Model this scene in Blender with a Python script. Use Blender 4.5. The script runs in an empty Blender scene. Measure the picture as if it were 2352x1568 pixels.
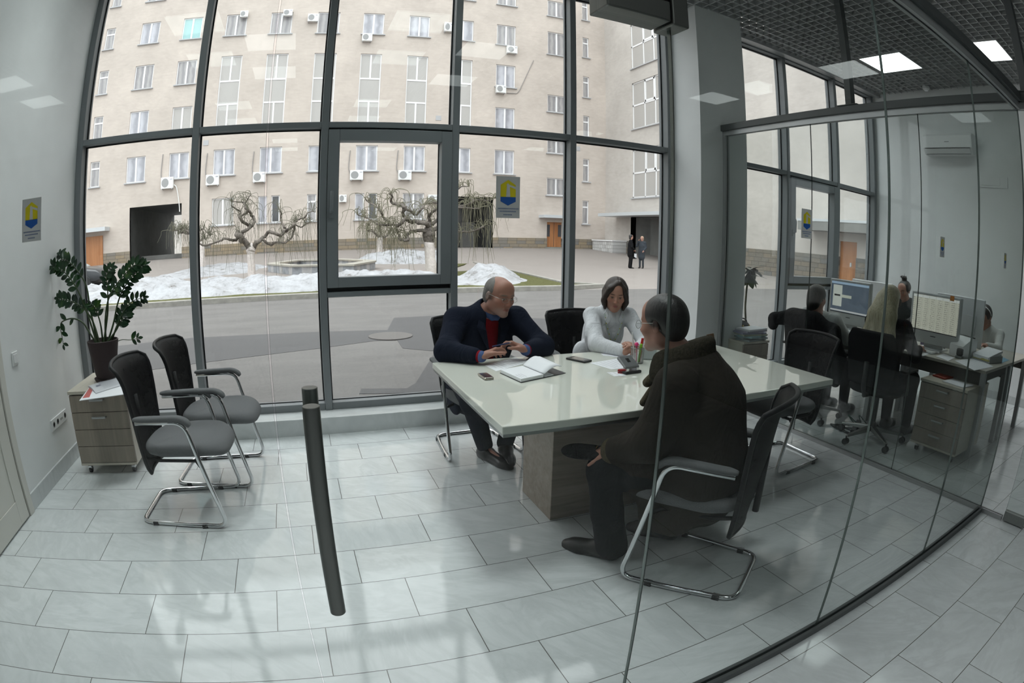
import bpy, math, random
import numpy as np
from mathutils import Vector, Matrix, Quaternion
R = math.radians
random.seed(7)
rng = np.random.default_rng(11)
SC = bpy.context.scene
COL = SC.collection

# ------------------------------------------------------------ camera, sky, exposure
CAM_F, CAM_YAW, CAM_PITCH, CAM_ROLL, CAM_H = 1306.17, -0.369194, -0.184663, 0.0135517, 1.5
_cy, _sy, _cp, _sp = math.cos(CAM_YAW), math.sin(CAM_YAW), math.cos(CAM_PITCH), math.sin(CAM_PITCH)
_fw = Vector((-_sy * _cp, _cy * _cp, _sp)); _r0 = Vector((_cy, _sy, 0)); _u0 = _r0.cross(_fw)
_rt = _r0 * math.cos(CAM_ROLL) + _u0 * math.sin(CAM_ROLL)
_up = _u0 * math.cos(CAM_ROLL) - _r0 * math.sin(CAM_ROLL)
cd = bpy.data.cameras.new('camera'); cam = bpy.data.objects.new('camera', cd); COL.objects.link(cam)
cam.matrix_world = Matrix(((_rt.x, _up.x, -_fw.x, 0), (_rt.y, _up.y, -_fw.y, 0), (_rt.z, _up.z, -_fw.z, CAM_H), (0, 0, 0, 1)))
cd.type = 'PANO'; cd.sensor_fit = 'HORIZONTAL'; cd.sensor_width = 36.0; cd.clip_start = 0.01; cd.clip_end = 500
for tgt in (cd, getattr(cd, 'cycles', None)):
    if tgt is None: continue
    for k, v in (('panorama_type', 'FISHEYE_EQUISOLID'), ('fisheye_lens', CAM_F / 2352 * 36.0), ('fisheye_fov', R(180))):
        try: setattr(tgt, k, v)
        except Exception: pass
SC.camera = cam

SKY_STRENGTH = 5.2
EXPOSURE = 0.0
LAMP_STRENGTH = 4.5
LAMP_WATTS = 6.5
w = bpy.data.worlds.new('overcast_sky'); SC.world = w; w.use_nodes = True
wn = w.node_tree; wn.nodes.clear()
_o = wn.nodes.new('ShaderNodeOutputWorld'); _b = wn.nodes.new('ShaderNodeBackground')
_tc = wn.nodes.new('ShaderNodeTexCoord'); _sx = wn.nodes.new('ShaderNodeSeparateXYZ'); _rp = wn.nodes.new('ShaderNodeValToRGB')
_rp.color_ramp.elements[0].position = 0.0; _rp.color_ramp.elements[0].color = (.36, .37, .385, 1)
_rp.color_ramp.elements[1].position = 0.9; _rp.color_ramp.elements[1].color = (1.0, 1.0, 1.02, 1)
wn.links.new(_tc.outputs['Generated'], _sx.inputs[0]); wn.links.new(_sx.outputs['Z'], _rp.inputs[0])
wn.links.new(_rp.outputs[0], _b.inputs[0]); _b.inputs[1].default_value = SKY_STRENGTH
wn.links.new(_b.outputs[0], _o.inputs[0])
vs = SC.view_settings
vs.view_transform = 'Standard'; vs.look = 'None'; vs.exposure = EXPOSURE; vs.gamma = 1.0; vs.use_curve_mapping = False
try:
    cy = SC.cycles
    cy.max_bounces = 10; cy.diffuse_bounces = 5; cy.glossy_bounces = 4; cy.transmission_bounces = 6; cy.transparent_max_bounces = 32
    cy.caustics_reflective = False; cy.caustics_refractive = False; cy.sample_clamp_indirect = 6.0
    cy.use_denoising = True
except Exception: pass

# ------------------------------------------------------------ measuring helper: a point of the place seen at a photo pixel, on a plane or the ground
def ray(x, y):
    dx, dy = x - 1176.0, y - 784.0; r = math.hypot(dx, dy) + 1e-9
    th = 2 * math.asin(r / (2 * CAM_F)); s = math.sin(th) / r
    return _fw * math.cos(th) + _rt * (s * dx) - _up * (s * dy)
def on_y(x, y, Y): v = ray(x, y); t = Y / v.y; return Vector((v.x * t, Y, CAM_H + v.z * t))
def on_x(x, y, X): v = ray(x, y); t = X / v.x; return Vector((X, v.y * t, CAM_H + v.z * t))
def on_z(x, y, Z): v = ray(x, y); t = (Z - CAM_H) / v.z; return Vector((v.x * t, v.y * t, Z))
def at_d(x, y, d): return ray(x, y) * d + Vector((0, 0, CAM_H))
def ground_z(y):
    if y < 28: return 0.0
    t = min(1.0, (y - 28) / 12.0); return 0.64 * t
def on_ground(x, y):
    v = ray(x, y); t = -CAM_H / v.z
    for _ in range(40):
        z = ground_z(v.y * t); t2 = (z - CAM_H) / v.z; t = t + 0.5 * (t2 - t)
    return Vector((v.x * t, v.y * t, CAM_H + v.z * t))

# ------------------------------------------------------------ tagging
def tag(o, label=None, cat=None, group=None, kind=None):
    if label: o['label'] = label
    if cat: o['category'] = cat
    if group: o['group'] = group
    if kind: o['kind'] = kind
    return o
def thing(name, label, cat, loc=(0, 0, 0), rotz=0.0, group=None):
    o = bpy.data.objects.new(name, None); COL.objects.link(o); o.empty_display_size = 0.1
    o.location = loc; o.rotation_euler = (0, 0, rotz)
    return tag(o, label, cat, group)
def copy_tree(o, parent=None):
    c = o.copy(); COL.objects.link(c); c.parent = parent
    for ch in list(o.children):
        copy_tree(ch, c)
    return c
def dup(root, loc, rotz, label, group=None):
    c = copy_tree(root); c.location = loc; c.rotation_euler = (0, 0, rotz); c['label'] = label
    if group: c['group'] = group
    return c

# ------------------------------------------------------------ mesh builder
class MB:
    def __init__(s): s.v = []; s.f = []; s.m = []; s.M = Matrix.Identity(4)
    def at(s, M): s.M = M; return s
    def add(s, vs, fs, mi=0):
        b = len(s.v); s.v += [tuple(s.M @ Vector(p)) for p in vs]
        s.f += [tuple(b + i for i in f) for f in fs]; s.m += [mi] * len(fs); return s
    def box(s, lo, hi, mi=0):
        x0, y0, z0 = lo; x1, y1, z1 = hi
        return s.add([(x0,y0,z0),(x1,y0,z0),(x1,y1,z0),(x0,y1,z0),(x0,y0,z1),(x1,y0,z1),(x1,y1,z1),(x0,y1,z1)],
              [(0,3,2,1),(4,5,6,7),(0,1,5,4),(1,2,6,5),(2,3,7,6),(3,0,4,7)], mi)
    def boxc(s, c, d, mi=0): return s.box([c[i]-d[i]/2 for i in range(3)], [c[i]+d[i]/2 for i in range(3)], mi)
    def quad(s, a, b, c, d, mi=0): return s.add([a, b, c, d], [(0, 1, 2, 3)], mi)
    def tube(s, pts, r, seg=10, mi=0, cap=True, closed=False):
        P = [Vector(p) for p in pts]; n = len(P)
        rr = r if isinstance(r, (list, tuple, np.ndarray)) else [r] * n
        vs = []; fs = []; prev = None
        for i in range(n):
            if closed: t = P[(i + 1) % n] - P[i - 1]
            else: t = P[min(i + 1, n - 1)] - P[max(i - 1, 0)]
            if t.length < 1e-9: t = Vector((0, 0, 1))
            t.normalize()
            if prev is None:
                a = Vector((0, 0, 1)) if abs(t.z) < .9 else Vector((1, 0, 0)); u = t.cross(a).normalized()
            else:
                u = prev - t * prev.dot(t)
                if u.length < 1e-6: u = t.cross(Vector((0, 0, 1)) if abs(t.z) < .9 else Vector((1, 0, 0)))
                u.normalize()
            prev = u; w_ = t.cross(u)
            for k in range(seg):
                a = 2 * math.pi * k / seg; vs.append(P[i] + (u * math.cos(a) + w_ * math.sin(a)) * rr[i])
        m = n if closed else n - 1
        for i in range(m):
            j = (i + 1) % n
            for k in range(seg):
                k2 = (k + 1) % seg; fs.append((i*seg+k, i*seg+k2, j*seg+k2, j*seg+k))
        if cap and not closed:
            fs.append(tuple(range(seg))[::-1]); fs.append(tuple((n-1)*seg + k for k in range(seg)))
        return s.add(vs, fs, mi)
    def lathe(s, prof, c=(0, 0, 0), seg=28, mi=0, axis='z', closed=False):
        vs = []; fs = []; n = len(prof)
        for (r, h) in prof:
            for k in range(seg):
                a = 2 * math.pi * k / seg; x, y = r * math.cos(a), r * math.sin(a)
                p = (x, y, h) if axis == 'z' else ((h, x, y) if axis == 'x' else (y, h, x))
                vs.append((c[0]+p[0], c[1]+p[1], c[2]+p[2]))
        for i in range(n - 1):
            for k in range(seg):
                k2 = (k + 1) % seg; fs.append((i*seg+k, i*seg+k2, (i+1)*seg+k2, (i+1)*seg+k))
        fs.append(tuple(range(seg))[::-1]); fs.append(tuple((n-1)*seg + k for k in range(seg)))
        return s.add(vs, fs, mi)
    def prism(s, poly, z0, z1, mi=0, mi_top=None):
        n = len(poly); vs = [(p[0], p[1], z0) for p in poly] + [(p[0], p[1], z1) for p in poly]
        s.add(vs, [tuple(range(n))[::-1]] + [(i, (i+1) % n, n+(i+1) % n, n+i) for i in range(n)], mi)
        b = len(s.v) - 2*n; s.f.append(tuple(b + n + i for i in range(n))); s.m.append(mi if mi_top is None else mi_top); return s
    def grid(s, nx, ny, fn, mi=0, close_u=False):
        vs = [fn(i / (nx - (0 if close_u else 1)), j / (ny - 1)) for j in range(ny) for i in range(nx)]; fs = []
        for j in range(ny - 1):
            for i in range(nx if close_u else nx - 1):
                i2 = (i + 1) % nx; fs.append((j*nx+i, j*nx+i2, (j+1)*nx+i2, (j+1)*nx+i))
        return s.add(vs, fs, mi)
    def build(s, name, mats, parent=None, smooth=False, bev=0, seg=2, sub=0, solid=0, ang=40):
        me = bpy.data.meshes.new(name); me.from_pydata(s.v, [], s.f)
        mats = mats if isinstance(mats, (list, tuple)) else [mats]
        for m in mats: me.materials.append(m)
        if len(mats) > 1: me.polygons.foreach_set('material_index', s.m)
        me.validate(); me.update()
        o = bpy.data.objects.new(name, me); COL.objects.link(o)
        if parent: o.parent = parent
        if smooth:
            me.polygons.foreach_set('use_smooth', [True] * len(me.polygons))
            if smooth == 'auto':
                try: me.set_sharp_from_angle(angle=R(ang))
                except Exception: pass
        if solid:
            q = o.modifiers.new('solid', 'SOLIDIFY'); q.thickness = solid; q.offset = 0
        if bev:
            q = o.modifiers.new('bevel', 'BEVEL'); q.width = bev; q.segments = seg; q.limit_method = 'ANGLE'; q.angle_limit = R(35); q.harden_normals = False
        if sub:
            q = o.modifiers.new('sub', 'SUBSURF'); q.levels = sub; q.render_levels = sub
        return o
def struct(name, mb, mats, parent=None, **k):
    o = mb.build(name, mats, parent, **k)
    if parent is None: o['kind'] = 'structure'
    return o
def smooth_path(pts, r=0.05, n=6):
    """Polyline with rounded corners."""
    P = [Vector(p) for p in pts]; out = [P[0]]
    for i in range(1, len(P) - 1):
        a, b, c = P[i-1], P[i], P[i+1]; rr = r if not isinstance(r, (list, tuple)) else r[i-1]
        d1 = (a - b); d2 = (c - b); k = min(rr, d1.length * .49, d2.length * .49)
        p, q = b + d1.normalized() * k, b + d2.normalized() * k
        for j in range(n + 1):
            t = j / n; out.append(p * (1-t)**2 + b * 2*t*(1-t) + q * t*t)
    out.append(P[-1]); return out
def spline(pts, n=8):
    P = [Vector(p) for p in pts]; out = []
    for i in range(len(P) - 1):
        p0 = P[max(i-1, 0)]; p1 = P[i]; p2 = P[i+1]; p3 = P[min(i+2, len(P)-1)]
        for j in range(n):
            t = j / n
            out.append(0.5 * ((2*p1) + (p2-p0)*t + (2*p0-5*p1+4*p2-p3)*t*t + (3*p1-p0-3*p2+p3)*t**3))
    out.append(P[-1]); return out

# ------------------------------------------------------------ materials
def srgb(r, g, b):
    f = lambda c: (c/255/12.92) if c/255 <= .04045 else ((c/255+.055)/1.055)**2.4
    return (f(r), f(g), f(b))
def _new(name):
    m = bpy.data.materials.new(name); m.use_nodes = True; nt = m.node_tree; nt.nodes.clear()
    o = nt.nodes.new('ShaderNodeOutputMaterial'); return m, nt, o
class NT:
    """Small node-writing helper."""
    def __init__(s, nt): s.nt = nt
    def n(s, t, **k):
        q = s.nt.nodes.new(t)
        for a, b in k.items(): setattr(q, a, b)
        return q
    def l(s, a, b): s.nt.links.new(a, b)
    def put(s, sock, v):
        if hasattr(v, 'links') or isinstance(v, bpy.types.NodeSocket): s.nt.links.new(v, sock)
        else: sock.default_value = v
    def math(s, op, a, b=None, clamp=False):
        q = s.n('ShaderNodeMath', operation=op, use_clamp=clamp); s.put(q.inputs[0], a)
        if b is not None: s.put(q.inputs[1], b)
        return q.outputs[0]
    def noise(s, vec, scale, detail=3, rough=.5, dist=0.0):
        q = s.n('ShaderNodeTexNoise'); s.put(q.inputs['Scale'], scale); s.put(q.inputs['Detail'], detail); s.put(q.inputs['Roughness'], rough); s.put(q.inputs['Distortion'], dist)
        if vec is not None: s.l(vec, q.inputs['Vector'])
        return q.outputs['Fac']
    def ramp(s, fac, stops):
        q = s.n('ShaderNodeValToRGB'); e = q.color_ramp.elements
        while len(e) < len(stops): e.new(.5)
        for i, (p, c) in enumerate(stops): e[i].position = p; e[i].color = (*c, 1) if len(c) == 3 else c
        s.put(q.inputs[0], fac); return q.outputs[0]
    def mix(s, fac, a, b, blend='MIX'):
        q = s.n('ShaderNodeMix', data_type='RGBA', blend_type=blend); s.put(q.inputs[0], fac)
        for sock, v in ((q.inputs[6], a), (q.inputs[7], b)):
            if isinstance(v, tuple) and len(v) == 3: v = (*v, 1)
            s.put(sock, v)
        return q.outputs[2]
    def coord(s, which='Object'): return s.n('ShaderNodeTexCoord').outputs[which]
    def pos(s): return s.n('ShaderNodeNewGeometry').outputs['Position']
    def xyz(s, v):
        q = s.n('ShaderNodeSeparateXYZ'); s.l(v, q.inputs[0]); return q.outputs
    def comb(s, x, y, z):
        q = s.n('ShaderNodeCombineXYZ')
        for i, a in enumerate((x, y, z)): s.put(q.inputs[i], a)
        return q.outputs[0]
    def vmul(s, v, sc):
        q = s.n('ShaderNodeVectorMath', operation='MULTIPLY'); s.l(v, q.inputs[0]); q.inputs[1].default_value = sc; return q.outputs[0]
    def bump(s, h, strength=.2, dist=.01):
        q = s.n('ShaderNodeBump'); q.inputs['Strength'].default_value = strength; q.inputs['Distance'].default_value = dist; s.l(h, q.inputs['Height']); return q.outputs[0]
    def principled(s, col, rough=.5, metal=0, spec=.5, normal=None, **kw):
        q = s.n('ShaderNodeBsdfPrincipled')
        if isinstance(col, tuple) and len(col) == 3: col = (*col, 1)
        s.put(q.inputs['Base Color'], col); s.put(q.inputs['Roughness'], rough); s.put(q.inputs['Metallic'], metal)
        s.put(q.inputs['Specular IOR Level'], spec)
        if normal is not None: s.l(normal, q.inputs['Normal'])
        for k, v in kw.items(): s.put(q.inputs[k.replace('_', ' ')], v)
        return q.outputs[0]
def mat(name, col, rough=.5, metal=0, spec=.5, noise=0, nscale=20, bump=0, bscale=80, bdist=.002, coord='Object', **kw):
    m, nt, o = _new(name); k = NT(nt); c = tuple(col); nrm = None
    co = k.coord(coord) if (noise or bump) else None
    if noise:
        f = k.noise(co, nscale, 4, .6)
        c = k.ramp(f, [(.25, tuple(x*(1-noise) for x in col)), (.75, tuple(min(1, x*(1+noise)) for x in col))])
    if bump: nrm = k.bump(k.noise(co, bscale, 3), bump, bdist)
    k.l(k.principled(c, rough, metal, spec, nrm, **kw), o.inputs[0]); return m
def emit(name, col, s):
    m, nt, o = _new(name); k = NT(nt); q = k.n('ShaderNodeEmission'); q.inputs[0].default_value = (*col, 1); q.inputs[1].default_value = s
    k.l(q.outputs[0], o.inputs[0]); return m
def thin_glass(name, tint=(.96, .98, .97), ior=1.5, refl=1.0, rough=0.0):
    m, nt, o = _new(name); k = NT(nt)
    fr = k.n('ShaderNodeFresnel')   # the same reflectance from either side of the sheet
    bf = k.n('ShaderNodeNewGeometry').outputs['Backfacing']
    k.l(k.math('ADD', k.math('MULTIPLY', bf, 1.0 / ior - ior), ior), fr.inputs[0])
    t = k.n('ShaderNodeBsdfTransparent'); t.inputs[0].default_value = (*tint, 1)
    g = k.n('ShaderNodeBsdfGlossy'); g.inputs['Roughness'].default_value = rough; g.inputs[0].default_value = (refl, refl, refl, 1)
    mx = k.n('ShaderNodeMixShader'); k.l(fr.outputs[0], mx.inputs[0]); k.l(t.outputs[0], mx.inputs[1]); k.l(g.outputs[0], mx.inputs[2])
    k.l(mx.outputs[0], o.inputs[0]); return m
def marble(name, tiles=True, base=(.66, .69, .69), rough=.14):
    m, nt, o = _new(name); k = NT(nt); p = k.pos(); x, y, z = k.xyz(p)
    col0 = base
    if tiles:
        row = k.math('FLOOR', k.math('DIVIDE', k.math('SUBTRACT', y, 2.168), .3018))
        fy = k.math('SUBTRACT', k.math('DIVIDE', k.math('SUBTRACT', y, 2.168), .3018), row)
        ux = k.math('DIVIDE', k.math('ADD', k.math('SUBTRACT', x, -1.0635), k.math('MULTIPLY', row, .2003)), .5975)
        colm = k.math('FLOOR', ux); fx = k.math('SUBTRACT', ux, colm)
        ex = k.math('MULTIPLY', k.math('MINIMUM', fx, k.math('SUBTRACT', 1.0, fx)), .5975)
        ey = k.math('MULTIPLY', k.math('MINIMUM', fy, k.math('SUBTRACT', 1.0, fy)), .3018)
        edge = k.math('MINIMUM', ex, ey)
        grout = k.math('LESS_THAN', edge, .0019)
        wn_ = k.n('ShaderNodeTexWhiteNoise', noise_dimensions='3D'); k.l(k.comb(colm, row, 0.0), wn_.inputs['Vector'])
        rnd = wn_.outputs['Value']; rcol = wn_.outputs['Color']
        off = k.n('ShaderNodeVectorMath', operation='MULTIPLY_ADD'); k.l(rcol, off.inputs[0]); off.inputs[1].default_value = (30, 30, 30); k.l(p, off.inputs[2]); pv = off.outputs[0]
        rot = k.n('ShaderNodeVectorRotate', rotation_type='Z_AXIS'); k.l(pv, rot.inputs['Vector']); k.l(k.math('MULTIPLY', rnd, 1.5), rot.inputs['Angle']); pv = rot.outputs[0]
    else:
        rnd = .5; pv = p; grout = None
    st = k.vmul(pv, (1.0, 2.6, 1.0))
    n1 = k.noise(st, 1.7, 6, .62, 1.3); n2 = k.noise(st, 7.0, 5, .65, .6); n3 = k.noise(pv, 2.2, 4, .6, .4)
    vein = k.math('SUBTRACT', 1.0, k.math('MULTIPLY', k.math('ABSOLUTE', k.math('SUBTRACT', n1, .5)), 14.0), clamp=True)
    vein = k.math('MULTIPLY', vein, k.math('MULTIPLY', n3, .55))
    cloud = k.ramp(k.math('ADD', k.math('MULTIPLY', n2, .5), k.math('MULTIPLY', n3, .5)), [(.3, tuple(c*.86 for c in base)), (.62, tuple(c*1.04 for c in base))])
    c = k.mix(k.math('MULTIPLY', vein, .75), cloud, tuple(c*.62 for c in base))
    if tiles:
        c = k.mix(k.math('MULTIPLY', rnd, .13), c, tuple(c_*.6 for c_ in base))
        c = k.mix(grout, c, (.13, .125, .115))
    k.l(k.principled(c, rough, 0, .5), o.inputs[0]); return m
def wood(name, c1, c2, axis=2, scale=1.0, rough=.42):
    m, nt, o = _new(name); k = NT(nt); p = k.coord('Object')
    sc = [38 * scale] * 3; sc[axis] = 2.2 * scale
    f = k.noise(k.vmul(p, tuple(sc)), 1.0, 5, .62, .5); g = k.noise(k.vmul(p, tuple(x*.25 for x in sc)), 1.0, 3, .5, .3)
    c = k.ramp(k.math('ADD', k.math('MULTIPLY', f, .6), k.math('MULTIPLY', g, .4)), [(.32, c1), (.66, c2)])
    k.l(k.principled(c, rough, 0, .4, k.bump(f, .06, .002)), o.inputs[0]); return m

M = {}
M['wall'] = mat('wall_plaster', (.76, .775, .775), .75, noise=.03, nscale=6, bump=.25, bscale=140, bdist=.003, coord='Object')
M['hall_wall'] = mat('hall_wall_grey', (.07, .07, .07), .8)
M['ceil'] = mat('ceiling_dark', (.10, .10, .10), .8)
M['grid'] = mat('ceiling_grid_metal', (.40, .41, .41), .5, spec=.4)
M['frame'] = mat('grey_powder_coat', (.20, .215, .225), .42, spec=.45)
M['beam'] = mat('dark_grey_metal', (.075, .082, .082), .4, spec=.5)
M['beam_light'] = mat('grey_aluminium', (.42, .43, .43), .38, .55)
M['gasket'] = mat('black_rubber', (.012, .012, .013), .6)
M['floor'] = marble('marble_tiles', True, (.68, .71, .715), .075)
M['marble'] = marble('marble_slab', False, (.60, .62, .62), .2)
M['glass'] = thin_glass('clear_glass', (.955, .965, .962), 1.45, .5)
M['glass_front'] = thin_glass('partition_glass', (.93, .95, .945), 1.5, .42)
M['glass_edge'] = mat('polished_glass_edge', (.14, .17, .16), .18, .55)
M['steel'] = mat('brushed_steel', (.30, .31, .30), .32, .95, noise=.06, nscale=60)
M['steel_dark'] = mat('satin_steel', (.17, .175, .165), .38, .9)
M['chrome'] = mat('chrome', (.72, .73, .74), .10, 1.0)
M['white_paint'] = mat('white_gloss_paint', (.62, .61, .56), .35, noise=.02, nscale=5)
M['white_plastic'] = mat('white_plastic', (.72, .73, .73), .35)
M['black'] = mat('black_plastic', (.012, .012, .013), .45)
M['lamp'] = emit('lamp_diffuser', (.93, 1.0, .985), LAMP_STRENGTH)
M['lamp_rim'] = mat('lamp_rim', (.6, .6, .6), .4)
M['table_white'] = mat('white_lacquer', (.64, .65, .585), .018, spec=.6)
M['oak_grey'] = wood('grey_oak_laminate', (.22, .175, .14), (.37, .31, .26), 0)
M['oak_grey_v'] = wood('grey_oak_laminate_upright', (.20, .165, .13), (.32, .27, .215), 2, .9)
M['ped_body'] = wood('pale_ash_laminate', (.47, .43, .36), (.55, .51, .43), 1, .8)
M['fabric'] = mat('grey_wool_fabric', (.135, .138, .142), .95, spec=.2, noise=.45, nscale=420, bump=.5, bscale=600, bdist=.001)
M['mesh_black'] = None
M['paper'] = mat('white_paper', (.78, .79, .82), .7, spec=.3)
M['leather'] = mat('black_leather', (.010, .010, .011), .38, spec=.5)
# ============================================================ THE ROOM
XL, XR, YW, YG = -1.98, 7.15, 4.24, 1.04        # left wall, right wall, sill step front, glass front
HX0, HY0, ZC = -10.0, -10.0, 3.85

def room():
    struct('floor', MB().box((HX0, HY0, -.08), (XR, YW, 0)), M['floor'])
    struct('trim_1', MB().box((XL, YW, -.06), (3.37, 4.62, .137)).box((3.975, YW, -.06), (XR, 4.62, .137)), M['marble'], bev=.006)
    struct('wall_left', MB().box((XL - .2, YG - .05, 0), (XL, 4.62, 4.3)), M['wall'])
    struct('wall_right', MB().box((XR, .6, 0), (XR + .2, 4.62, 4.3)), M['wall'])
    struct('wall_hall', MB().box((XR, HY0, 0), (XR + .2, .6, 4.3)), M['hall_wall'])
    struct('wall_back', MB().box((HX0 - .2, HY0 - .2, 0), (XR + .2, HY0, 4.3)), M['hall_wall'])
    struct('wall_hall', MB().box((HX0 - .2, HY0, 0), (HX0, YG, 4.3)).box((HX0, YG, 0), (XL - .2, YG + .2, 4.3)), M['hall_wall'])
    struct('column', MB().box((3.37, 4.02, 0), (3.975, 4.62, 4.0)), M['wall'])
    struct('baseboard_left', MB().box((XL, 3.035, 0), (XL + .016, YW, .112)), M['marble'], bev=.004)
    struct('baseboard_right', MB().box((XR - .016, 1.0, 0), (XR, YW, .1)), M['marble'], bev=.004)
    # ceiling: dark slab above an open metal grid
    struct('ceiling', MB().box((HX0, HY0, 4.28), (XR, 4.62, 4.36)), M['ceil'])
    g = MB(); sp = .1073; t = .0045
    x = 3.572 - sp * 126
    while x < XR: g.box((x - t, HY0, ZC), (x + t, 4.3, ZC + .05)); x += sp
    y = 4.117 - sp * 131
    while y < 4.3: g.box((HX0, y - t, ZC), (XR, y + t, ZC + .05)); y += sp
    struct('ceiling_grid', g, M['grid'])
    struct('trim_2', MB().box((XL, 4.29, ZC - .035), (XR, 4.335, ZC + .06)).box((XL, 4.335, ZC - .015), (XR, 4.44, ZC + .02)), M['beam_light'])

    # curtain walls
    def curtain(nm, mull, x0, x1, sash_between):
        f = MB(); yf, yg = 4.43, 4.53
        for c in mull: f.box((c - .029, yf, .137), (c + .029, yg + .05, 3.9))
        edges = sorted(mull)
        for a, b in zip(edges[:-1], edges[1:]):
            a2, b2 = a + .029, b - .029
            f.box((a2, yf + .004, 2.372), (b2, yg + .04, 2.42))
            f.box((a2, yf + .012, .137), (b2, yg + .04, .195))
            f.box((a2, yf + .012, 3.82), (b2, yg + .04, 3.9))
            # black gaskets round each pane
            for z0, z1 in ((.195, 2.372), (2.42, 3.82)):
                f.box((a2, yg - .012, z0), (a2 + .012, yg - .002, z1), 1); f.box((b2 - .012, yg - .012, z0), (b2, yg - .002, z1), 1)
                f.box((a2, yg - .012, z1 - .012), (b2, yg - .002, z1), 1); f.box((a2, yg - .012, z0), (b2, yg - .002, z0 + .008), 1)
            if (a, b) == sash_between:
                f.box((a2, yf + .004, 1.04), (b2, yg + .04, 1.082)); f.box((a2, yf + .03, 1.08), (b2, yg, 1.13), 1); f.box((a2, yf + .03, 2.34), (b2, yg, 2.375), 1)
                f.box((a2, yf + .03, 1.08), (a2 + .01, yg, 2.375), 1); f.box((b2 - .01, yf + .03, 1.08), (b2, yg, 2.375), 1)
        o = struct(nm, f, [M['frame'], M['gasket']], bev=.003, seg=1)
        p = MB()
        for a, b in zip(edges[:-1], edges[1:]):
            for z0, z1 in ((.19, 2.38), (2.41, 3.83)):
                if (a, b) == sash_between and z0 < 1:
                    p.box((a + .02, yg, .19), (b - .02, yg + .024, 1.05)); continue
                p.box((a + .02, yg, z0), (b - .02, yg + .024, z1))
        struct('window_pane', p, M['glass'], o)
        a, b = sash_between; a2, b2 = a + .031, b - .031; s = MB(); ys = yf - .012
        z0, z1 = 1.115, 2.356
        s.box((a2, ys, z0), (a2 + .088, yg, z1)).box((b2 - .088, ys, z0), (b2, yg, z1))
        s.box((a2 + .088, ys, z0), (b2 - .088, yg, z0 + .08)).box((a2 + .088, ys, z1 - .093), (b2 - .088, yg, z1))
        s.box((a2 + .088, yg - .02, z0 + .08), (a2 + .096, yg - .008, z1 - .093), 1).box((b2 - .096, yg - .02, z0 + .08), (b2 - .088, yg - .008, z1 - .093), 1)
        so = struct('window_sash', s, [M['frame'], M['gasket']], o, bev=.004)
        struct('window_sash_pane', MB().box((a2 + .08, yg - .03, z0 + .07), (b2 - .08, yg - .008, z1 - .085)), M['glass'], so)
        h = MB().tube([(a2 + .035, ys - .012, 1.70), (a2 + .035, ys - .045, 1.71), (a2 + .035, ys - .05, 1.83), (a2 + .035, ys - .035, 1.86)], .011, 8).box((a2 + .02, ys - .014, 1.66), (a2 + .05, ys, 1.74))
        struct('window_handle', h, M['frame'], so, smooth='auto')
        return o
    mw = [-1.951, -.898, .15, 1.207, 2.266, 3.325]
    curtain('window_1', mw, XL, 3.37, (.15, 1.207))
    mr = [4.05, 5.095, 6.14, 7.105]
    curtain('window_2', mr, 3.975, XR, (5.095, 6.14))

    # glass front of the meeting room: fixed panels, beam, floor track
    zt = 2.585
    def pane(mb, x0, x1, z0, z1, y=YG, th=.010):
        y0, y1 = y - th / 2, y + th / 2
        vs = [(x0,y0,z0),(x1,y0,z0),(x1,y1,z0),(x0,y1,z0),(x0,y0,z1),(x1,y0,z1),(x1,y1,z1),(x0,y1,z1)]
        mb.add(vs, [(0,1,5,4),(2,3,7,6)], 0); mb.add(vs, [(0,3,2,1),(4,5,6,7),(1,2,6,5),(3,0,4,7)], 1)
    def panex(mb, y0, y1, z0, z1, x=3.67, th=.010):
        x0, x1 = x - th / 2, x + th / 2
        vs = [(x0,y0,z0),(x1,y0,z0),(x1,y1,z0),(x0,y1,z0),(x0,y0,z1),(x1,y0,z1),(x1,y1,z1),(x0,y1,z1)]
        mb.add(vs, [(1,2,6,5),(3,0,4,7)], 0); mb.add(vs, [(0,3,2,1),(4,5,6,7),(0,1,5,4),(2,3,7,6)], 1)
    g = MB()
    for x0, x1, z0 in ((XL, -.0735, .01), (.7885, 1.7635, .015), (1.7665, 2.735, .015), (2.738, 3.664, .015)): pane(g, x0, x1, z0, zt)
    pane(g, -.0705, .7855, 2.062, zt)
    gf = struct('wall_glass_front', g, [M['glass_front'], M['glass_edge']])
    struct('glass_wall_beam', MB().box((XL, YG - .05, zt), (3.72, YG + .05, 2.645)), M['beam'], gf, bev=.004)
    struct('glass_wall_rail', MB().box((XL, YG - .025, 2.54), (3.66, YG - .006, zt)).box((XL, YG + .006, 2.54), (3.66, YG + .025, zt)), M['beam_light'], gf)
    struct('glass_wall_track', MB().box((.79, YG - .021, 0), (3.66, YG - .006, .03)).box((.79, YG + .006, 0), (3.66, YG + .021, .03)).box((XL, YG - .021, 0), (-.075, YG - .006, .03)).box((XL, YG + .006, 0), (-.075, YG + .021, .03)), M['beam'], gf)
    g = MB()
    for y0, y1 in ((2.935, 3.98), (1.878, 2.932), (1.046, 1.875), (-2.2, -.12)): panex(g, y0, y1, .015, 2.57)
    gp = struct('wall_glass_partition', g, [M['glass_front'], M['glass_edge']])
    struct('partition_beam', MB().box((3.62, -2.2, zt), (3.72, 4.02, 2.645)), M['beam'], gp, bev=.004)
    struct('partition_rail', MB().box((3.645, -2.2, 2.54), (3.664, 4.02, zt)).box((3.676, -2.2, 2.54), (3.695, 4.02, zt)).box((3.645, 3.98, 0), (3.695, 4.02, 2.54)), M['beam_light'], gp)
    struct('partition_track', MB().box((3.649, .85, 0), (3.664, 3.98, .03)).box((3.676, .85, 0), (3.691, 3.98, .03)), M['beam_light'], gp)
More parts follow.
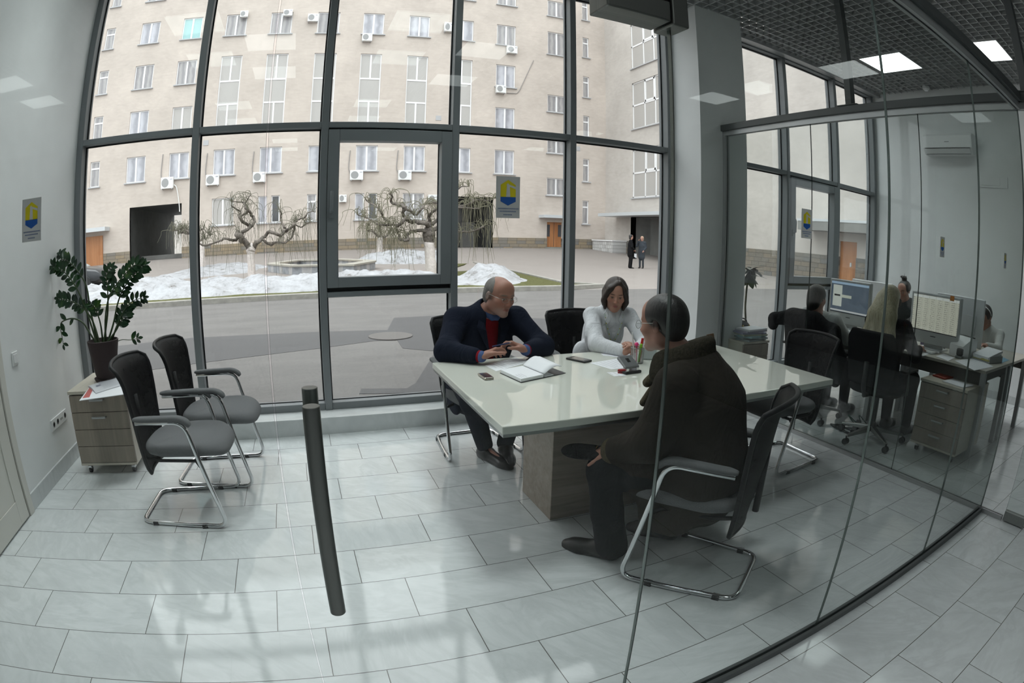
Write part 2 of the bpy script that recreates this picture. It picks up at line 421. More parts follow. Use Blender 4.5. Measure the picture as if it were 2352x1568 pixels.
    struct('hanger_post', MB().box((3.64, 2.47, 2.645), (3.70, 2.53, 4.28)).box((3.61, 2.40, 2.645), (3.73, 2.6, 2.653)), M['beam'], gp, bev=.003)
    struct('hanger_post', MB().box((3.64, .93, 2.645), (3.70, .99, 4.28)).box((3.61, .86, 2.645), (3.73, 1.06, 2.653)), M['beam'], gp, bev=.003)
    # office door beside the corner (only its foot shows)
    g = MB(); panex(g, -.115, .835, .012, 2.53)
    d3 = struct('door_3', g, [M['glass_front'], M['glass_edge']])
    struct('door_patch', MB().box((3.648, .66, .008), (3.692, .835, .075)), M['steel'], d3, bev=.004)
    struct('door_patch', MB().box((3.648, .66, 2.47), (3.692, .835, 2.535)), M['steel'], d3, bev=.004)

    # glass door of the meeting room with bar handle and corner fitting
    g = MB(); pane(g, -.0695, .784, .012, 2.055)
    d = struct('door_2', g, [M['glass_front'], M['glass_edge']])
    def bar(y):
        b = MB().lathe([(.0155, .757), (.0165, .758), (.0165, 1.209), (.0155, 1.21)], (0, y, 0), 32)
        return b
    h1 = struct('door_handle', bar(.975), M['steel_dark'], d, smooth='auto')
    h2 = struct('door_handle', bar(1.105), M['steel_dark'], d, smooth='auto')
    struct('handle_standoff', MB().tube([(0, .975, .86), (0, 1.034, .86)], .008, 12).tube([(0, .975, 1.1), (0, 1.034, 1.1)], .008, 12), M['steel_dark'], h1, smooth='auto')
    struct('handle_standoff', MB().tube([(0, 1.105, .86), (0, 1.046, .86)], .008, 12).tube([(0, 1.105, 1.1), (0, 1.046, 1.1)], .008, 12), M['steel_dark'], h2, smooth='auto')
    struct('door_patch', MB().box((.594, .998, 2.018), (.764, 1.082, 2.072)), M['steel_dark'], d, bev=.004)
    struct('door_patch', MB().box((.769, .998, 2.012), (.817, 1.082, 2.16)).box((.6, .998, 2.08), (.769, 1.082, 2.16)), M['steel_dark'], d, bev=.004)

    # white panelled door and casing in the left wall
    x = XL
    dm = MB().box((x, 2.965, 0), (x + .022, 3.032, 2.14)).box((x, 1.85, 2.075), (x + .022, 2.965, 2.14)).box((x, 1.85, 0), (x + .022, 1.915, 2.075))
    dm.box((x, 2.955, .005), (x + .010, 2.965, 2.075), 1)
    d1 = struct('door_1', dm, [M['white_paint'], mat('shadow_gap', (.2, .19, .17), .7)], bev=.003)
    lf = MB().box((x, 1.915, .012), (x + .012, 2.955, 2.07)).box((x + .012, 2.82, .012), (x + .019, 2.945, 2.07)).box((x + .012, 1.925, .012), (x + .019, 2.05, 2.07)).box((x + .012, 2.05, .012), (x + .019, 2.82, .16)).box((x + .012, 2.05, .98), (x + .019, 2.82, 1.10))
    struct('door_leaf', lf, M['white_paint'], d1, bev=.003)

def lamps():
    spots = []
    for x, ys in ((5.95, (3.35, 2.04, -1.95, -4.65)), (-1.3, (3.35, 2.04, -.6, -1.95)), (1.12, (3.35, 2.04, -.6, -1.95)), (-.5, (-4.4, -5.7)), (2.1, (-4.4, -5.9)), (-4.3, (-1.95, -4.65, -5.85))):
        spots += [(x, y) for y in ys]
    root = thing('ceiling_light', 'square ceiling light panel', 'ceiling light', (spots[0][0], spots[0][1], ZC), 0, 'square light panels in the grid ceiling')
    MB().box((-.298, -.298, -.004), (.298, .298, .02)).build('diffuser', M['lamp'], root)
    MB().box((-.308, -.308, -.006), (-.298, .308, .04)).box((.298, -.308, -.006), (.308, .308, .04)).box((-.298, -.308, -.006), (.298, -.298, .04)).box((-.298, .298, -.006), (.298, .308, .04)).build('lamp_rim', M['lamp_rim'], root)
    ld = bpy.data.lights.new('lamp_beam', 'AREA'); ld.shape = 'SQUARE'; ld.size = .56; ld.energy = LAMP_WATTS; ld.color = (.95, 1.0, .99)
    try: ld.spread = R(85)
    except Exception: pass
    lo = bpy.data.objects.new('lamp_beam', ld); COL.objects.link(lo); lo.parent = root; lo.location = (0, 0, -.008)
    for i, (x, y) in enumerate(spots):
        if (x, y) == (5.95, 3.35): lb = 'square white light panel in the office ceiling, wholly seen, nearer the windows'
        elif (x, y) == (5.95, 2.04): lb = 'square white light panel in the office ceiling partly hidden by the dark beam'
        else: lb = 'square light panel of the ceiling seen only as a reflection in the glass'
        if i == 0: root['label'] = lb
        else:
            c = dup(root, (x, y, ZC), 0, lb)
            if y < -3:                                   # far panels of the hall: too far off to light this place
                for k in list(c.children):
                    if k.type == 'LIGHT': bpy.data.objects.remove(k)

def wall_fittings():
    # light switch
    t = thing('light_switch', 'white rocker light switch beside the door on the left wall', 'light switch', (XL, 3.225, .925), 0)
    MB().box((0, -.042, -.042), (.010, .042, .042)).build('plate', M['white_plastic'], t, bev=.004)
    MB().box((.010, -.028, -.028), (.014, .028, .028)).build('rocker', M['white_plastic'], t, bev=.002)
    t = thing('power_socket', 'white four-gang socket strip low on the left wall', 'socket', (XL, 3.775, .367), 0)
    MB().box((0, -.155, -.040), (.011, .155, .040)).build('plate', M['white_plastic'], t, bev=.003)
    dk = mat('socket_grey', (.33, .33, .32), .5)
    for k, y in enumerate((-.112, -.037, .038, .113)):
        m = MB()
        if k == 2: m.box((.0105, y - .022, -.010), (.0125, y - .004, .006)).box((.0105, y + .004, -.010), (.0125, y + .022, .006))
        else: m.lathe([(.021, .0105), (.021, .0125), (.016, .0125), (.016, .011)], (0, y, 0), 20, axis='x')
        m.build('socket_insert', dk, t)
    # split air conditioner on the right wall
    t = thing('air_conditioner', 'white split air conditioner high on the office wall', 'air conditioner', (XR, 3.11, 2.93), 0)
    b = MB().prism([(0, -.0), (0, .27), (-.17, .27), (-.205, .235), (-.205, .075), (-.14, .0)], -.39, .39)
    b.v = [(v[0], v[2], v[1]) for v in b.v]
    b.build('housing', M['white_plastic'], t, bev=.008)
    MB().box((-.209, -.375, .078), (-.203, .375, .235)).build('front_panel', M['white_plastic'], t, bev=.003)
    fl = MB().add([(-.206, -.36, .062), (-.206, .36, .062), (-.150, .36, .008), (-.150, -.36, .008), (-.212, -.36, .058), (-.212, .36, .058), (-.156, .36, .004), (-.156, -.36, .004)], [(0,1,2,3),(7,6,5,4),(0,4,5,1),(1,5,6,2),(2,6,7,3),(3,7,4,0)])
    fl.build('flap', M['white_plastic'], t)
    MB().box((-.2085, -.36, .0715), (-.2045, .36, .0765)).box((-.158, -.355, .001), (-.150, .355, .006)).build('slot', M['black'], t)
    MB().box((-.2105, -.035, .150), (-.2088, .035, .157)).build('badge', mat('badge_grey', (.12, .12, .13), .5), t)
    t = thing('wall_hatch', 'flush white service hatch on the office wall right of the air conditioner', 'wall hatch', (XR, 2.48, 2.615), 0)
    MB().box((-.010, -.22, -.07), (0, .22, .07)).build('hatch_plate', M['wall'], t, bev=.003)
    MB().box((-.014, -.10, -.045), (-.010, .20, .05)).build('hatch_lid', M['wall'], t, bev=.002)
    t = thing('smoke_detector', 'round white smoke detector on the office ceiling grid', 'smoke detector', tuple(on_z(2127, 203, 3.83)), 0)
    MB().lathe([(.01, .03), (.052, .03), (.055, .01), (.050, -.012), (.034, -.020), (.03, -.033), (.004, -.036)], seg=28).build('sensor_head', M['white_plastic'], t, smooth='auto')

def stickers():
    white = mat('sticker_grey', (.52, .53, .52), .5); yel = mat('sticker_yellow', (.62, .53, .005), .5); blue = mat('sticker_blue', (.012, .09, .35), .5); txt = mat('sticker_text', (.20, .25, .38), .5)
    first = None
    labs = ['yellow and blue badge sticker on the glass over the left wall', 'yellow and blue badge sticker on the glass before the courtyard, above the bald man',
            'yellow and blue badge sticker on the glass in front of the office window sash', 'narrow-looking badge sticker on the glass before the office wall, above the blonde woman',
            'thinnest-looking badge sticker on the glass, farthest right']
    for i, x in enumerate((-.567, .388, 1.271, 2.244, 3.219)):
        loc = (x, YG - .0052, 1.577)
        if first: dup(first, loc, 0, labs[i]); continue
        t = thing('glass_sticker', labs[i], 'sticker', loc, 0, 'badge stickers on the glass front'); first = t
        MB().box((-.0245, -.0006, -.041), (.0245, 0, .041)).build('plate', white, t)
        y0, y1 = -.0012, -.0006
        def pl(name, poly, m, y0=y0, y1=y1):
            b = MB().prism(poly, y0, y1); b.v = [(v[0], v[2], v[1]) for v in b.v]; b.build(name, m, t)
        pl('badge_top', [(-.0155, .0005), (.0155, .0005), (.0155, .024), (0, .034), (-.0155, .024)], yel)
        pl('badge_bottom', [(-.0155, -.0085), (0, -.0165), (.0155, -.0085), (.0155, .0), (-.0155, .0)], blue)
        pl('lighthouse_mark', [(-.0045, .0005), (-.003, .022), (-.004, .024), (-.001, .0275), (.002, .0245), (.0155, .0205), (.0155, .016), (.003, .0205), (.0042, .0005)], white, -.0016, -.0012)
        b = MB(); r = random.Random(4)
        for z, hw in ((-.0225, .0205), (-.028, .0165), (-.0345, .009)):
            xx = -hw
            while xx < hw:
                d = r.uniform(.0008, .0016); b.box((xx, y0, z - .0011), (xx + d, y1, z + .0011)); xx += d + .0007
        b.build('lettering', txt, t)

room(); lamps(); wall_fittings(); stickers()
# ============================================================ THE COURTYARD
FY, WX = 40.0, 23.4                              # far facade plane, right wing plane
def stone(name, c1, c2, c3, sx, sz, axis):
    m, nt, o = _new(name); k = NT(nt); p = k.pos(); x, y, z = k.xyz(p)
    u = x if axis == 'x' else y
    row = k.math('FLOOR', k.math('DIVIDE', z, sz)); fz = k.math('SUBTRACT', k.math('DIVIDE', z, sz), row)
    wr = k.n('ShaderNodeTexWhiteNoise', noise_dimensions='1D'); k.l(row, wr.inputs['W'])
    uu = k.math('ADD', k.math('DIVIDE', u, sx), k.math('MULTIPLY', wr.outputs['Value'], 7.3)); ci = k.math('FLOOR', uu); fu = k.math('SUBTRACT', uu, ci)
    e = k.math('MINIMUM', k.math('MULTIPLY', k.math('MINIMUM', fu, k.math('SUBTRACT', 1.0, fu)), sx), k.math('MULTIPLY', k.math('MINIMUM', fz, k.math('SUBTRACT', 1.0, fz)), sz))
    wn2 = k.n('ShaderNodeTexWhiteNoise', noise_dimensions='2D'); k.l(k.comb(ci, row, 0.0), wn2.inputs['Vector'])
    c = k.ramp(wn2.outputs['Value'], [(0, c1), (.5, c2), (1, c3)])
    c = k.mix(k.math('MULTIPLY', k.noise(p, 5, 4), .35), c, tuple(a * .55 for a in c2))
    c = k.mix(k.math('LESS_THAN', e, .012), c, tuple(a * .45 for a in c1))
    k.l(k.principled(c, .85), o.inputs[0]); return m
def plaster(name, col):
    m, nt, o = _new(name); k = NT(nt); p = k.pos()
    f = k.noise(p, .35, 5, .65); g = k.noise(k.vmul(p, (1.6, 1.6, 5.0)), 1.3, 5, .7)
    c = k.ramp(k.math('ADD', k.math('MULTIPLY', f, .6), k.math('MULTIPLY', g, .4)), [(.3, tuple(a * .78 for a in col)), (.65, tuple(min(.9, a * 1.08) for a in col))])
    k.l(k.principled(c, .9, 0, .2), o.inputs[0]); return m
def curtain_glass(name, c1, c2, stripes=9.0, rough=.12):
    m, nt, o = _new(name); k = NT(nt); p = k.pos(); x, y, z = k.xyz(p)
    s = k.math('SINE', k.math('ADD', k.math('MULTIPLY', k.math('ADD', x, y), stripes * 6.28), k.math('MULTIPLY', k.noise(p, 1.5, 2), 5.0)))
    c = k.ramp(k.math('ADD', k.math('MULTIPLY', s, .35), .5), [(.1, c1), (.9, c2)])
    k.l(k.principled(c, rough, 0, .6), o.inputs[0]); return m
def asphalt(name, c, sp=.25):
    m, nt, o = _new(name); k = NT(nt); p = k.pos()
    f = k.noise(p, 26, 4, .75); g = k.noise(k.vmul(p, (.55, 1.6, 1)), 1.1, 6, .7); h = k.noise(p, 60, 2, .5)
    cc = k.ramp(k.math('ADD', k.math('MULTIPLY', f, .55), k.math('MULTIPLY', g, .45)), [(.32, tuple(a * (1 - sp) for a in c)), (.66, tuple(a * (1 + sp) for a in c))])
    cc = k.mix(k.math('GREATER_THAN', h, .72), cc, tuple(min(.8, a * 1.8) for a in c))
    k.l(k.principled(cc, .85, 0, .3, k.bump(f, .3, .01)), o.inputs[0]); return m
X = {}
X['plaster'] = plaster('beige_render', (.555, .49, .44))
X['plaster_wing'] = plaster('pale_render', (.53, .49, .455))
X['plinth'] = stone('plinth_stone', (.21, .185, .155), (.29, .225, .15), (.17, .17, .17), .75, .24, 'x')
X['plinth_wing'] = stone('wing_plinth_stone', (.17, .155, .135), (.22, .185, .145), (.15, .15, .145), .6, .24, 'y')
X['white_stone'] = stone('white_block_stone', (.50, .49, .48), (.62, .61, .60), (.40, .39, .38), .28, .26, 'y')
X['upvc'] = mat('white_window_frame', (.80, .79, .80), .4)
X['sill'] = mat('sill_metal', (.42, .42, .43), .5)
X['pane_a'] = curtain_glass('pane_with_curtain', (.30, .30, .33), (.52, .52, .56), 1.3)
X['pane_b'] = curtain_glass('pane_with_blinds', (.26, .25, .26), (.40, .385, .38), 2.4)
X['pane_c'] = mat('pane_dark', (.085, .085, .09), .08, spec=.6)
X['pane_d'] = mat('pane_teal', (.30, .50, .50), .12, spec=.6)
X['pane_e'] = mat('pane_plain', (.42, .40, .38), .10, spec=.6)
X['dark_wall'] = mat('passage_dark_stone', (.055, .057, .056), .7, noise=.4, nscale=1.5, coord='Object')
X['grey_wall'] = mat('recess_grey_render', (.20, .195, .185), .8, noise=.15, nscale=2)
X['canopy'] = mat('canopy_metal', (.52, .54, .56), .45)
X['door_wood'] = wood('door_varnished_wood', (.30, .12, .045), (.46, .21, .09), 2, .25, .4)
X['asphalt'] = asphalt('asphalt', (.130, .122, .118), .26)
X['patch'] = asphalt('asphalt_patch', (.080, .077, .078), .10)
X['plaza'] = asphalt('plaza_paving', (.235, .21, .195), .12)
X['kerb'] = mat('whitewashed_kerb', (.25, .238, .215), .8, noise=.25, nscale=6)
X['grass'] = mat('winter_grass', (.085, .085, .035), .95, noise=.5, nscale=14, spec=.1)
X['ac'] = mat('outdoor_unit_white', (.74, .74, .73), .45)
X['ac_dark'] = mat('fan_grille', (.30, .30, .30), .5)
X['pipe'] = mat('pipe_grey', (.28, .26, .25), .6)
X['bark'] = mat('bark', (.135, .115, .10), .9, noise=.55, nscale=14, bump=.6, bscale=18, bdist=.03)
X['lime'] = mat('limewash_bark', (.60, .54, .51), .9, noise=.2, nscale=10, bump=.4, bscale=20, bdist=.02)
X['twig'] = mat('twigs', (.125, .12, .085), .9)
X['twig_green'] = mat('olive_twigs', (.15, .14, .095), .9)

def facade():
    b = thing('building', 'beige rendered building with rows of white windows across the courtyard', 'building', (0, 0, 0))
    cols = {'A': (207, 228), 'B': (290, 333), 'C': (388, 433), 'D': (490, 539), 'E': (596, 647), 'G': (817, 867), 'H': (927, 976), 'J': (1136, 1181)}
    cx = {}
    for k, (a, c) in cols.items():
        py = {'A': 400, 'B': 390, 'C': 380}.get(k, 365)
        cx[k] = (on_y(a, py, FY).x, on_y(c, py, FY).x)
    f0 = on_y(708, 365, FY).x; cx['F'] = (f0, f0 + 1.62)
    i1 = on_y(1080.5, 370, FY).x; cx['I'] = (i1 - 1.62, i1)
    k0 = on_y(1256, 430, FY).x; cx['K'] = (k0, k0 + 1.62)
    l0 = on_y(1339, 400, FY).x; cx['L'] = (l0, l0 + .56)
    rows = {2: (6.22, 8.07), 3: (9.62, 11.42), 4: (13.1, 14.95), 5: (16.66, 18.42), 6: (20.25, 22.0)}
    W = []   # x0, x1, z0, z1, type, pane
    rr = random.Random(5)
    for c in 'ABCDEFGHIJ':
        for r in rows:
            if c in 'DEFGHI' and r in (3, 4): continue
            pane = 'pane_a' if r == 2 else rr.choice(['pane_b', 'pane_a', 'pane_e', 'pane_b'])
            if (c, r) == ('C', 5): pane = 'pane_d'
            if c == 'A': pane = 'pane_b'
            W.append((*cx[c], *rows[r], 'N' if c == 'A' else 'D', pane))
        if c in 'DEFGHI': W.append((*cx[c], 9.45, 15.05, 'T', 'pane_e'))
    for y0, y1 in ((0, 36), (72, 124), (217, 256), (320.6, 351), (408, 448)):
        W.append((*cx['K'], on_y(1259, y1, FY).z, on_y(1259, y0, FY).z, 'D', 'pane_b'))
    for y0, y1 in ((4, 47.5), (87, 132.6), (176, 224), (266, 314), (365, 417.5), (461, 514.5)):
        W.append((*cx['L'], on_y(1346, y1, FY).z, on_y(1346, y0, FY).z, 'N', 'pane_b'))
    z1 = (2.74, 4.62)
    W.append((*cx['D'], *z1, 'D', 'pane_e')); W.append((*cx['H'], *z1, 'D', 'pane_b'))
    for a, c, py, pn in ((592.5, 613, 485, 'pane_a'), (623, 642, 485, 'pane_c'), (705, 726, 480, 'pane_b'), (815, 836, 476, 'pane_a'), (846, 866, 476, 'pane_c')):
        W.append((on_y(a, py, FY).x, on_y(c, py, FY).x, *z1, 'N' if a == 705 else 'S', pn))
    # openings that are not windows
    pl = (on_y(297.5, 520, FY).x, on_y(417, 520, FY).x, -1.0, on_y(400, 468, FY).z)
    pr = (on_y(1052, 520, FY).x, on_y(1132, 520, FY).x, -1.0, on_y(1100, 452, FY).z)
    dr = (on_y(1256, 540, FY).x, on_y(1290, 540, FY).x, .75, on_y(1270, 510, FY).z)
    holes = [w[:4] for w in W] + [pl, pr, dr]
    x0, x1, z0, z1 = -36.0, WX + .3, -.3, 25.0
    xs = sorted({x0, x1, *[h[0] for h in holes], *[h[1] for h in holes]}); zs = sorted({z0, 1.42, z1, *[max(h[2], z0) for h in holes], *[h[3] for h in holes]})
    wb = MB(); ph = MB()
    for i in range(len(xs) - 1):
        for j in range(len(zs) - 1):
            mx, mz = (xs[i] + xs[i+1]) / 2, (zs[j] + zs[j+1]) / 2
            if any(h[0] < mx < h[1] and h[2] < mz < h[3] for h in holes): continue
            (ph if mz < 1.42 else wb).box((xs[i], FY - (.06 if mz < 1.42 else 0), zs[j]), (xs[i+1], FY + .35, zs[j+1]))
    # keep only outward faces of the boxes (front) plus reveals come from the same boxes
    wb.build('wall', X['plaster'], b); ph.build('plinth', X['plinth'], b)
    for (a, c, e, g, t, pn) in W:
        f = MB(); y0, y1 = FY + .10, FY + .16; fr = .075
        f.box((a, y0, e), (a + fr, y1, g)).box((c - fr, y0, e), (c, y1, g)).box((a + fr, y0, e), (c - fr, y1, e + fr)).box((a + fr, y0, g - fr), (c - fr, y1, g))
        m = (a + c) / 2
        if t == 'D': f.box((m - .065, y0 - .01, e + fr), (m + .065, y1, g - fr))
        if t == 'N': f.box((a + fr, y0, g - .58), (c - fr, y1, g - .46))
        if t == 'T':
            f.box((a + fr, y0, 11.3), (c - fr, y1, 11.42)).box((a + fr, y0, 13.05), (c - fr, y1, 13.17)).box((m - .06, y0, 13.17), (m + .06, y1, g - fr)).box((m - .06, y0, e + fr), (m + .06, y1, 11.3))
        o = f.build('window', X['upvc'], b)
        MB().box((a + .03, FY + .13, e + .03), (c - .03, FY + .15, g - .03)).build('pane', X[pn], o)
        if t != 'T': MB().box((a - .12, FY - .14, e - .075), (c + .12, FY + .11, e)).build('sill', X['sill'], o)
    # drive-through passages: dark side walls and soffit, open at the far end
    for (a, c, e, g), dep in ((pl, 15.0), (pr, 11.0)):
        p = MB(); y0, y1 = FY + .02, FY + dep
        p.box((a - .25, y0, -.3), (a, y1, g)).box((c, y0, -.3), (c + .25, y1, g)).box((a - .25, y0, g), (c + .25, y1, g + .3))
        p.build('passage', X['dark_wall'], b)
    MB().box((-30, FY + 34, -1), (30, FY + 34.5, 9)).build('far_house', X['plaster_wing'], b)
    MB().box((pl[0] + .2, FY + 2.5, .4), (pl[1] - .5, FY + 2.8, .95)).build('passage_step', X['grey_wall'], b)
    MB().box((pr[0] + 1.0, FY + 3, .5), (pr[0] + 2.2, FY + 3.2, 2.6)).build('passage_gate', X['grey_wall'], b)
    # entrance in the middle right
    d = MB().box((dr[0], FY + .1, .75), (dr[1], FY + .16, dr[3])); m = (dr[0] + dr[1]) / 2
    do = d.build('entrance_door', X['door_wood'], b)
    for s in (-1, 1):
        MB().box((m + s * .55 - .2, FY + .08, 1.55), (m + s * .55 + .2, FY + .105, dr[3] - .2)).build('door_glass', X['pane_c'], do)
    MB().box((m - .012, FY + .085, .8), (m + .012, FY + .1, dr[3] - .05)).build('door_gap', X['pane_c'], do)
    cz = on_y(1238, 500, FY).z
    MB().box((dr[0] - .7, FY - 1.0, cz), (dr[1] + .7, FY, cz + .22)).build('canopy', X['canopy'], b)
    st = MB()
    for i in range(3): st.box((dr[0] - .2, FY - .5 - .35 * i, .2), (dr[1] + .4, FY - .06, .72 - .17 * i))
    st.build('steps', X['kerb'], b)
    # entrance far left
    x0 = on_y(195, 570, FY).x; x1 = on_y(237, 570, FY).x
    MB().box((x0 - .2, FY - .10, .5), (x1, FY - .04, on_y(215, 543, FY).z)).build('side_door', X['door_wood'], b)
    cz = on_y(240, 531, FY).z
    MB().box((x0 - 3, FY - 1.1, cz), (on_y(252, 525, FY).x, FY, cz + .28)).build('canopy', X['canopy'], b)
    # small wall vents
    for px, py in ((473, 328), (1327, 341), (1007, 271)):
        q = on_y(px, py, FY); MB().box((q.x - .2, FY - .03, q.z - .18), (q.x + .2, FY, q.z + .18)).build('wall_vent', X['sill'], b)

    # ---- right wing
    r = thing('building_wing', 'pale rendered wing of the building with big gridded windows, on the right', 'building', (0, 0, 0))
    ZB = [(4.66, 8.35), (9.96, 13.7), (14.9, 18.72)]
    wy = [(31.0, 36.0)]
    rec = (28.5, 35.95, -.5, 3.2); dr2 = (on_x(1967, 600, WX).y, on_x(1927, 600, WX).y, 0.0, 2.15); bw = (37.6, 38.4, .1, .65)
    holes = [(a, c, e, g) for (a, c) in wy for (e, g) in ZB] + [rec, dr2, bw]
    ys = sorted({2.0, FY, *[h[0] for h in holes], *[h[1] for h in holes]}); zs = sorted({-.3, 1.4, 25.0, *[max(h[2], -.3) for h in holes], *[h[3] for h in holes]})
    wb = MB(); ph = MB()
    for i in range(len(ys) - 1):
        for j in range(len(zs) - 1):
            my, mz = (ys[i] + ys[i+1]) / 2, (zs[j] + zs[j+1]) / 2
            if any(h[0] < my < h[1] and h[2] < mz < h[3] for h in holes): continue
            (ph if mz < 1.4 else wb).box((WX - (.06 if mz < 1.4 else 0), ys[i], zs[j]), (WX + .35, ys[i+1], zs[j+1]))
    wb.build('wall', X['plaster_wing'], r); ph.build('plinth', X['plinth_wing'], r)
    for (a, c) in wy:
        for (e, g) in ZB:
            f = MB(); u0, u1 = WX + .08, WX + .15; fr = .09
            f.box((u0, a, e), (u1, a + fr, g)).box((u0, c - fr, e), (u1, c, g)).box((u0, a, e), (u1, c, e + fr)).box((u0, a, g - fr), (u1, c, g))
            f.box((u0, a, e + 1.83), (u1, c, e + 1.95))
            for y in (c - 1.62, c - 2.98, c - 4.2): f.box((u0, y - .05, e), (u1, y + .05, g))
            f.box((u0 - .02, c - 2.93, e + 1.95), (u1, c - 2.80, g - .05)).box((u0 - .02, c - 1.80, e + 1.95), (u1, c - 1.67, g - .05)).box((u0 - .02, c - 2.93, e + 1.95), (u1, c - 1.67, e + 2.1)).box((u0 - .02, c - 2.93, g - .2), (u1, c - 1.67, g - .07))
            o = f.build('window', X['upvc'], r)
            MB().box((WX + .11, a + .03, e + .03), (WX + .13, c - .03, g - .03)).build('pane', X['pane_e'], o)
            MB().box((WX - .12, a - .1, e - .08), (WX + .1, c + .1, e)).build('sill', X['sill'], o)
    rc = MB().box((WX + 1.7, rec[0], -.3), (WX + 1.9, rec[1], 3.3)).box((WX, rec[1], -.3), (WX + 1.9, rec[1] + .2, 3.3)).box((WX, rec[0] - .2, -.3), (WX + 1.9, rec[0], 3.3)).box((WX, rec[0], 3.2), (WX + 1.9, rec[1], 3.4))
    rc.build('porch_recess', X['grey_wall'], r)
    MB().box((WX + 1.62, 30.6, 0), (WX + 1.7, 32.6, 2.5)).build('porch_door', X['door_wood'], r)
    MB().box((WX - 1.7, 27.5, 3.22), (WX, 38.2, 3.46)).build('canopy', X['canopy'], r)
    MB().box((WX + .1, dr2[0], 0), (WX + .16, dr2[1], 2.15)).build('side_door', X['door_wood'], r)
    MB().box((WX + .04, (dr2[0]+dr2[1])/2 - .2, .95), (WX + .1, (dr2[0]+dr2[1])/2 - .12, 1.15)).build('door_handle', X['canopy'], r)
    MB().box((WX - 1.3, 14.2, 2.55), (WX, 18.6, 3.0)).build('canopy', X['grey_wall'], r)
    MB().box((WX - 1.32, 14.15, 2.98), (WX, 18.65, 3.1)).build('canopy_edge', X['canopy'], r)
    MB().box((WX + .1, bw[0], bw[2]), (WX + .2, bw[1], bw[3])).build('cellar_window', X['pane_c'], r)
    MB().box((WX - 1.3, 36.6, -.3), (WX - .07, 39.7, 1.33)).build('stair_parapet', X['white_stone'], r)
    MB().box((WX - 1.36, 36.55, 1.33), (WX - .07, 39.75, 1.42)).build('parapet_coping', X['upvc'], r)
    MB().box((WX - 1.4, 28.8, -.05), (WX + 1.7, 35.0, .06)).build('porch_slab', X['kerb'], r)

    # ---- outdoor units
    u = [(370, 407, 398, 433, 'outdoor air-conditioning unit above the left dark passage, with a white drain hose'),
         (473, 401, 503, 425, 'outdoor air-conditioning unit right of the passage, lower left of a curtained window'),
         (581, 395, 610, 418, 'outdoor air-conditioning unit on the beige wall above the gnarled tree with the whitewashed trunk'),
         (804, 391, 834, 413, 'left one of the two outdoor units seen through the upper half of the window sash'),
         (915, 391, 945, 413, 'right one of the two outdoor units seen through the upper half of the window sash'),
         (779, 447, 796, 464, 'small outdoor unit at the left edge of the sash, beside the ground floor windows'),
         (984, 447, 1006, 466, 'small outdoor unit half hidden behind the branches of the bushy tree'),
         (1165, 106, 1188, 122, 'outdoor unit hanging under the right corner of an upper window'),
         (1140, 196, 1162, 213, 'outdoor unit under the left corner of a window with a slanting pipe beside it'),
         (707, 32, 731, 49, 'outdoor unit high on the wall, left of a window with striped blinds'),
         (832, 77, 855, 94, 'outdoor unit below the left corner of an upper window, centre of the facade'),
         (1021, 52, 1040, 72, 'outdoor unit high on the wall beside the third mullion'),
         (552, 25, 570, 39, 'outdoor unit set in the top right corner of a window, left one of two'),
         (651, 22, 672, 36, 'outdoor unit set in the top right corner of a window, right one of two')]
    first = None; units = []
    for i, (a, t, c, d, lb) in enumerate(u):
        q0, q1 = on_y(a, (t + d) / 2, FY - .3), on_y(c, (t + d) / 2, FY - .3); zb, zt = on_y((a + c) / 2, d, FY - .3).z, on_y((a + c) / 2, t, FY - .3).z
        wd, hg = q1.x - q0.x, zt - zb; loc = ((q0.x + q1.x) / 2, FY, zb)
        if first is None:
            o = thing('outdoor_unit', lb, 'air conditioner', loc, 0, 'outdoor units on the facade'); first = o
            MB().box((-.42, -.38, 0), (.42, -.08, .62)).build('housing', X['ac'], o, bev=.02)
            MB().lathe([(.02, -.385), (.235, -.385), (.25, -.378), (.235, -.37)], (-.13, 0, .31), 28, axis='y').build('fan_grille', X['ac_dark'], o)
            MB().box((-.36, -.4, -.05), (-.31, 0, 0)).box((.31, -.4, -.05), (.36, 0, 0)).build('bracket', X['sill'], o)
            MB().box((.2, -.386, .46), (.36, -.379, .52)).build('badge', X['pane_a'], o)
        else: o = dup(first, loc, 0, lb)
        o.scale = (wd / .84, 1, hg / .62)
        units.append(o)
    for i, o in enumerate(units):
        if i in (0, 1, 2, 3, 4):
            h = 1.0
            p = spline([(-.40, -.05, .45), (-.50, -.06, .8), (-.47, -.05, 1.5), (-.43, -.05, 1.95)], 6)
            MB().tube(p, .03, 6).build('pipe', X['pipe'], o)
        if i == 0: MB().tube(spline([(.42, -.1, .2), (.62, -.1, 0), (.8, -.1, -.8), (.85, -.1, -1.3)], 6), .03, 6).build('drain_hose', X['ac'], o)
        if i == 8: MB().tube([(.6, -.05, .1), (1.5, -.05, .15), (1.75, -.05, .45), (3.0, -.05, 3.2)], .03, 6).build('pipe', X['pipe'], o)

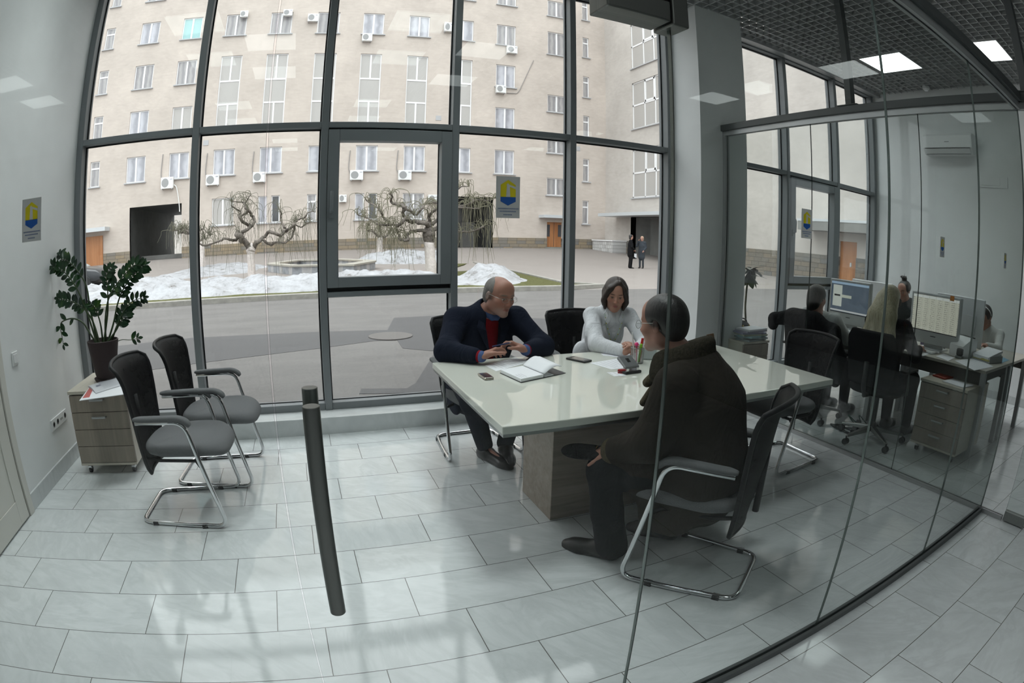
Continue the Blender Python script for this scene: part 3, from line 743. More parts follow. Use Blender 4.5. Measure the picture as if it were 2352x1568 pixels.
def inside(poly, x, y):
    c = False; n = len(poly)
    for i in range(n):
        (x0, y0), (x1, y1) = poly[i], poly[(i+1) % n]
        if (y0 > y) != (y1 > y) and x < (x1 - x0) * (y - y0) / (y1 - y0) + x0: c = not c
    return c
def edge_dist(poly, x, y):
    d = 1e9; n = len(poly)
    for i in range(n):
        (x0, y0), (x1, y1) = poly[i], poly[(i+1) % n]; dx, dy = x1 - x0, y1 - y0
        t = max(0, min(1, ((x - x0)*dx + (y - y0)*dy) / (dx*dx + dy*dy + 1e-9))); d = min(d, math.hypot(x - x0 - t*dx, y - y0 - t*dy))
    return d
from mathutils import noise as mnoise
def snow(poly, h, ramp, step, label, seed, lump=.5):
    xs = [p[0] for p in poly]; ys = [p[1] for p in poly]; x0, x1, y0, y1 = min(xs), max(xs), min(ys), max(ys)
    nx, ny = int((x1 - x0) / step) + 2, int((y1 - y0) / step) + 2; idx = {}; b = MB()
    for j in range(ny):
        for i in range(nx):
            x, y = x0 + i * step, y0 + j * step
            wob = .35 * mnoise.noise(Vector((x * .8, y * .8, seed)))
            d = edge_dist(poly, x, y) * (1 if inside(poly, x, y) else -1) + wob
            n = mnoise.fractal(Vector((x * 1.1, y * 1.1, seed)), .8, 2.2, 4); n2 = mnoise.noise(Vector((x * 4.5, y * 4.5, seed))) + .6 * mnoise.noise(Vector((x * 11, y * 11, seed)))
            t = max(0, min(1, d / ramp)); s = t * t * (3 - 2 * t)
            z = ground_z(y) - .06 + s * (h * (.8 + lump * n) + .035 * n2 + .06)
            idx[i, j] = len(b.v); b.v.append((x, y, z))
    for j in range(ny - 1):
        for i in range(nx - 1):
            q = [idx[i, j], idx[i+1, j], idx[i+1, j+1], idx[i, j+1]]
            if max(b.v[k][2] - ground_z(b.v[k][1]) for k in q) > -.055: b.f.append(tuple(q)); b.m.append(0)
    m = X.get('snow')
    if m is None:
        m, nt, o = _new('old_snow'); k = NT(nt); p = k.pos()
        f = k.noise(p, 2.2, 6, .7); g = k.noise(p, 14, 4, .7)
        dirt = k.ramp(k.math('ADD', k.math('MULTIPLY', f, .75), k.math('MULTIPLY', g, .3)), [(.42, (.37, .375, .39)), (.56, (.30, .30, .31)), (.70, (.11, .095, .083))])
        k.l(k.principled(dirt, .8, 0, .2, k.bump(g, .5, .03)), o.inputs[0]); X['snow'] = m
    o = b.build('snow_pile', m, None, smooth=True)
    tag(o, label, 'snow', kind='stuff'); return o

def grounds():
    # road, plaza (rising gently towards the far facade), lawns, kerbs
    struct('road', MB().box((-40, 4.62, -.12), (40, 14.55, 0)), X['asphalt'])
    pz = MB()
    ys = [14.55, 20, 28, 30, 32, 34, 36, 38, 40, 60]
    for a, c in zip(ys[:-1], ys[1:]): pz.add([(-40, a, ground_z(a)), (40, a, ground_z(a)), (40, c, ground_z(c)), (-40, c, ground_z(c))], [(0, 1, 2, 3)])
    struct('plaza_ground', pz, X['plaza'])
    kb = MB().box((-20, 14.42, -.02), (7.2, 14.66, .13)); kb.add([(7.2, 14.42, .13), (8.9, 15.0, .12), (8.75, 15.2, .12), (7.2, 14.66, .13), (7.2, 14.42, 0), (8.9, 15.0, 0), (8.75, 15.2, 0), (7.2, 14.66, 0)], [(0,1,2,3),(4,7,6,5),(0,4,5,1),(1,5,6,2),(2,6,7,3)])
    kb.add([(8.75, 15.0, .12), (7.9, 16.2, .11), (9.45, 33.8, .10), (9.6, 33.8, .10), (8.05, 16.2, .11), (8.95, 15.05, .12), (8.75, 15.0, 0), (7.9, 16.2, 0), (9.45, 33.8, 0), (9.6, 33.8, 0), (8.05, 16.2, 0), (8.95, 15.05, 0)],
           [(0, 1, 4, 5), (1, 2, 3, 4), (0, 6, 7, 1), (1, 7, 8, 2), (5, 4, 10, 11), (4, 3, 9, 10)])
    struct('kerb', kb, X['kerb'], bev=.01)
    struct('lawn', MB().prism([(-20, 14.66), (7.2, 14.66), (8.75, 15.2), (7.9, 16.2), (8.9, 24.0), (6.5, 22.5), (-4, 21.5), (-20, 21)], -.05, .06).prism([(9.38, 33.5), (9.1, 30.0), (7.0, 25.6), (6.0, 31.0)], -.05, .05), X['grass'])
    # darker repairs in the road
    P = lambda l: [tuple(on_z(x, y, 0).xy) for x, y in l]
    pm = MB()
    pm.prism(P([(140, 810), (440, 776), (735, 762), (890, 758), (905, 730), (1060, 722), (1300, 735), (1300, 800), (1035, 803), (990, 806), (925, 800), (912, 781), (860, 783), (735, 800), (450, 835), (140, 880)]), -.01, .004)
    pm.prism(P([(1010, 808), (997, 812), (955, 880), (935, 892), (830, 893), (825, 905), (1060, 900), (1060, 806)]), -.01, .004)
    struct('road_patch', pm, X['patch'])
    q0 = on_z(897, 773, 0)
    mh = thing('manhole_cover', 'round rusty-grey manhole cover in the asphalt outside the low window', 'manhole cover', (q0.x, q0.y, .004))
    MB().lathe([(.30, -.01), (.335, -.01), (.335, .014), (.30, .016)], seg=36).build('rim', mat('manhole_rim', (.10, .09, .085), .7), mh)
    b = MB().lathe([(.005, .0), (.298, .0), (.298, .010), (.005, .010)], seg=36)
    b.build('lid', mat('manhole_lid', (.16, .135, .12), .7), mh)
    s = MB()
    for i in range(9):
        y = -.22 + .055 * i; hw = math.sqrt(max(.27**2 - y*y, 0)) * .9
        for x0, x1 in ((-hw, -.02), (.02, hw)): s.box((x0, y - .012, .010), (x1, y + .012, .013))
    s.build('slots', mat('manhole_slots', (.04, .035, .035), .8), mh)

    # octagonal basin
    bt = [on_z(x, y, 0) for x, y in ((615.6, 624), (671, 631), (812, 629), (862, 618))]
    cxy = Vector((.8, 27.6)); near = [Vector((p.x, p.y)) for p in bt]
    poly = near + [cxy * 2 - p for p in near]
    poly = [(p.x, p.y) for p in poly]
    inn = [tuple(cxy + (Vector(p) - cxy) * .82) for p in poly]
    f = thing('fountain_basin', 'low octagonal basin clad in grey and white marble slabs behind the snow', 'fountain', (0, 0, 0))
    sl = MB(); n = len(poly)
    for i in range(n):
        a, c = Vector(poly[i]), Vector(poly[(i+1) % n]); ia, ic = Vector(inn[i]), Vector(inn[(i+1) % n])
        m = max(2, int((c - a).length / .42))
        for j in range(m):
            p, q = a.lerp(c, j / m), a.lerp(c, (j+1) / m); pi, qi = ia.lerp(ic, j / m), ia.lerp(ic, (j+1) / m)
            sl.add([(*p, -.05), (*q, -.05), (*qi, -.05), (*pi, -.05), (*p, .33), (*q, .33), (*qi, .33), (*pi, .33)], [(0,1,5,4),(2,3,7,6),(4,5,6,7)], (i * 3 + j * j + j) % 3)
    sl.build('basin_wall', [mat('basin_grey', (.27, .28, .30), .5, noise=.4, nscale=3), mat('basin_white', (.50, .475, .445), .5), mat('basin_pale', (.40, .395, .395), .5, noise=.2, nscale=3)], f)
    cp = MB(); out2 = [tuple(cxy + (Vector(p) - cxy) * 1.02) for p in poly]; in2 = [tuple(cxy + (Vector(p) - cxy) * .79) for p in poly]
    for i in range(n):
        j = (i + 1) % n
        cp.add([(*out2[i], .33), (*out2[j], .33), (*in2[j], .33), (*in2[i], .33), (*out2[i], .40), (*out2[j], .40), (*in2[j], .40), (*in2[i], .40)], [(0,1,5,4),(2,3,7,6),(4,5,6,7),(3,2,1,0)])
    cp.build('coping', mat('basin_coping', (.33, .31, .27), .7, noise=.1, nscale=5), f)
    MB().prism(inn, -.05, .08).build('basin_floor', mat('basin_floor', (.30, .24, .18), .9, noise=.3, nscale=2), f)

    snow([(-15, 15.6), (-8, 15.3), (-4, 15.35), (1.5, 15.3), (4.2, 15.6), (5.2, 17.5), (4.6, 19.6), (2.6, 20.4), (.6, 20.6), (-1.2, 19.6), (-3.0, 20.2), (-5.0, 22.3), (-7.5, 23.0), (-12, 20.5), (-15, 17)], .42, 1.6, .12, 'big dirty snow bank along the kerb under the gnarled tree', 1.3)
    snow([(-9, 24.5), (-5, 26.2), (-2.6, 27.4), (-1.5, 30.5), (-3.5, 33.5), (-7, 32)], .22, 1.2, .2, 'low snow patch between the trees left of the marble basin', 4.1, .3)
    snow([(2.2, 30.2), (4.2, 28.8), (7.8, 28.6), (9.2, 31.5), (8.0, 34.5), (3.0, 33.5)], .55, 1.8, .16, 'white snow heap behind the marble basin, seen through the sash', 7.7, .35)
    snow([(3.6, 15.4), (6.6, 15.3), (7.7, 16.9), (8.3, 19.8), (7.2, 21.6), (5.4, 20.8), (4.2, 18)], .60, 1.7, .11, 'snow heap on the grass behind the bald man', 9.2, .4)

def tree(base, branches, twigs, label, green=False, seed=1, lime=None, hang=1.2, twr=.011, rise=.55):
    """branches: lists of (px, py, radius) seen on the tree's own plane; the crown gets its depth from a sway in y."""
    r = random.Random(seed); Y = base[2]; O = on_y(base[0], base[1], Y); O.z = ground_z(Y)
    t = thing('weeping_tree', label, 'tree', tuple(O), 0, 'pruned weeping trees in the courtyard')
    def world(pl, amp, ph):
        out = []
        for i, (x, y, rad) in enumerate(pl):
            p = on_y(x, y, Y); p.y += amp * math.sin(ph + i * 1.7) * min(1, i / 2); out.append(((p.x - O.x, p.y - O.y, p.z - O.z), rad))
        return out
    wood_ = MB(); tips = []
    for bi, pl in enumerate(branches):
        w_ = world(pl, 0 if bi == 0 else .55, bi * 1.9)
        pts = spline([p for p, _ in w_], 5); rad = np.interp(np.linspace(0, len(w_) - 1, len(pts)), range(len(w_)), [q for _, q in w_])
        jp = []
        for i, p in enumerate(pts):
            k = rad[i] * (.35 if bi else .07); jp.append(p + Vector((r.uniform(-k, k), r.uniform(-k, k), r.uniform(-k, k))) if 0 < i < len(pts) - 1 else p)
        if bi == 0:
            zc = lime if lime is not None else 1.4
            lo = [(p, q) for p, q in zip(jp, rad) if p.z <= zc + .1]; hi = [(p, q) for p, q in zip(jp, rad) if p.z >= zc - .15]
            MB().tube([p for p, _ in lo], [q * 1.02 for _, q in lo], 12).build('whitewashed_trunk', X['lime'], t, smooth=True)
            if len(hi) > 1: wood_.tube([p for p, _ in hi], [q for _, q in hi], 10)
        else:
            wood_.tube(jp, [q * .78 for q in rad], 8)
            n = len(jp); tips += [(jp[i], 1 if i > n * .6 else .5) for i in range(int(n * .3), n)]
            tips += [(jp[-1], 1)] * 3
    wood_.build('branches', X['bark'], t, smooth=True)
    tw = MB()
    for i in range(twigs):
        p, wgt = r.choice(tips)
        if r.random() > wgt + .25: continue
        a = r.uniform(0, 6.28); up = r.uniform(.06, rise); out = r.uniform(.15, .75); dn = r.uniform(.3, 1.0) * hang
        d = Vector((math.cos(a), math.sin(a) * .8, 0))
        q = [p, p + d * out * .4 + Vector((0, 0, up)), p + d * out + Vector((0, 0, up * .6)), p + d * (out * 1.15) + Vector((r.uniform(-.1, .1), 0, up - dn * .6)), p + d * (out * 1.2) + Vector((r.uniform(-.15, .15), r.uniform(-.1, .1), up - dn * 1.5))]
        pts = spline(q, 4); tw.tube(pts, list(np.linspace(twr, twr * .45, len(pts))), 4, cap=False)
    o = tw.build('twigs', X['twig_green'] if green else X['twig'], t); o['kind'] = 'stuff'
    return t
def trees():
    z = lambda l, ox, oy, s: [(ox + a / s, oy + b / s, c) for a, b, c in l]
    A = lambda l: z(l, 400, 420, 6.533)
    B_ = lambda l: z(l, 780, 420, 5.88)
    tree((578, 644, 22.8), [
        A([(1172, 1465, .17), (1160, 1250, .155), (1150, 1080, .15), (1150, 1000, .20), (1180, 950, .17)]),
        A([(1150, 1000, .19), (1080, 900, .15), (985, 790, .14), (930, 735, .11)]),
        A([(1185, 985, .15), (1260, 880, .11), (1330, 820, .09), (1420, 740, .09), (1520, 755, .08), (1600, 790, .08), (1660, 720, .09), (1740, 680, .07), (1800, 640, .06), (1830, 570, .05), (1900, 530, .045), (1960, 520, .04), (2000, 460, .035), (2070, 420, .025), (2120, 430, .015)]),
        A([(1330, 850, .07), (1430, 925, .075), (1520, 890, .06), (1660, 895, .055), (1750, 830, .05), (1790, 730, .05), (1810, 620, .05)]),
        A([(985, 790, .11), (900, 860, .08), (800, 830, .06), (700, 860, .055), (600, 890, .05), (490, 940, .05), (410, 900, .04), (380, 860, .03)]),
        A([(985, 780, .11), (1080, 710, .09), (1150, 650, .09), (1080, 620, .08), (1020, 560, .08), (990, 500, .07), (980, 430, .05), (930, 390, .04), (880, 350, .03)]),
        A([(1150, 650, .08), (1200, 580, .07), (1160, 480, .08), (1110, 410, .07), (1070, 340, .06), (1030, 280, .05), (940, 280, .03), (890, 290, .02)]),
        A([(1000, 500, .05), (1080, 440, .06), (1110, 420, .06)]), A([(1070, 300, .04), (1130, 220, .03), (1160, 170, .02)]),
        A([(1660, 690, .07), (1630, 640, .05), (1590, 520, .04), (1610, 460, .03), (1590, 420, .02)]),
        A([(1830, 630, .03), (1900, 660, .035), (1980, 620, .03), (2050, 590, .02)])],
        190, 'gnarled weeping tree with whitewashed trunk in the snow, left of the window sash', False, 3, 1.55, 1.3, .0095, .45)
    tree((985, 634, 21.3), [
        B_([(1235, 1250, .24), (1225, 1000, .20), (1210, 800, .20), (1200, 700, .26), (1215, 640, .22)]),
        B_([(1210, 660, .18), (1180, 580, .12), (1090, 540, .10), (1010, 520, .10), (930, 490, .09), (850, 490, .08), (800, 570, .08), (720, 560, .06), (620, 570, .05), (500, 560, .05), (430, 500, .04), (340, 450, .03), (230, 430, .02)]),
        B_([(1190, 660, .12), (1100, 640, .09), (1010, 650, .08), (930, 710, .08), (880, 765, .08), (810, 760, .07), (830, 690, .06), (770, 650, .04)]),
        B_([(1230, 640, .14), (1240, 520, .10), (1230, 430, .08), (1260, 360, .06)]),
        B_([(930, 500, .08), (860, 420, .07), (850, 340, .08), (780, 290, .08), (720, 240, .06), (700, 180, .04), (640, 160, .03)]),
        B_([(1040, 430, .05), (1090, 360, .06), (1150, 290, .06), (1230, 260, .05), (1290, 270, .04)]), B_([(860, 350, .07), (960, 370, .06), (1040, 430, .05)]),
        B_([(660, 520, .05), (600, 460, .05), (540, 400, .05), (470, 310, .04), (400, 240, .03), (350, 200, .02)]),
        B_([(1240, 640, .12), (1400, 560, .08), (1560, 640, .06), (1700, 660, .05), (1800, 650, .045), (1870, 600, .035), (1960, 590, .03)]),
        B_([(1250, 560, .10), (1420, 400, .07), (1600, 320, .06), (1700, 300, .05), (1760, 250, .05), (1780, 200, .03), (1850, 220, .03), (1980, 240, .03), (2060, 210, .02)]),
        B_([(1420, 400, .06), (1560, 160, .04), (1620, 60, .03), (1700, 60, .02)]), B_([(1600, 330, .05), (1720, 340, .04), (1830, 350, .03), (1950, 320, .02)])],
        330, 'bushy grey-green weeping tree with a thick whitewashed trunk at the window sash', True, 8, 1.2, 1.1, .012, .32)
    tree((866, 588, 32.5), [
        B_([(545, 990, .20), (540, 880, .17), (545, 780, .17), (555, 740, .16)]),
        B_([(550, 760, .13), (500, 700, .09), (430, 650, .07), (380, 640, .06), (400, 580, .04)]), B_([(560, 750, .12), (640, 700, .07), (720, 640, .05)]), B_([(550, 740, .1), (560, 660, .07), (520, 600, .05)])],
        130, 'small weeping tree far behind the basin, seen through the sash', True, 12, 1.7, 1.2, .013, .3)
    tree((464, 618, 31), [
        A([(420, 1290, .22), (410, 1100, .19), (405, 960, .18), (380, 880, .16)]),
        A([(380, 890, .13), (300, 780, .10), (220, 720, .09), (140, 655, .07), (60, 690, .05), (10, 730, .03)]), A([(300, 770, .07), (200, 760, .06), (100, 745, .05), (40, 760, .03)]),
        A([(390, 880, .10), (430, 830, .05), (470, 850, .04)]), A([(300, 740, .06), (400, 710, .05), (460, 690, .03), (540, 800, .02)])],
        120, 'weeping tree half hidden behind the second mullion, beside the dark passage', False, 21, 2.0, 1.0, .014)

def car():
    Y = 23.5; fx = on_y(247, 620, Y).x
    t = thing('car', 'dark car parked beyond the snow at the left edge of the window', 'car', (fx - 4.3, Y, 0))
    sec = [(0, .55, .95), (.15, .35, 1.0), (.9, .28, 1.02), (1.2, .28, 1.05), (2.2, .28, 1.05), (3.2, .28, 1.0), (4.0, .3, .88), (4.25, .42, .75), (4.3, .5, .66)]
    b = MB(); n = 12
    def ring(x, z0, z1, hw=.86):
        zc, hh = (z0 + z1) / 2, (z1 - z0) / 2; out = []
        for k in range(16):
            a = 2 * math.pi * k / 16; c, s = math.cos(a), math.sin(a)
            out.append((x, hw * math.copysign(abs(c)**.45, c), zc + hh * math.copysign(abs(s)**.45, s)))
        return out
    vs = []
    for (x, a, c) in sec: vs += ring(x, a, c)
    fs = [(i*16+k, i*16+(k+1) % 16, (i+1)*16+(k+1) % 16, (i+1)*16+k) for i in range(len(sec)-1) for k in range(16)] + [tuple(range(16))[::-1], tuple((len(sec)-1)*16 + k for k in range(16))]
    paint = mat('dark_car_paint', (.022, .024, .028), .2, spec=.6)
    b.add(vs, fs).build('body', paint, t, smooth='auto')
    c = MB(); pr = [(.35, 1.0), (.8, 1.45), (1.3, 1.5), (2.2, 1.48), (3.15, .98)]
    vs = [(x, s * (.80 if z < 1.2 else .62), z) for x, z in pr for s in (-1, 1)]
    c.add(vs, [(2*i, 2*i+1, 2*i+3, 2*i+2) for i in range(4)] + [(0, 2, 4, 6, 8), (9, 7, 5, 3, 1), (0, 8, 9, 1)]).build('cabin', paint, t, bev=.05)
    g = MB().add([(.75, -.79, 1.03), (2.95, -.79, 1.03), (2.18, -.655, 1.41), (1.0, -.655, 1.41)], [(0, 1, 2, 3)]).add([(3.14, -.68, 1.0), (3.14, .68, 1.0), (2.26, .54, 1.46), (2.26, -.54, 1.46)], [(0, 1, 2, 3)])
    g.v = [(v[0] + (.02 if v[0] > 2.2 and abs(v[1]) < .69 else 0), v[1] - (.03 if v[1] < -.6 else 0), v[2]) for v in g.v]
    g.build('glazing', mat('car_glass', (.25, .28, .28), .1, spec=.7), t)
    MB().boxc((2.75, -.95, 1.05), (.14, .2, .13)).build('wing_mirror', paint, t, bev=.03)
    for x in (.85, 3.45):
        for s in (-1, 1):
            wl = MB().lathe([(.12, -.1), (.31, -.1), (.33, -.07), (.33, .07), (.31, .1), (.12, .1)], (x, s * .78, .33), 24, axis='y').build('wheel', M['black'], t)
    MB().boxc((4.27, -.55, .68), (.06, .3, .1)).boxc((4.27, .55, .68), (.06, .3, .1)).build('headlight', M['white_plastic'], t)

facade(); grounds(); trees(); car()
# ============================================================ FURNITURE
def mesh_fabric():
    m, nt, o = _new('black_mesh_fabric'); k = NT(nt); p = k.coord('Object')
    a = k.noise(k.vmul(p, (1, 6, 6)), 2.2, 3, .6, 1.5)
    t = k.n('ShaderNodeBsdfTransparent'); d = k.principled((.004, .004, .0045), .6, 0, .12)
    mx = k.n('ShaderNodeMixShader'); k.l(k.math('MULTIPLY', k.math('GREATER_THAN', a, .40), k.ramp(a, [(.45, (.04, .04, .04)), (.75, (.14, .14, .14))])), mx.inputs[0]); k.l(d, mx.inputs[1]); k.l(t.outputs[0], mx.inputs[2])
    k.l(mx.outputs[0], o.inputs[0]); return m
M['mesh_black'] = mesh_fabric()
M['chair_frame_black'] = mat('chair_back_frame', (.007, .007, .008), .5, spec=.25)

def se(c, s, e): return math.copysign(abs(c)**e, c), math.copysign(abs(s)**e, s)
def cushion(mb, cx, cy, z0, z1, fn, nr=5, n=40, dome=.02):
    """A soft slab: fn(angle) gives the outline point; rounded edge, slightly domed top."""
    zc, hh = (z0 + z1) / 2, (z1 - z0) / 2; prof = [(.0, -1)] + [(1 - .10 * (1 - math.cos(a)) * 1.6, math.sin(a)) for a in np.linspace(-1.35, 1.35, nr * 2)] + [(.75, 1.04), (.4, 1.12), (.0, 1.14)]
    vs = []
    for r, h in prof:
        for k in range(n):
            x, y = fn(2 * math.pi * k / n); vs.append((cx + x * max(r, .001), cy + y * max(r, .001), zc + hh * h))
    fs = [(i*n+k, i*n+(k+1) % n, (i+1)*n+(k+1) % n, (i+1)*n+k) for i in range(len(prof)-1) for k in range(n)]
    return mb.add(vs, fs)

def visitor_chair(label, loc, rot):
    """Local +x is the way the sitter faces."""
    t = thing('visitor_chair', label, 'chair', (*loc, 0), rot, 'cantilever meeting chairs')
    r = .0125; hb, hf = .215, .27                       # half widths at the back and the front of the base
    L = []
    for s in (1, -1):
        L.append([(-.17, s * .275, .612), (.06, s * .275, .617), (.115, s * .275, .60), (.245, s * hf, r + .004), (.18, s * hf, r)])
    left = [(-.19, .262, .612), (.105, .272, .615), (.265, hf, r), (.0, hf * .93, r), (-.29, hb, r)]
    right = [(x, -y, z) for x, y, z in reversed(left)]
    path = smooth_path(left + right, [.07, .075, .2, .07, .07, .2, .075, .07], 7)
    MB().tube(path, r, 12).build('tube_frame', M['chrome'], t, smooth=True)
    sb = MB()
    for s in (1, -1): sb.tube([(.165, s * .272, .37), (.12, s * .20, .375), (-.1, s * .19, .375), (-.225, s * .12, .37)], .010, 8)
    sb.tube([(.12, -.2, .375), (.12, .2, .375)], .010, 8).build('seat_bracket', M['chair_frame_black'], t, smooth=True)
    for x, s in ((.12, 1), (.12, -1), (-.2, 1), (-.2, -1)):
        yy = s * (hf * .96 if x > 0 else hb + .012)
        MB().boxc((x, yy, r * .75), (.035, .031, .024)).build('glide', M['black'], t, bev=.003)
    for s in (1, -1):
        a = MB(); pts = [(-.20, s * .262, .632), (-.12, s * .265, .634), (0, s * .27, .637), (.07, s * .272, .637), (.115, s * .272, .622), (.14, s * .272, .595)]
        pts = spline(pts, 5); n = len(pts); vs = []; m = 14
        for i, p in enumerate(pts):
            tt = (pts[min(i+1, n-1)] - pts[max(i-1, 0)]).normalized(); nz = Vector((-tt.z, 0, tt.x)); q = i / (n - 1)
            k = min(1, (.25 + 6 * q) ** .5, (.35 + 6 * (1 - q)) ** .5)
            for j in range(m):
                c, s_ = se(math.cos(6.2832 * j / m), math.sin(6.2832 * j / m), .7); vs.append(p + Vector((0, 1, 0)) * c * .027 * k + nz * s_ * .0145 * k)
        fs = [(i*m+j, i*m+(j+1) % m, (i+1)*m+(j+1) % m, (i+1)*m+j) for i in range(n-1) for j in range(m)] + [tuple(range(m))[::-1], tuple((n-1)*m+j for j in range(m))]
        a.add(vs, fs).build('armrest', M['fabric'], t, smooth=True)
    # seat: waisted at the back, rounded front
    def outl(a):
        c, s = se(math.cos(a), math.sin(a), .62); return (.262 * c, (.245 + .012 * c) * s)
    s = MB(); cushion(s, .045, 0, .385, .452, outl)
    s.v = [(x, y, z + .020 * math.cos(max(-1, min(1, (x - .10) / .26)) * 1.2) - .030 * max(0, (x - .17) / .13) ** 2 + (.006 if x < -.1 else 0)) for x, y, z in s.v]
    s.build('seat', M['fabric'], t, smooth=True)
    # back: a leaning mesh sling that flares at the top and narrows to a tail under the seat
    prof = [(.285, -.200, .150), (.33, -.208, .178), (.42, -.218, .190), (.50, -.224, .198), (.60, -.230, .208), (.70, -.238, .222), (.80, -.252, .236), (.86, -.270, .246), (.895, -.298, .244), (.912, -.325, .222)]
    zs, xs, ws = zip(*prof)
    def back(u, v):
        z = zs[0] + (zs[-1] - zs[0]) * v; x = np.interp(z, zs, xs); w_ = np.interp(z, zs, ws); y = (u * 2 - 1) * w_
        tail = .0 if z > .42 else (.42 - z) * .5
        return (x - .055 * (1 - (2*u-1)**2) * (.4 + .6 * min(1, max(0, (z - .36) / .3))) + .012, y, z - .012 * (2*u-1)**2 * (1 if v > .95 else 0))
    b = MB().grid(19, 26, back); o = b.build('backrest', M['mesh_black'], t, smooth=True, solid=.012)
    rim = [back(0, v) for v in np.linspace(0, 1, 18)] + [back(u, 1) for u in np.linspace(.08, .92, 8)] + [back(1, v) for v in np.linspace(1, 0, 18)] + [back(u, 0) for u in np.linspace(.9, .1, 5)]
    MB().tube(rim, .0125, 8, closed=True).build('back_frame', M['chair_frame_black'], o, smooth=True)
    MB().tube([(-.262, 0, .36), (-.266, 0, .55), (-.272, 0, .70)], .016, 8).build('back_spine', M['chair_frame_black'], o, smooth=True)
    return t

def chairs():
    t = visitor_chair('empty chrome cantilever chair nearest the glass on the left, mesh back overlapping the cabinet', (-.785, 3.09), R(-4))
    dup(t, (-.655, 3.62, 0), R(-5), 'empty chrome cantilever chair by the window, behind the other empty one')
    dup(t, (1.16, 3.70, 0), R(-88), 'chrome cantilever chair the bald man in the navy jacket sits on')
    dup(t, (2.08, 3.78, 0), R(-96), 'chrome cantilever chair the woman in the white shirt sits on')
    dup(t, (1.625, 1.772, 0), R(124), 'chrome cantilever chair under the man in the brown coat, back towards the glass')
    dup(t, (3.07, 2.60, 0), R(178), 'empty cantilever chair at the right end of the white table')

def table():
    t = thing('meeting_table', 'white glossy meeting table on a grey oak slab base', 'table', (1.83, 2.665, 0))
    MB().box((-1.075, -.62, .705), (1.075, .62, .740)).build('tabletop', M['table_white'], t, bev=.004)
    MB().box((-1.07, -.615, .690), (1.07, .615, .705)).build('underframe', M['steel'], t)
    MB().box((-.635, -.185, 0), (.73, .215, .69)).build('base', M['oak_grey'], t, bev=.003)
TZ = .7405
def flat_sheet(name, lab, cat, corners, mtl, z=TZ, th=.0006, group=None, lines=0, curl=0):
    c = sum((Vector(p) for p in corners), Vector((0, 0))) / len(corners); t = thing(name, lab, cat, (c.x, c.y, z), 0, group)
    p = [Vector(q) - c for q in corners]; b = MB().prism([tuple(q) for q in p], 0, th); b.build('sheet', mtl, t)
    if lines:
        ln = MB(); a, d = p[0], p[-1]; e, f = p[1], p[2]
        for i in range(lines):
            v = .12 + .76 * i / max(1, lines - 1); l0 = a.lerp(d, v); l1 = e.lerp(f, v); l0, l1 = l0.lerp(l1, .1), l0.lerp(l1, .9 - .25 * ((i * 7) % 3 == 0)); nn = (d - a).normalized() * .0012
            ln.add([(*(l0 - nn), th + .0003), (*(l1 - nn), th + .0003), (*(l1 + nn), th + .0003), (*(l0 + nn), th + .0003)], [(0, 1, 2, 3)])
        ln.build('printed_lines', M['ink'], t)
    return t
M['ink'] = mat('ink', (.22, .23, .28), .7)
def px_t(*l, z=TZ): return [tuple(on_z(x, y, z).xy) for x, y in l]

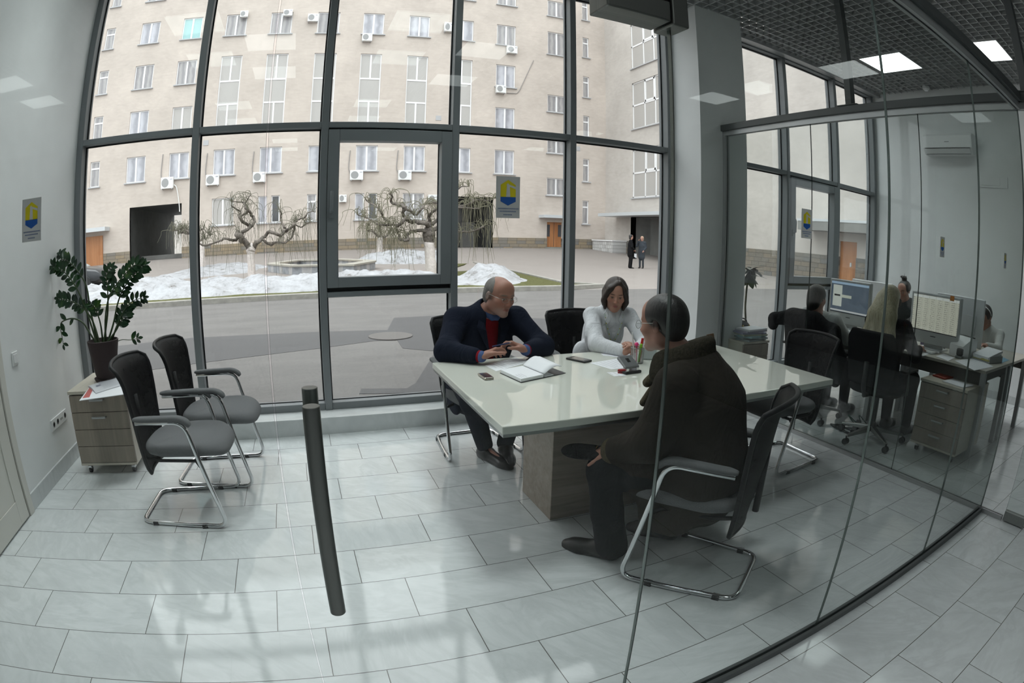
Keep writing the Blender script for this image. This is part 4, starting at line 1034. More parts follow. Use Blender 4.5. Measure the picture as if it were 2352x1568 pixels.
def tabletop_things():
    # ring for pixel -> table from the crop at 1060,780 (4.9x)
    q = lambda *l: px_t(*[(1060 + a / 4.9, 780 + b / 4.9) for a, b in l])
    flat_sheet('paper_sheet', 'printed sheet of paper under the hands of the bald man', 'paper', q((265, 290), (390, 355), (800, 245), (600, 200)), M['paper'], lines=9)
    flat_sheet('paper_sheet', 'printed white sheet in front of the woman in the white shirt', 'paper', q((1440, 262), (1690, 335), (2010, 300), (1830, 200)), M['paper'], lines=8)
    flat_sheet('paper_sheet', 'white sheet under the sleeve of the woman, mostly covered', 'paper', q((1565, 155), (1600, 180), (1960, 215), (1900, 150)), M['paper'], z=TZ)
    flat_sheet('note_card', 'small white note card beside the black hole punch', 'card', q((1635, 368), (1720, 412), (1860, 405), (1760, 362)), M['paper'], lines=3)
    # phones
    def phone(name, lab, corners, th, body, scr, inset):
        P = [Vector(a) for a in q(*corners)]; c = sum(P, Vector((0, 0))) / 4; t = thing(name, lab, 'phone', (c.x, c.y, TZ))
        e1 = (P[1] - P[0] + P[2] - P[3]) / 2; e2 = (P[3] - P[0] + P[2] - P[1]) / 2; L, W_ = e1.length, e2.length; a = math.atan2(e1.y, e1.x); t.rotation_euler = (0, 0, a)
        MB().box((-L/2, -W_/2, .0), (L/2, W_/2, th)).build('case', body, t, bev=min(th * .45, .006), seg=3)
        MB().box((-L/2 + inset[0], -W_/2 + inset[2], th), (L/2 - inset[1], W_/2 - inset[2], th + .0006)).build('screen', scr, t)
        return t
    phone('mobile_phone', 'black touchscreen phone lying on the table in front of the woman', ((1180, 222), (1395, 268), (1462, 243), (1250, 200)), .012, mat('phone_black', (.012, .012, .012), .3), mat('phone_screen', (.16, .15, .135), .12, spec=.7), (.028, .018, .004))
    phone('mobile_phone', 'small silver phone lying near the left edge of the table', ((180, 400), (262, 460), (368, 448), (280, 392)), .014, mat('phone_silver', (.42, .39, .34), .25, .8), mat('phone_face', (.07, .05, .055), .1, spec=.8), (.02, .006, .003))
    # open notebook with one raised leaf
    A, B_, C, D_ = [Vector(a) for a in q((440, 378), (680, 470), (930, 428), (700, 318))]
    o = (A + C) / 2; t = thing('notebook', 'open black notebook with a curling white page', 'notebook', (o.x, o.y, TZ))
    ex = (B_ - A + C - D_) / 2; ey = (D_ - A + C - B_) / 2; lx, ly = ex.length, ey.length; ex.normalize(); ey.normalize()
    def P3(u, v, z): p = ex * (u - .5) * lx + ey * (v - .5) * ly; return (p.x, p.y, z)
    def slab(name, u0, u1, v0, v1, z0, z1, m): 
        return MB().add([P3(u0, v0, z0), P3(u1, v0, z0), P3(u1, v1, z0), P3(u0, v1, z0), P3(u0, v0, z1), P3(u1, v0, z1), P3(u1, v1, z1), P3(u0, v1, z1)], [(0,3,2,1),(4,5,6,7),(0,1,5,4),(1,2,6,5),(2,3,7,6),(3,0,4,7)]).build(name, m, t, bev=.0012)
    cov = mat('notebook_cover', (.012, .013, .016), .4)
    slab('cover', -.02, 1.02, -.02, 2.0, .0, .003, cov)
    slab('page_block', 0, 1, 0, .97, .003, .021, M['paper'])
    slab('page_block', 0, 1, 1.03, 1.45, .003, .006, M['paper'])
    lf = MB().grid(6, 14, lambda u, v: P3(u, 1.0 + .80 * v + .02 * math.sin(v * 3.1), .021 + .042 * math.sin(min(1, v * 1.25) * math.pi * .62) * (1 - .25 * u) - .02 * max(0, v - .75)))
    lf.build('curling_page', M['paper'], t, smooth=True, solid=.004)
    wr = MB()
    for i in range(5): wr.add([P3(.62, .10 + .05 * i, .0213), P3(.92, .10 + .05 * i, .0213), P3(.92, .115 + .05 * i, .0213), P3(.62, .115 + .05 * i, .0213)], [(0, 1, 2, 3)]) if i % 2 == 0 else None
    wr.build('handwriting', M['ink'], t)
    # pen cup of wire mesh with pens
    p0 = on_z(1060 + 1975 / 4.9, 780 + 258 / 4.9, TZ); cup = thing('pen_cup', 'grey wire-mesh pen cup between the woman and the man in the coat', 'pen cup', tuple(p0))
    g = MB()
    for i in range(26):
        a = 6.2832 * i / 26; g.tube([(.038 * math.cos(a), .038 * math.sin(a), .004), (.042 * math.cos(a), .042 * math.sin(a), .096)], .0009, 5)
    for i in range(15):
        z = .005 + .0064 * i; rr_ = .038 + .004 * z / .096; g.tube([(rr_ * math.cos(6.2832*j/28), rr_ * math.sin(6.2832*j/28), z) for j in range(28)], .0009, 4, closed=True)
    g.build('wire_mesh', M['steel'], cup)
    MB().tube([(.0425 * math.cos(6.2832*j/32), .0425 * math.sin(6.2832*j/32), .097) for j in range(32)], .0025, 8, closed=True).build('rim', M['steel'], cup)
    MB().lathe([(.002, 0), (.038, 0), (.038, .004), (.002, .004)], seg=24).build('base', M['steel'], cup)
    def pen(lab, x, y, tx, ty, ln, r, col, capc=None, ball=False):
        t2 = thing('pen', lab, 'pen', (p0.x + x, p0.y + y, p0.z + .008), 0, 'pens in the mesh cup')
        d = Vector((tx, ty, 1)).normalized(); m = mat('pen_barrel', col, .35)
        MB().tube([(0, 0, 0), d * ln * .75], r, 10).build('barrel', m, t2, smooth='auto')
        mm = mat('pen_cap', capc or col, .35)
        if ball: MB().lathe([(.001, -.013), (.009, -.010), (.013, 0), (.009, .010), (.001, .013)], tuple(d * ln * .80), 16).build('cap', mm, t2, smooth=True)
        else: MB().tube([d * ln * .75, d * ln], [r * 1.15, r * .95], 10).build('cap', mm, t2, smooth='auto')
    pen('red marker pen standing in the mesh cup', .008, -.008, .10, -.05, .150, .0085, (.55, .02, .02))
    pen('pink-topped pen standing in the mesh cup', -.010, -.006, -.12, -.12, .145, .005, (.65, .05, .16), (.75, .03, .20), True)
    pen('lime green pen standing low in the mesh cup', .0, -.016, .03, -.14, .118, .008, (.25, .55, .03))
    pen('slim white pen sticking out highest from the mesh cup', -.014, .006, -.15, .02, .185, .0045, (.72, .72, .72))
    # hole punch
    c = on_z(1060 + 1905 / 4.9, 780 + 372 / 4.9, TZ); hp = thing('hole_punch', 'grey and black desk hole punch beside the pen cup', 'hole punch', tuple(c), R(6))
    MB().box((-.060, -.028, .0), (.060, .040, .016)).build('base', M['black'], hp, bev=.005)
    hm = MB().add([(-.054, -.010, .026), (.054, -.010, .026), (.054, .075, .072), (-.054, .075, .072), (-.054, -.014, .040), (.054, -.014, .040), (.050, .070, .090), (-.050, .070, .090)], [(0,3,2,1),(4,5,6,7),(0,1,5,4),(1,2,6,5),(2,3,7,6),(3,0,4,7)])
    hm.build('lever', mat('punch_grey', (.20, .205, .21), .3, .3), hp, bev=.006)
    for s in (-1, 1): MB().boxc((s * .036, .0, .022), (.018, .04, .026)).build('punch_block', M['chrome'], hp, bev=.003)
    MB().add([(-.012, .018, .0595), (.012, .018, .0595), (.012, .046, .0775), (-.012, .046, .0775)], [(0, 1, 2, 3)]).build('lever_badge', M['chrome'], hp)
    c = on_z(1060 + 1812 / 4.9, 780 + 378 / 4.9, TZ); st = thing('stapler', 'small red stapler peeking out from behind the hole punch', 'stapler', tuple(c), R(-35))
    MB().box((-.028, -.010, 0), (.032, .010, .006)).build('base', mat('stapler_red', (.30, .015, .02), .35), st, bev=.002)
    MB().add([(-.030, -.009, .010), (.030, -.009, .012), (.030, .009, .012), (-.030, .009, .010), (-.028, -.008, .022), (.026, -.008, .028), (.026, .008, .028), (-.028, .008, .022)], [(0,3,2,1),(4,5,6,7),(0,1,5,4),(1,2,6,5),(2,3,7,6),(3,0,4,7)]).build('arm', mat('stapler_red2', (.34, .015, .02), .3), st, bev=.003)
    MB().box((.022, -.008, .006), (.030, .008, .012)).build('hinge', M['black'], st)
    # clear holder with cards behind the cup
    c = on_z(1491, 826, TZ); h = thing('card_holder', 'clear upright card holder behind the pen cup', 'card holder', tuple(c), R(-30))
    MB().box((-.045, -.004, 0), (.045, .0, .10)).box((-.045, .018, 0), (.045, .022, .07)).box((-.045, -.004, 0), (.045, .022, .004)).build('holder', M['glass_front'], h)
    MB().box((-.042, .001, .005), (.042, .014, .095)).build('cards', M['paper'], h)
    # small wooden frame seen past the coat
    c = on_z(1637, 806, TZ); fr = thing('table_sign', 'small brown-backed upright frame on the table behind the coat of the seated man', 'frame', tuple(c), R(20))
    MB().add([(-.05, -.006, 0), (.05, -.006, 0), (.05, .006, 0), (-.05, .006, 0), (-.05, .028, .12), (.05, .028, .12), (.05, .036, .12), (-.05, .036, .12)], [(0,3,2,1),(4,5,6,7),(0,1,5,4),(1,2,6,5),(2,3,7,6),(3,0,4,7)]).build('panel', mat('frame_brown', (.12, .06, .025), .5), fr, bev=.002)
    MB().add([(-.03, .05, 0), (.03, .05, 0), (.02, .034, .09), (-.02, .034, .09), (-.03, .053, 0), (.03, .053, 0), (.02, .038, .09), (-.02, .038, .09)], [(0,1,2,3),(7,6,5,4),(0,4,5,1),(3,2,6,7)]).build('strut', mat('frame_strut', (.05, .03, .02), .6), fr)

def pedestal(label, loc, rot, nh=(1, 1, 0, 0), w=.47, dp=.56):
    t = thing('drawer_pedestal', label, 'cabinet', (*loc, 0), rot, 'mobile drawer pedestals')
    MB().box((-w/2, .018, .088), (-w/2 + .018, dp, .582)).box((w/2 - .018, .018, .088), (w/2, dp, .582)).box((-w/2 + .018, dp - .018, .088), (w/2 - .018, dp, .582)).box((-w/2, .0, .072), (w/2, dp, .088)).build('body', M['ped_body'], t)
    MB().box((-w/2 - .004, -.006, .582), (w/2 + .004, dp + .002, .604)).build('top', M['ped_body'], t, bev=.002)
    z = .092
    for i, k in enumerate(reversed(nh)):
        d = MB().box((-w/2 + .003, 0, z), (w/2 - .003, .018, z + .117)).build('drawer', M['oak_grey_v'], t)
        z += .1215
        if k:
            zz = z - .035
            MB().tube(smooth_path([(-.055, 0, zz), (-.05, -.024, zz), (.05, -.024, zz), (.055, 0, zz)], .015, 4), .0055, 8).box((-.056, -.026, zz - .007), (.056, -.021, zz + .007)).build('handle', M['beam_light'], d)
    for x in (-w/2 + .05, w/2 - .05):
        for y in (.06, dp - .06):
            c = MB().lathe([(.01, -.011), (.024, -.011), (.025, -.008), (.025, .008), (.024, .011), (.01, .011)], (x, y, .025), 18, axis='x').build('caster', M['black'], t)
            MB().box((x - .014, y - .02, .034), (x + .014, y + .016, .052)).tube([(x, y, .05), (x, y, .072)], .006, 8).build('fork', M['chrome'], c)
    return t

def leaf(mb, base, direction, up, ln, wd, fold=.25, mi=0, curl=.1):
    d = Vector(direction).normalized(); s = d.cross(Vector(up)); s = s.normalized() if s.length > 1e-6 else Vector((1, 0, 0)); n = s.cross(d).normalized(); b = Vector(base); vs = []; prof = [(0, .05), (.12, .45), (.3, .88), (.5, 1.0), (.7, .85), (.87, .48), (1, .02)]
    for u, w_ in prof:
        c = b + d * ln * u - n * curl * ln * u * u; h = wd * w_ / 2
        vs += [c + s * h + n * h * fold, c, c - s * h + n * h * fold]
    fs = []
    for i in range(len(prof) - 1): fs += [(3*i, 3*i+1, 3*i+4, 3*i+3), (3*i+1, 3*i+2, 3*i+5, 3*i+4)]
    mb.add(vs, fs, mi)

def plant():
    Y = 3.93; top = .604; c = Vector((-1.555, Y, top))
    t = thing('potted_plant', 'leafy plant with glossy dark leaflets in a brown pot on the corner cabinet', 'plant', tuple(c))
    potm = mat('brown_pot', (.032, .018, .018), .75, noise=.1, nscale=30)
    p = MB().lathe([(.055, .02), (.080, .022), (.088, .05), (.124, .265), (.128, .287), (.121, .290), (.112, .262), (.02, .255)], seg=36).build('pot', potm, t, smooth='auto')
    MB().lathe([(.02, 0), (.092, 0), (.103, .022), (.098, .022), (.088, .008), (.02, .008)], seg=36).build('saucer', potm, p, smooth='auto')
    MB().lathe([(.002, .262), (.06, .264), (.106, .258)], seg=24).build('soil', mat('soil', (.03, .022, .016), .95, bump=.8, bscale=60, bdist=.01), p)
    lm, nt, o = _new('plant_leaf'); k = NT(nt)
    f = k.noise(k.coord('Object'), 9, 2); k.l(k.principled(k.ramp(f, [(.35, (.008, .028, .012)), (.6, (.018, .055, .018)), (.72, (.06, .12, .02))]), .22, 0, .5), o.inputs[0])
    stem_m = mat('plant_stem', (.03, .055, .018), .5)
    zz = lambda l: [(a / 3.733, 400 + b / 3.733) for a, b in l]       # crop (0,400) at 3.733x
    stems = [zz([(830, 1440), (770, 1160), (730, 960), (640, 820), (560, 750), (490, 730), (440, 690)]),
             zz([(840, 1440), (760, 1230), (690, 1050), (620, 920), (540, 830), (470, 795), (430, 790)]),
             zz([(860, 1440), (800, 1280), (720, 1160), (620, 1100), (540, 1080), (450, 1075)]),
             zz([(830, 1440), (760, 1350), (700, 1270), (610, 1240), (520, 1270), (430, 1330), (375, 1410), (345, 1480)]),
             zz([(900, 1440), (905, 1250), (930, 1080), (990, 960), (1080, 850), (1150, 780), (1215, 790)]),
             zz([(900, 1440), (920, 1200), (920, 1000), (910, 880), (950, 800)]),
             zz([(930, 1440), (970, 1280), (1000, 1120), (1040, 1000), (1110, 890), (1180, 820), (1220, 785)]),
             zz([(880, 1440), (870, 1280), (840, 1150), (820, 1100)]),
             zz([(950, 1440), (1000, 1300), (1050, 1180), (1110, 1100), (1190, 1075)]),
             zz([(990, 1440), (1040, 1420), (1110, 1425), (1160, 1420)]),
             zz([(920, 1440), (985, 1350), (1020, 1280), (1060, 1210), (1065, 1170)])]
    r = random.Random(3)
    for si, s in enumerate(stems):
        ph = r.uniform(0, 6.28); n = len(s); pts = []
        for i, (x, y) in enumerate(s):
            q = on_y(x, y, Y) - c; u = i / (n - 1)
            q.y += (.05 * math.sin(ph) + .10 * u * math.sin(ph + 1.0)) * u
            if i == 0: q = Vector((q.x * .8, .04 * math.cos(ph), .255))
            if q.x + c.x < XL + .045: q.x = XL + .045 - c.x
            pts.append(q)
        sp = spline(pts, 6); m = len(sp)
        MB().tube(sp, list(np.linspace(.0085 if si != 9 else .003, .0022, m)), 7).build('stem', stem_m, t, smooth=True)
        lb = MB(); tot = m - 1; k0 = int(tot * (.42 if n > 4 else .5)); step = 2 if si not in (3, 9) else 4; side = 1
        for i in range(k0, m, step):
            d = (sp[min(i+1, m-1)] - sp[max(i-1, 0)]).normalized(); sd = d.cross(Vector((0, 1, 0))); sd = sd.normalized() if sd.length > .01 else Vector((1, 0, 0))
            for sgn in ((1, -1) if si not in (3,) else (side,)):
                rv = Vector((r.uniform(-.3, .3), r.uniform(-.6, .6), r.uniform(-.2, .3)))
                big = .068 + r.uniform(-.008, .012); big *= (.75 if i > m - 4 else 1)
                if si == 9 and i < m - 6: continue
                leaf(lb, sp[i], d * .55 + sd * sgn * .85 + rv * .5, Vector((0, -1, .25)) + rv * .8, big, big * .52, .22)
            side = -side
        leaf(lb, sp[-1], sp[-1] - sp[-3], Vector((0, -1, .3)), .05, .024)
        o = lb.build('leaflets', lm, t, smooth=True)
    return t

def left_corner():
    pedestal('pale drawer pedestal on casters in the corner carrying the potted plant', (-1.545, 3.63), 0)
    plant()
    # newspapers hanging over the front edge
    z0 = .6055
    def quadp(l): return [Vector(on_z(a / 3.015, 740 + b / 3.015, z0).xy) for a, b in l]
    base = quadp([(550, 545), (930, 492), (912, 395), (630, 440)])
    n1 = thing('newspaper', 'white newspaper with a red corner lying under another on the pedestal', 'newspaper', (0, 0, 0), 0, 'newspapers on the pedestal')
    def leafp(P, z): return [(p.x, p.y, z) for p in P]
    b = MB(); q = [(p.x, p.y) for p in base]; b.prism(q, z0, z0 + .004); b.build('pages', M['paper'], n1)
    a, d, e = base[0], base[3], base[1]
    MB().prism([tuple(a.lerp(d, .12) + (e - a) * .03), tuple(a.lerp(e, .16) + (d - a) * .12), tuple(d.lerp(base[2], .10)), tuple(d.lerp(a, .15) + (e - a) * .01)], z0 + .004, z0 + .0045).build('red_panel', mat('newspaper_red', (.48, .12, .11), .8), n1)
    P2 = quadp([(610, 450), (665, 500), (915, 420), (855, 365)])
    n2 = thing('newspaper', 'folded grey-printed newspaper on top of the other by the plant pot', 'newspaper', (0, 0, 0), 0, 'newspapers on the pedestal')
    m = 8; vs = []
    for k in range(2):
        for i in range(m + 1):
            u = i / m; f = P2[0].lerp(P2[1], u); g = P2[3].lerp(P2[2], u); h = z0 + .005 + (.012 * math.sin(u * math.pi) + .004) * (1 if k else 0) + .0
            vs += [(f.x, f.y, h), (g.x, g.y, h)]
    fs = []
    for i in range(m):
        a_, c_ = 2*i, 2*(m+1) + 2*i; fs += [(a_, a_+2, a_+3, a_+1), (c_, c_+1, c_+3, c_+2), (a_, c_, c_+2, a_+2), (a_+1, a_+3, c_+3, c_+1)]
    fs += [(0, 1, 2*(m+1)+1, 2*(m+1)), (2*m, 2*(m+1)+2*m, 2*(m+1)+2*m+1, 2*m+1)]
    MB().add(vs, fs).build('pages', mat('newsprint', (.56, .57, .60), .8), n2)
    pr = MB(); r = random.Random(2)
    for i in range(16):
        u = .12 + .05 * i; f = P2[0].lerp(P2[1], u); g = P2[3].lerp(P2[2], u); zz = z0 + .0096 + .012 * math.sin(u * math.pi); p, q2 = f.lerp(g, .25), f.lerp(g, r.uniform(.7, .93)); nn = (P2[1] - P2[0]).normalized() * .0012
        if u < .92: pr.add([(*(p - nn), zz), (*(q2 - nn), zz), (*(q2 + nn), zz), (*(p + nn), zz)], [(0, 1, 2, 3)])
    f, g = P2[0].lerp(P2[3], .12), P2[1].lerp(P2[2], .12); pr.add([(*f.lerp(g, .45), z0 + .0225), (*f.lerp(g, .6), z0 + .0225), (*(f.lerp(g, .6) + (P2[3] - P2[0]) * .12), z0 + .0225), (*(f.lerp(g, .45) + (P2[3] - P2[0]) * .12), z0 + .0225)], [(0, 1, 2, 3)])
    pr.build('print', M['ink'], n2)

table(); chairs(); tabletop_things(); left_corner()
# ============================================================ PEOPLE: smooth-blended solids, meshed as one continuous surface
class SDF:
    def __init__(s, vox=.005): s.vox = vox; s.ops = []
    def _bb(s, P, r): P = np.array(P, float); return P.min(0) - r, P.max(0) + r
    def cone(s, a, b, r1, r2=None, k=.02, flat=None, op='u'):
        r2 = r1 if r2 is None else r2; a = np.array(a, np.float32); b = np.array(b, np.float32); ab = b - a; L2 = float(ab @ ab) + 1e-12
        fn_n, fs = (np.array(flat[0], np.float32), flat[1]) if flat else (None, 1)
        if fn_n is not None: fn_n = fn_n / np.linalg.norm(fn_n)
        def f(p):
            t = np.clip(((p - a) @ ab) / L2, 0, 1); q = p - a - t[..., None] * ab
            if fn_n is not None:
                c = q @ fn_n; q = q + (c * (1 / fs - 1))[..., None] * fn_n
            d = np.sqrt((q * q).sum(-1)) - (r1 + (r2 - r1) * t)
            return d * (fs if fs < 1 else 1)
        s.ops.append((op, f, *s._bb([a, b], max(r1, r2) * max(1, fs)), k)); return s
    def chain(s, pts, rs, k=.02, flat=None):
        for i in range(len(pts) - 1): s.cone(pts[i], pts[i+1], rs[i], rs[i+1], k, flat)
        return s
    def ell(s, c, r, Rm=None, k=.02, op='u'):
        c = np.array(c, np.float32); r = np.array(r, np.float32); Rm = np.eye(3, dtype=np.float32) if Rm is None else np.array(Rm, np.float32)
        def f(p):
            q = (p - c) @ Rm; k0 = np.sqrt(((q / r)**2).sum(-1)); k1 = np.sqrt(((q / (r*r))**2).sum(-1)) + 1e-9
            return np.where(k0 < 1e-6, -r.min(), k0 * (k0 - 1) / k1)
        h = np.abs(Rm) @ r
        s.ops.append((op, f, c - h, c + h, k)); return s
    def half(s, pt, n, k=.01, lim=None):
        """Cut away everything on the side the normal points to (inside the box lim)."""
        pt = np.array(pt, np.float32); n = np.array(n, np.float32); n /= np.linalg.norm(n)
        def f(p): return -((p - pt) @ n)
        lo, hi = lim if lim else (np.full(3, -1e3), np.full(3, 1e3))
        s.ops.append(('s', f, np.array(lo, float), np.array(hi, float), k)); return s
    def mesh(s):
        v = s.vox; A = [o for o in s.ops if o[0] == 'u']
        lo = np.min([o[2] for o in A], 0) - 4*v; hi = np.max([o[3] for o in A], 0) + 4*v
        n = np.ceil((hi - lo) / v).astype(int) + 1; F = np.full(n, .06, np.float32)
        for op, f, a, b, k in s.ops:
            m = k + 3*v if op == 'u' else k + v
            i0 = np.clip(np.floor((a - m - lo) / v).astype(int), 0, n - 1); i1 = np.clip(np.ceil((b + m - lo) / v).astype(int) + 1, 0, n)
            if (i1 <= i0).any(): continue
            g = np.stack(np.meshgrid(*[(lo[j] + v * np.arange(i0[j], i1[j])).astype(np.float32) for j in range(3)], indexing='ij'), -1)
            d = f(g); sl = tuple(slice(i0[j], i1[j]) for j in range(3)); e = F[sl]
            if op == 'u':
                h = np.clip(.5 + .5 * (d - e) / k, 0, 1); F[sl] = d + (e - d) * h - k * h * (1 - h)
            else:
                d = -d; h = np.clip(.5 - .5 * (d - e) / k, 0, 1); F[sl] = d + (e - d) * h + k * h * (1 - h)
        I = F < 0; c = np.zeros(n - 1, np.int8)
        for dx in (0, 1):
            for dy in (0, 1):
                for dz in (0, 1): c += I[dx:n[0]-1+dx, dy:n[1]-1+dy, dz:n[2]-1+dz]
        act = np.argwhere((c > 0) & (c < 8)); N = len(act)
        ids = np.full(n - 1, -1, np.int32); ids[tuple(act.T)] = np.arange(N)
        corn = [(x, y, z) for x in (0, 1) for y in (0, 1) for z in (0, 1)]
        val = np.stack([F[act[:, 0]+x, act[:, 1]+y, act[:, 2]+z] for x, y, z in corn], 1)
        S = np.zeros((N, 3)); C = np.zeros(N); cc = np.array(corn, float)
        for i in range(8):
            for j in range(i + 1, 8):
                if np.abs(cc[i] - cc[j]).sum() != 1: continue
                a, b = val[:, i], val[:, j]; mk = (a < 0) != (b < 0); t = np.where(mk, a / np.where(mk, a - b, 1), 0)
                S += np.where(mk[:, None], cc[i] + t[:, None] * (cc[j] - cc[i]), 0); C += mk
        V = lo + v * (act + S / C[:, None])
        faces = []
        for ax in range(3):
            o1, o2 = [(1, 2), (2, 0), (0, 1)][ax]
            A0 = np.take(I, range(n[ax]-1), ax); A1 = np.take(I, range(1, n[ax]), ax); e = np.argwhere(A0 != A1)
            ok = (e[:, o1] > 0) & (e[:, o2] > 0) & (e[:, o1] < n[o1]-1) & (e[:, o2] < n[o2]-1); e = e[ok]
            flip = I[tuple(e.T)]
            q = []
            for da, db in ((1, 1), (0, 1), (0, 0), (1, 0)):
                t = e.copy(); t[:, o1] -= da; t[:, o2] -= db; q.append(ids[tuple(t.T)])
            q = np.stack(q, 1); q[~flip] = q[~flip][:, ::-1]; faces.append(q)
        Q = np.concatenate(faces); Q = Q[(Q >= 0).all(1)]
        # two light smoothing passes take the voxel steps out
        E_ = np.concatenate([Q[:, [0, 1]], Q[:, [1, 2]], Q[:, [2, 3]], Q[:, [3, 0]]])
        for _ in range(2):
            acc = np.zeros_like(V); cnt = np.zeros(N)
            for a_, b_ in ((0, 1), (1, 0)):
                for j in range(3): acc[:, j] += np.bincount(E_[:, a_], V[E_[:, b_], j], N)
                cnt += np.bincount(E_[:, a_], minlength=N)
            V = V * .5 + .5 * acc / np.maximum(cnt, 1)[:, None]
        return V, Q
    def build(s, name, mats, parent, origin=(0, 0, 0), color=None, matfn=None):
        V, Q = s.mesh(); me = bpy.data.meshes.new(name); W_ = V - np.array(origin)
        me.vertices.add(len(W_)); me.vertices.foreach_set('co', W_.astype(np.float32).ravel())
        me.loops.add(len(Q) * 4); me.loops.foreach_set('vertex_index', Q.astype(np.int32).ravel())
        me.polygons.add(len(Q)); me.polygons.foreach_set('loop_start', np.arange(0, len(Q) * 4, 4, dtype=np.int32)); me.polygons.foreach_set('use_smooth', np.ones(len(Q), bool))
        me.update(calc_edges=True)
        mats = mats if isinstance(mats, (list, tuple)) else [mats]
        for m in mats: me.materials.append(m)
        if matfn is not None: me.polygons.foreach_set('material_index', matfn(V[Q].mean(1)).astype(np.int32))
        if color is not None:
            at_ = me.color_attributes.new('Col', 'FLOAT_COLOR', 'POINT'); c = np.ones((len(V), 4), np.float32); c[:, :3] = color(V); at_.data.foreach_set('color', c.ravel())
        o = bpy.data.objects.new(name, me); COL.objects.link(o); o.parent = parent; return o

def skin_mat(name, rough=.5):
    m, nt, o = _new(name); k = NT(nt); a = k.n('ShaderNodeAttribute', attribute_name='Col')
    f = k.noise(k.coord('Object'), 60, 3); c = k.mix(k.math('MULTIPLY', f, .18), a.outputs['Color'], (.30, .10, .07))
    k.l(k.principled(c, rough, 0, .4, k.bump(k.noise(k.coord('Object'), 400, 2), .08, .001)), o.inputs[0]); return m
def cloth(name, col, rough=.85, wr=.35, ws=11, fine=500, spec=.05, var=.05):
    m, nt, o = _new(name); k = NT(nt); p = k.coord('Object')
    w1 = k.noise(k.vmul(p, (1, 1, .55)), ws, 3, .55, 1.1); f = k.noise(p, fine, 2)
    c = k.ramp(f, [(.3, tuple(a * (1 - var) for a in col)), (.7, tuple(a * (1 + var) for a in col))])
    b = k.n('ShaderNodeBump'); b.inputs['Strength'].default_value = wr; b.inputs['Distance'].default_value = .03; k.l(w1, b.inputs['Height'])
    k.l(k.principled(c, rough, 0, spec, b.outputs[0]), o.inputs[0]); return m
M['skin'] = skin_mat('skin')
def V3(*a): return np.array(a, float)
def nrm(v): v = np.array(v, float); return v / (np.linalg.norm(v) + 1e-12)
def frame(fwd, up=(0, 0, 1)):
    """Columns: the person's left, forward, up."""
    f = nrm(fwd); s = nrm(np.cross(up, f)); u = np.cross(f, s); return np.stack([s, f, u], 1)
class Head:
    def __init__(s, c, fwd, up=(0, 0, 1), scale=1.0, wide=1.0): s.c = np.array(c, float); s.R = frame(fwd, up); s.k = scale; s.wide = wide
    def __call__(s, x, y, z): return s.c + s.R @ (np.array((x * s.wide, y, z), float) * s.k)
    def loc(s, V): return ((V - s.c) @ s.R) / s.k / np.array((s.wide, 1, 1))
def add_head(S, h, female=False, ears=True):
    k = h.k; E = lambda c, r, kk=.02, op='u': S.ell(h(*c), [r[0] * k * h.wide, r[1] * k, r[2] * k], h.R, kk, op)
    Cn = lambda a, b, r1, r2, kk=.02, op='u': S.cone(h(*a), h(*b), r1 * k, r2 * k, kk, None, op)
    E((0, -.014, .036), (.074, .094, .082)); E((0, .03, -.028), (.060, .064, .084), .03); E((0, .052, .05), (.056, .036, .05), .03)
    jw = .040 if female else .050
    for s in (1, -1):
        Cn((s * jw, -.005, -.062), (s * .012, .070, -.100), .024, .016, .03)
        E((s * .043, .062, -.022), (.020, .018, .020), .03)
    E((0, .074, -.100), (.020, .016, .016), .02)
    for s in (1, -1): Cn((s * .006, .091, .024), (s * .048, .074, .023), .006, .006, .012)
    for s in (1, -1): E((s * .031, .100, .001), (.019, .016, .0105), .010, 's')
    for s in (1, -1): E((s * .031, .0785, .0005), (.0125, .0125, .0115), .003)
    for s in (1, -1): Cn((s * .018, .0875, .0085), (s * .045, .080, .008), .004, .003, .004)
    Cn((0, .090, .012), (0, .111, -.030), .006, .0095, .012)
    for s in (1, -1): E((s * .0115, .101, -.035), (.0085, .010, .0075), .006)
    E((0, .0895, -.064), (.022, .009, .0048), .006); E((0, .0875, -.0735), (.018, .009, .0062), .006); E((0, .1015, -.0685), (.024, .008, .0016), .003, 's')
    if ears:
        for s in (1, -1):
            E((s * .077, -.010, -.004), (.009, .017, .029), .008); E((s * .086, -.006, .0), (.005, .008, .016), .004, 's')
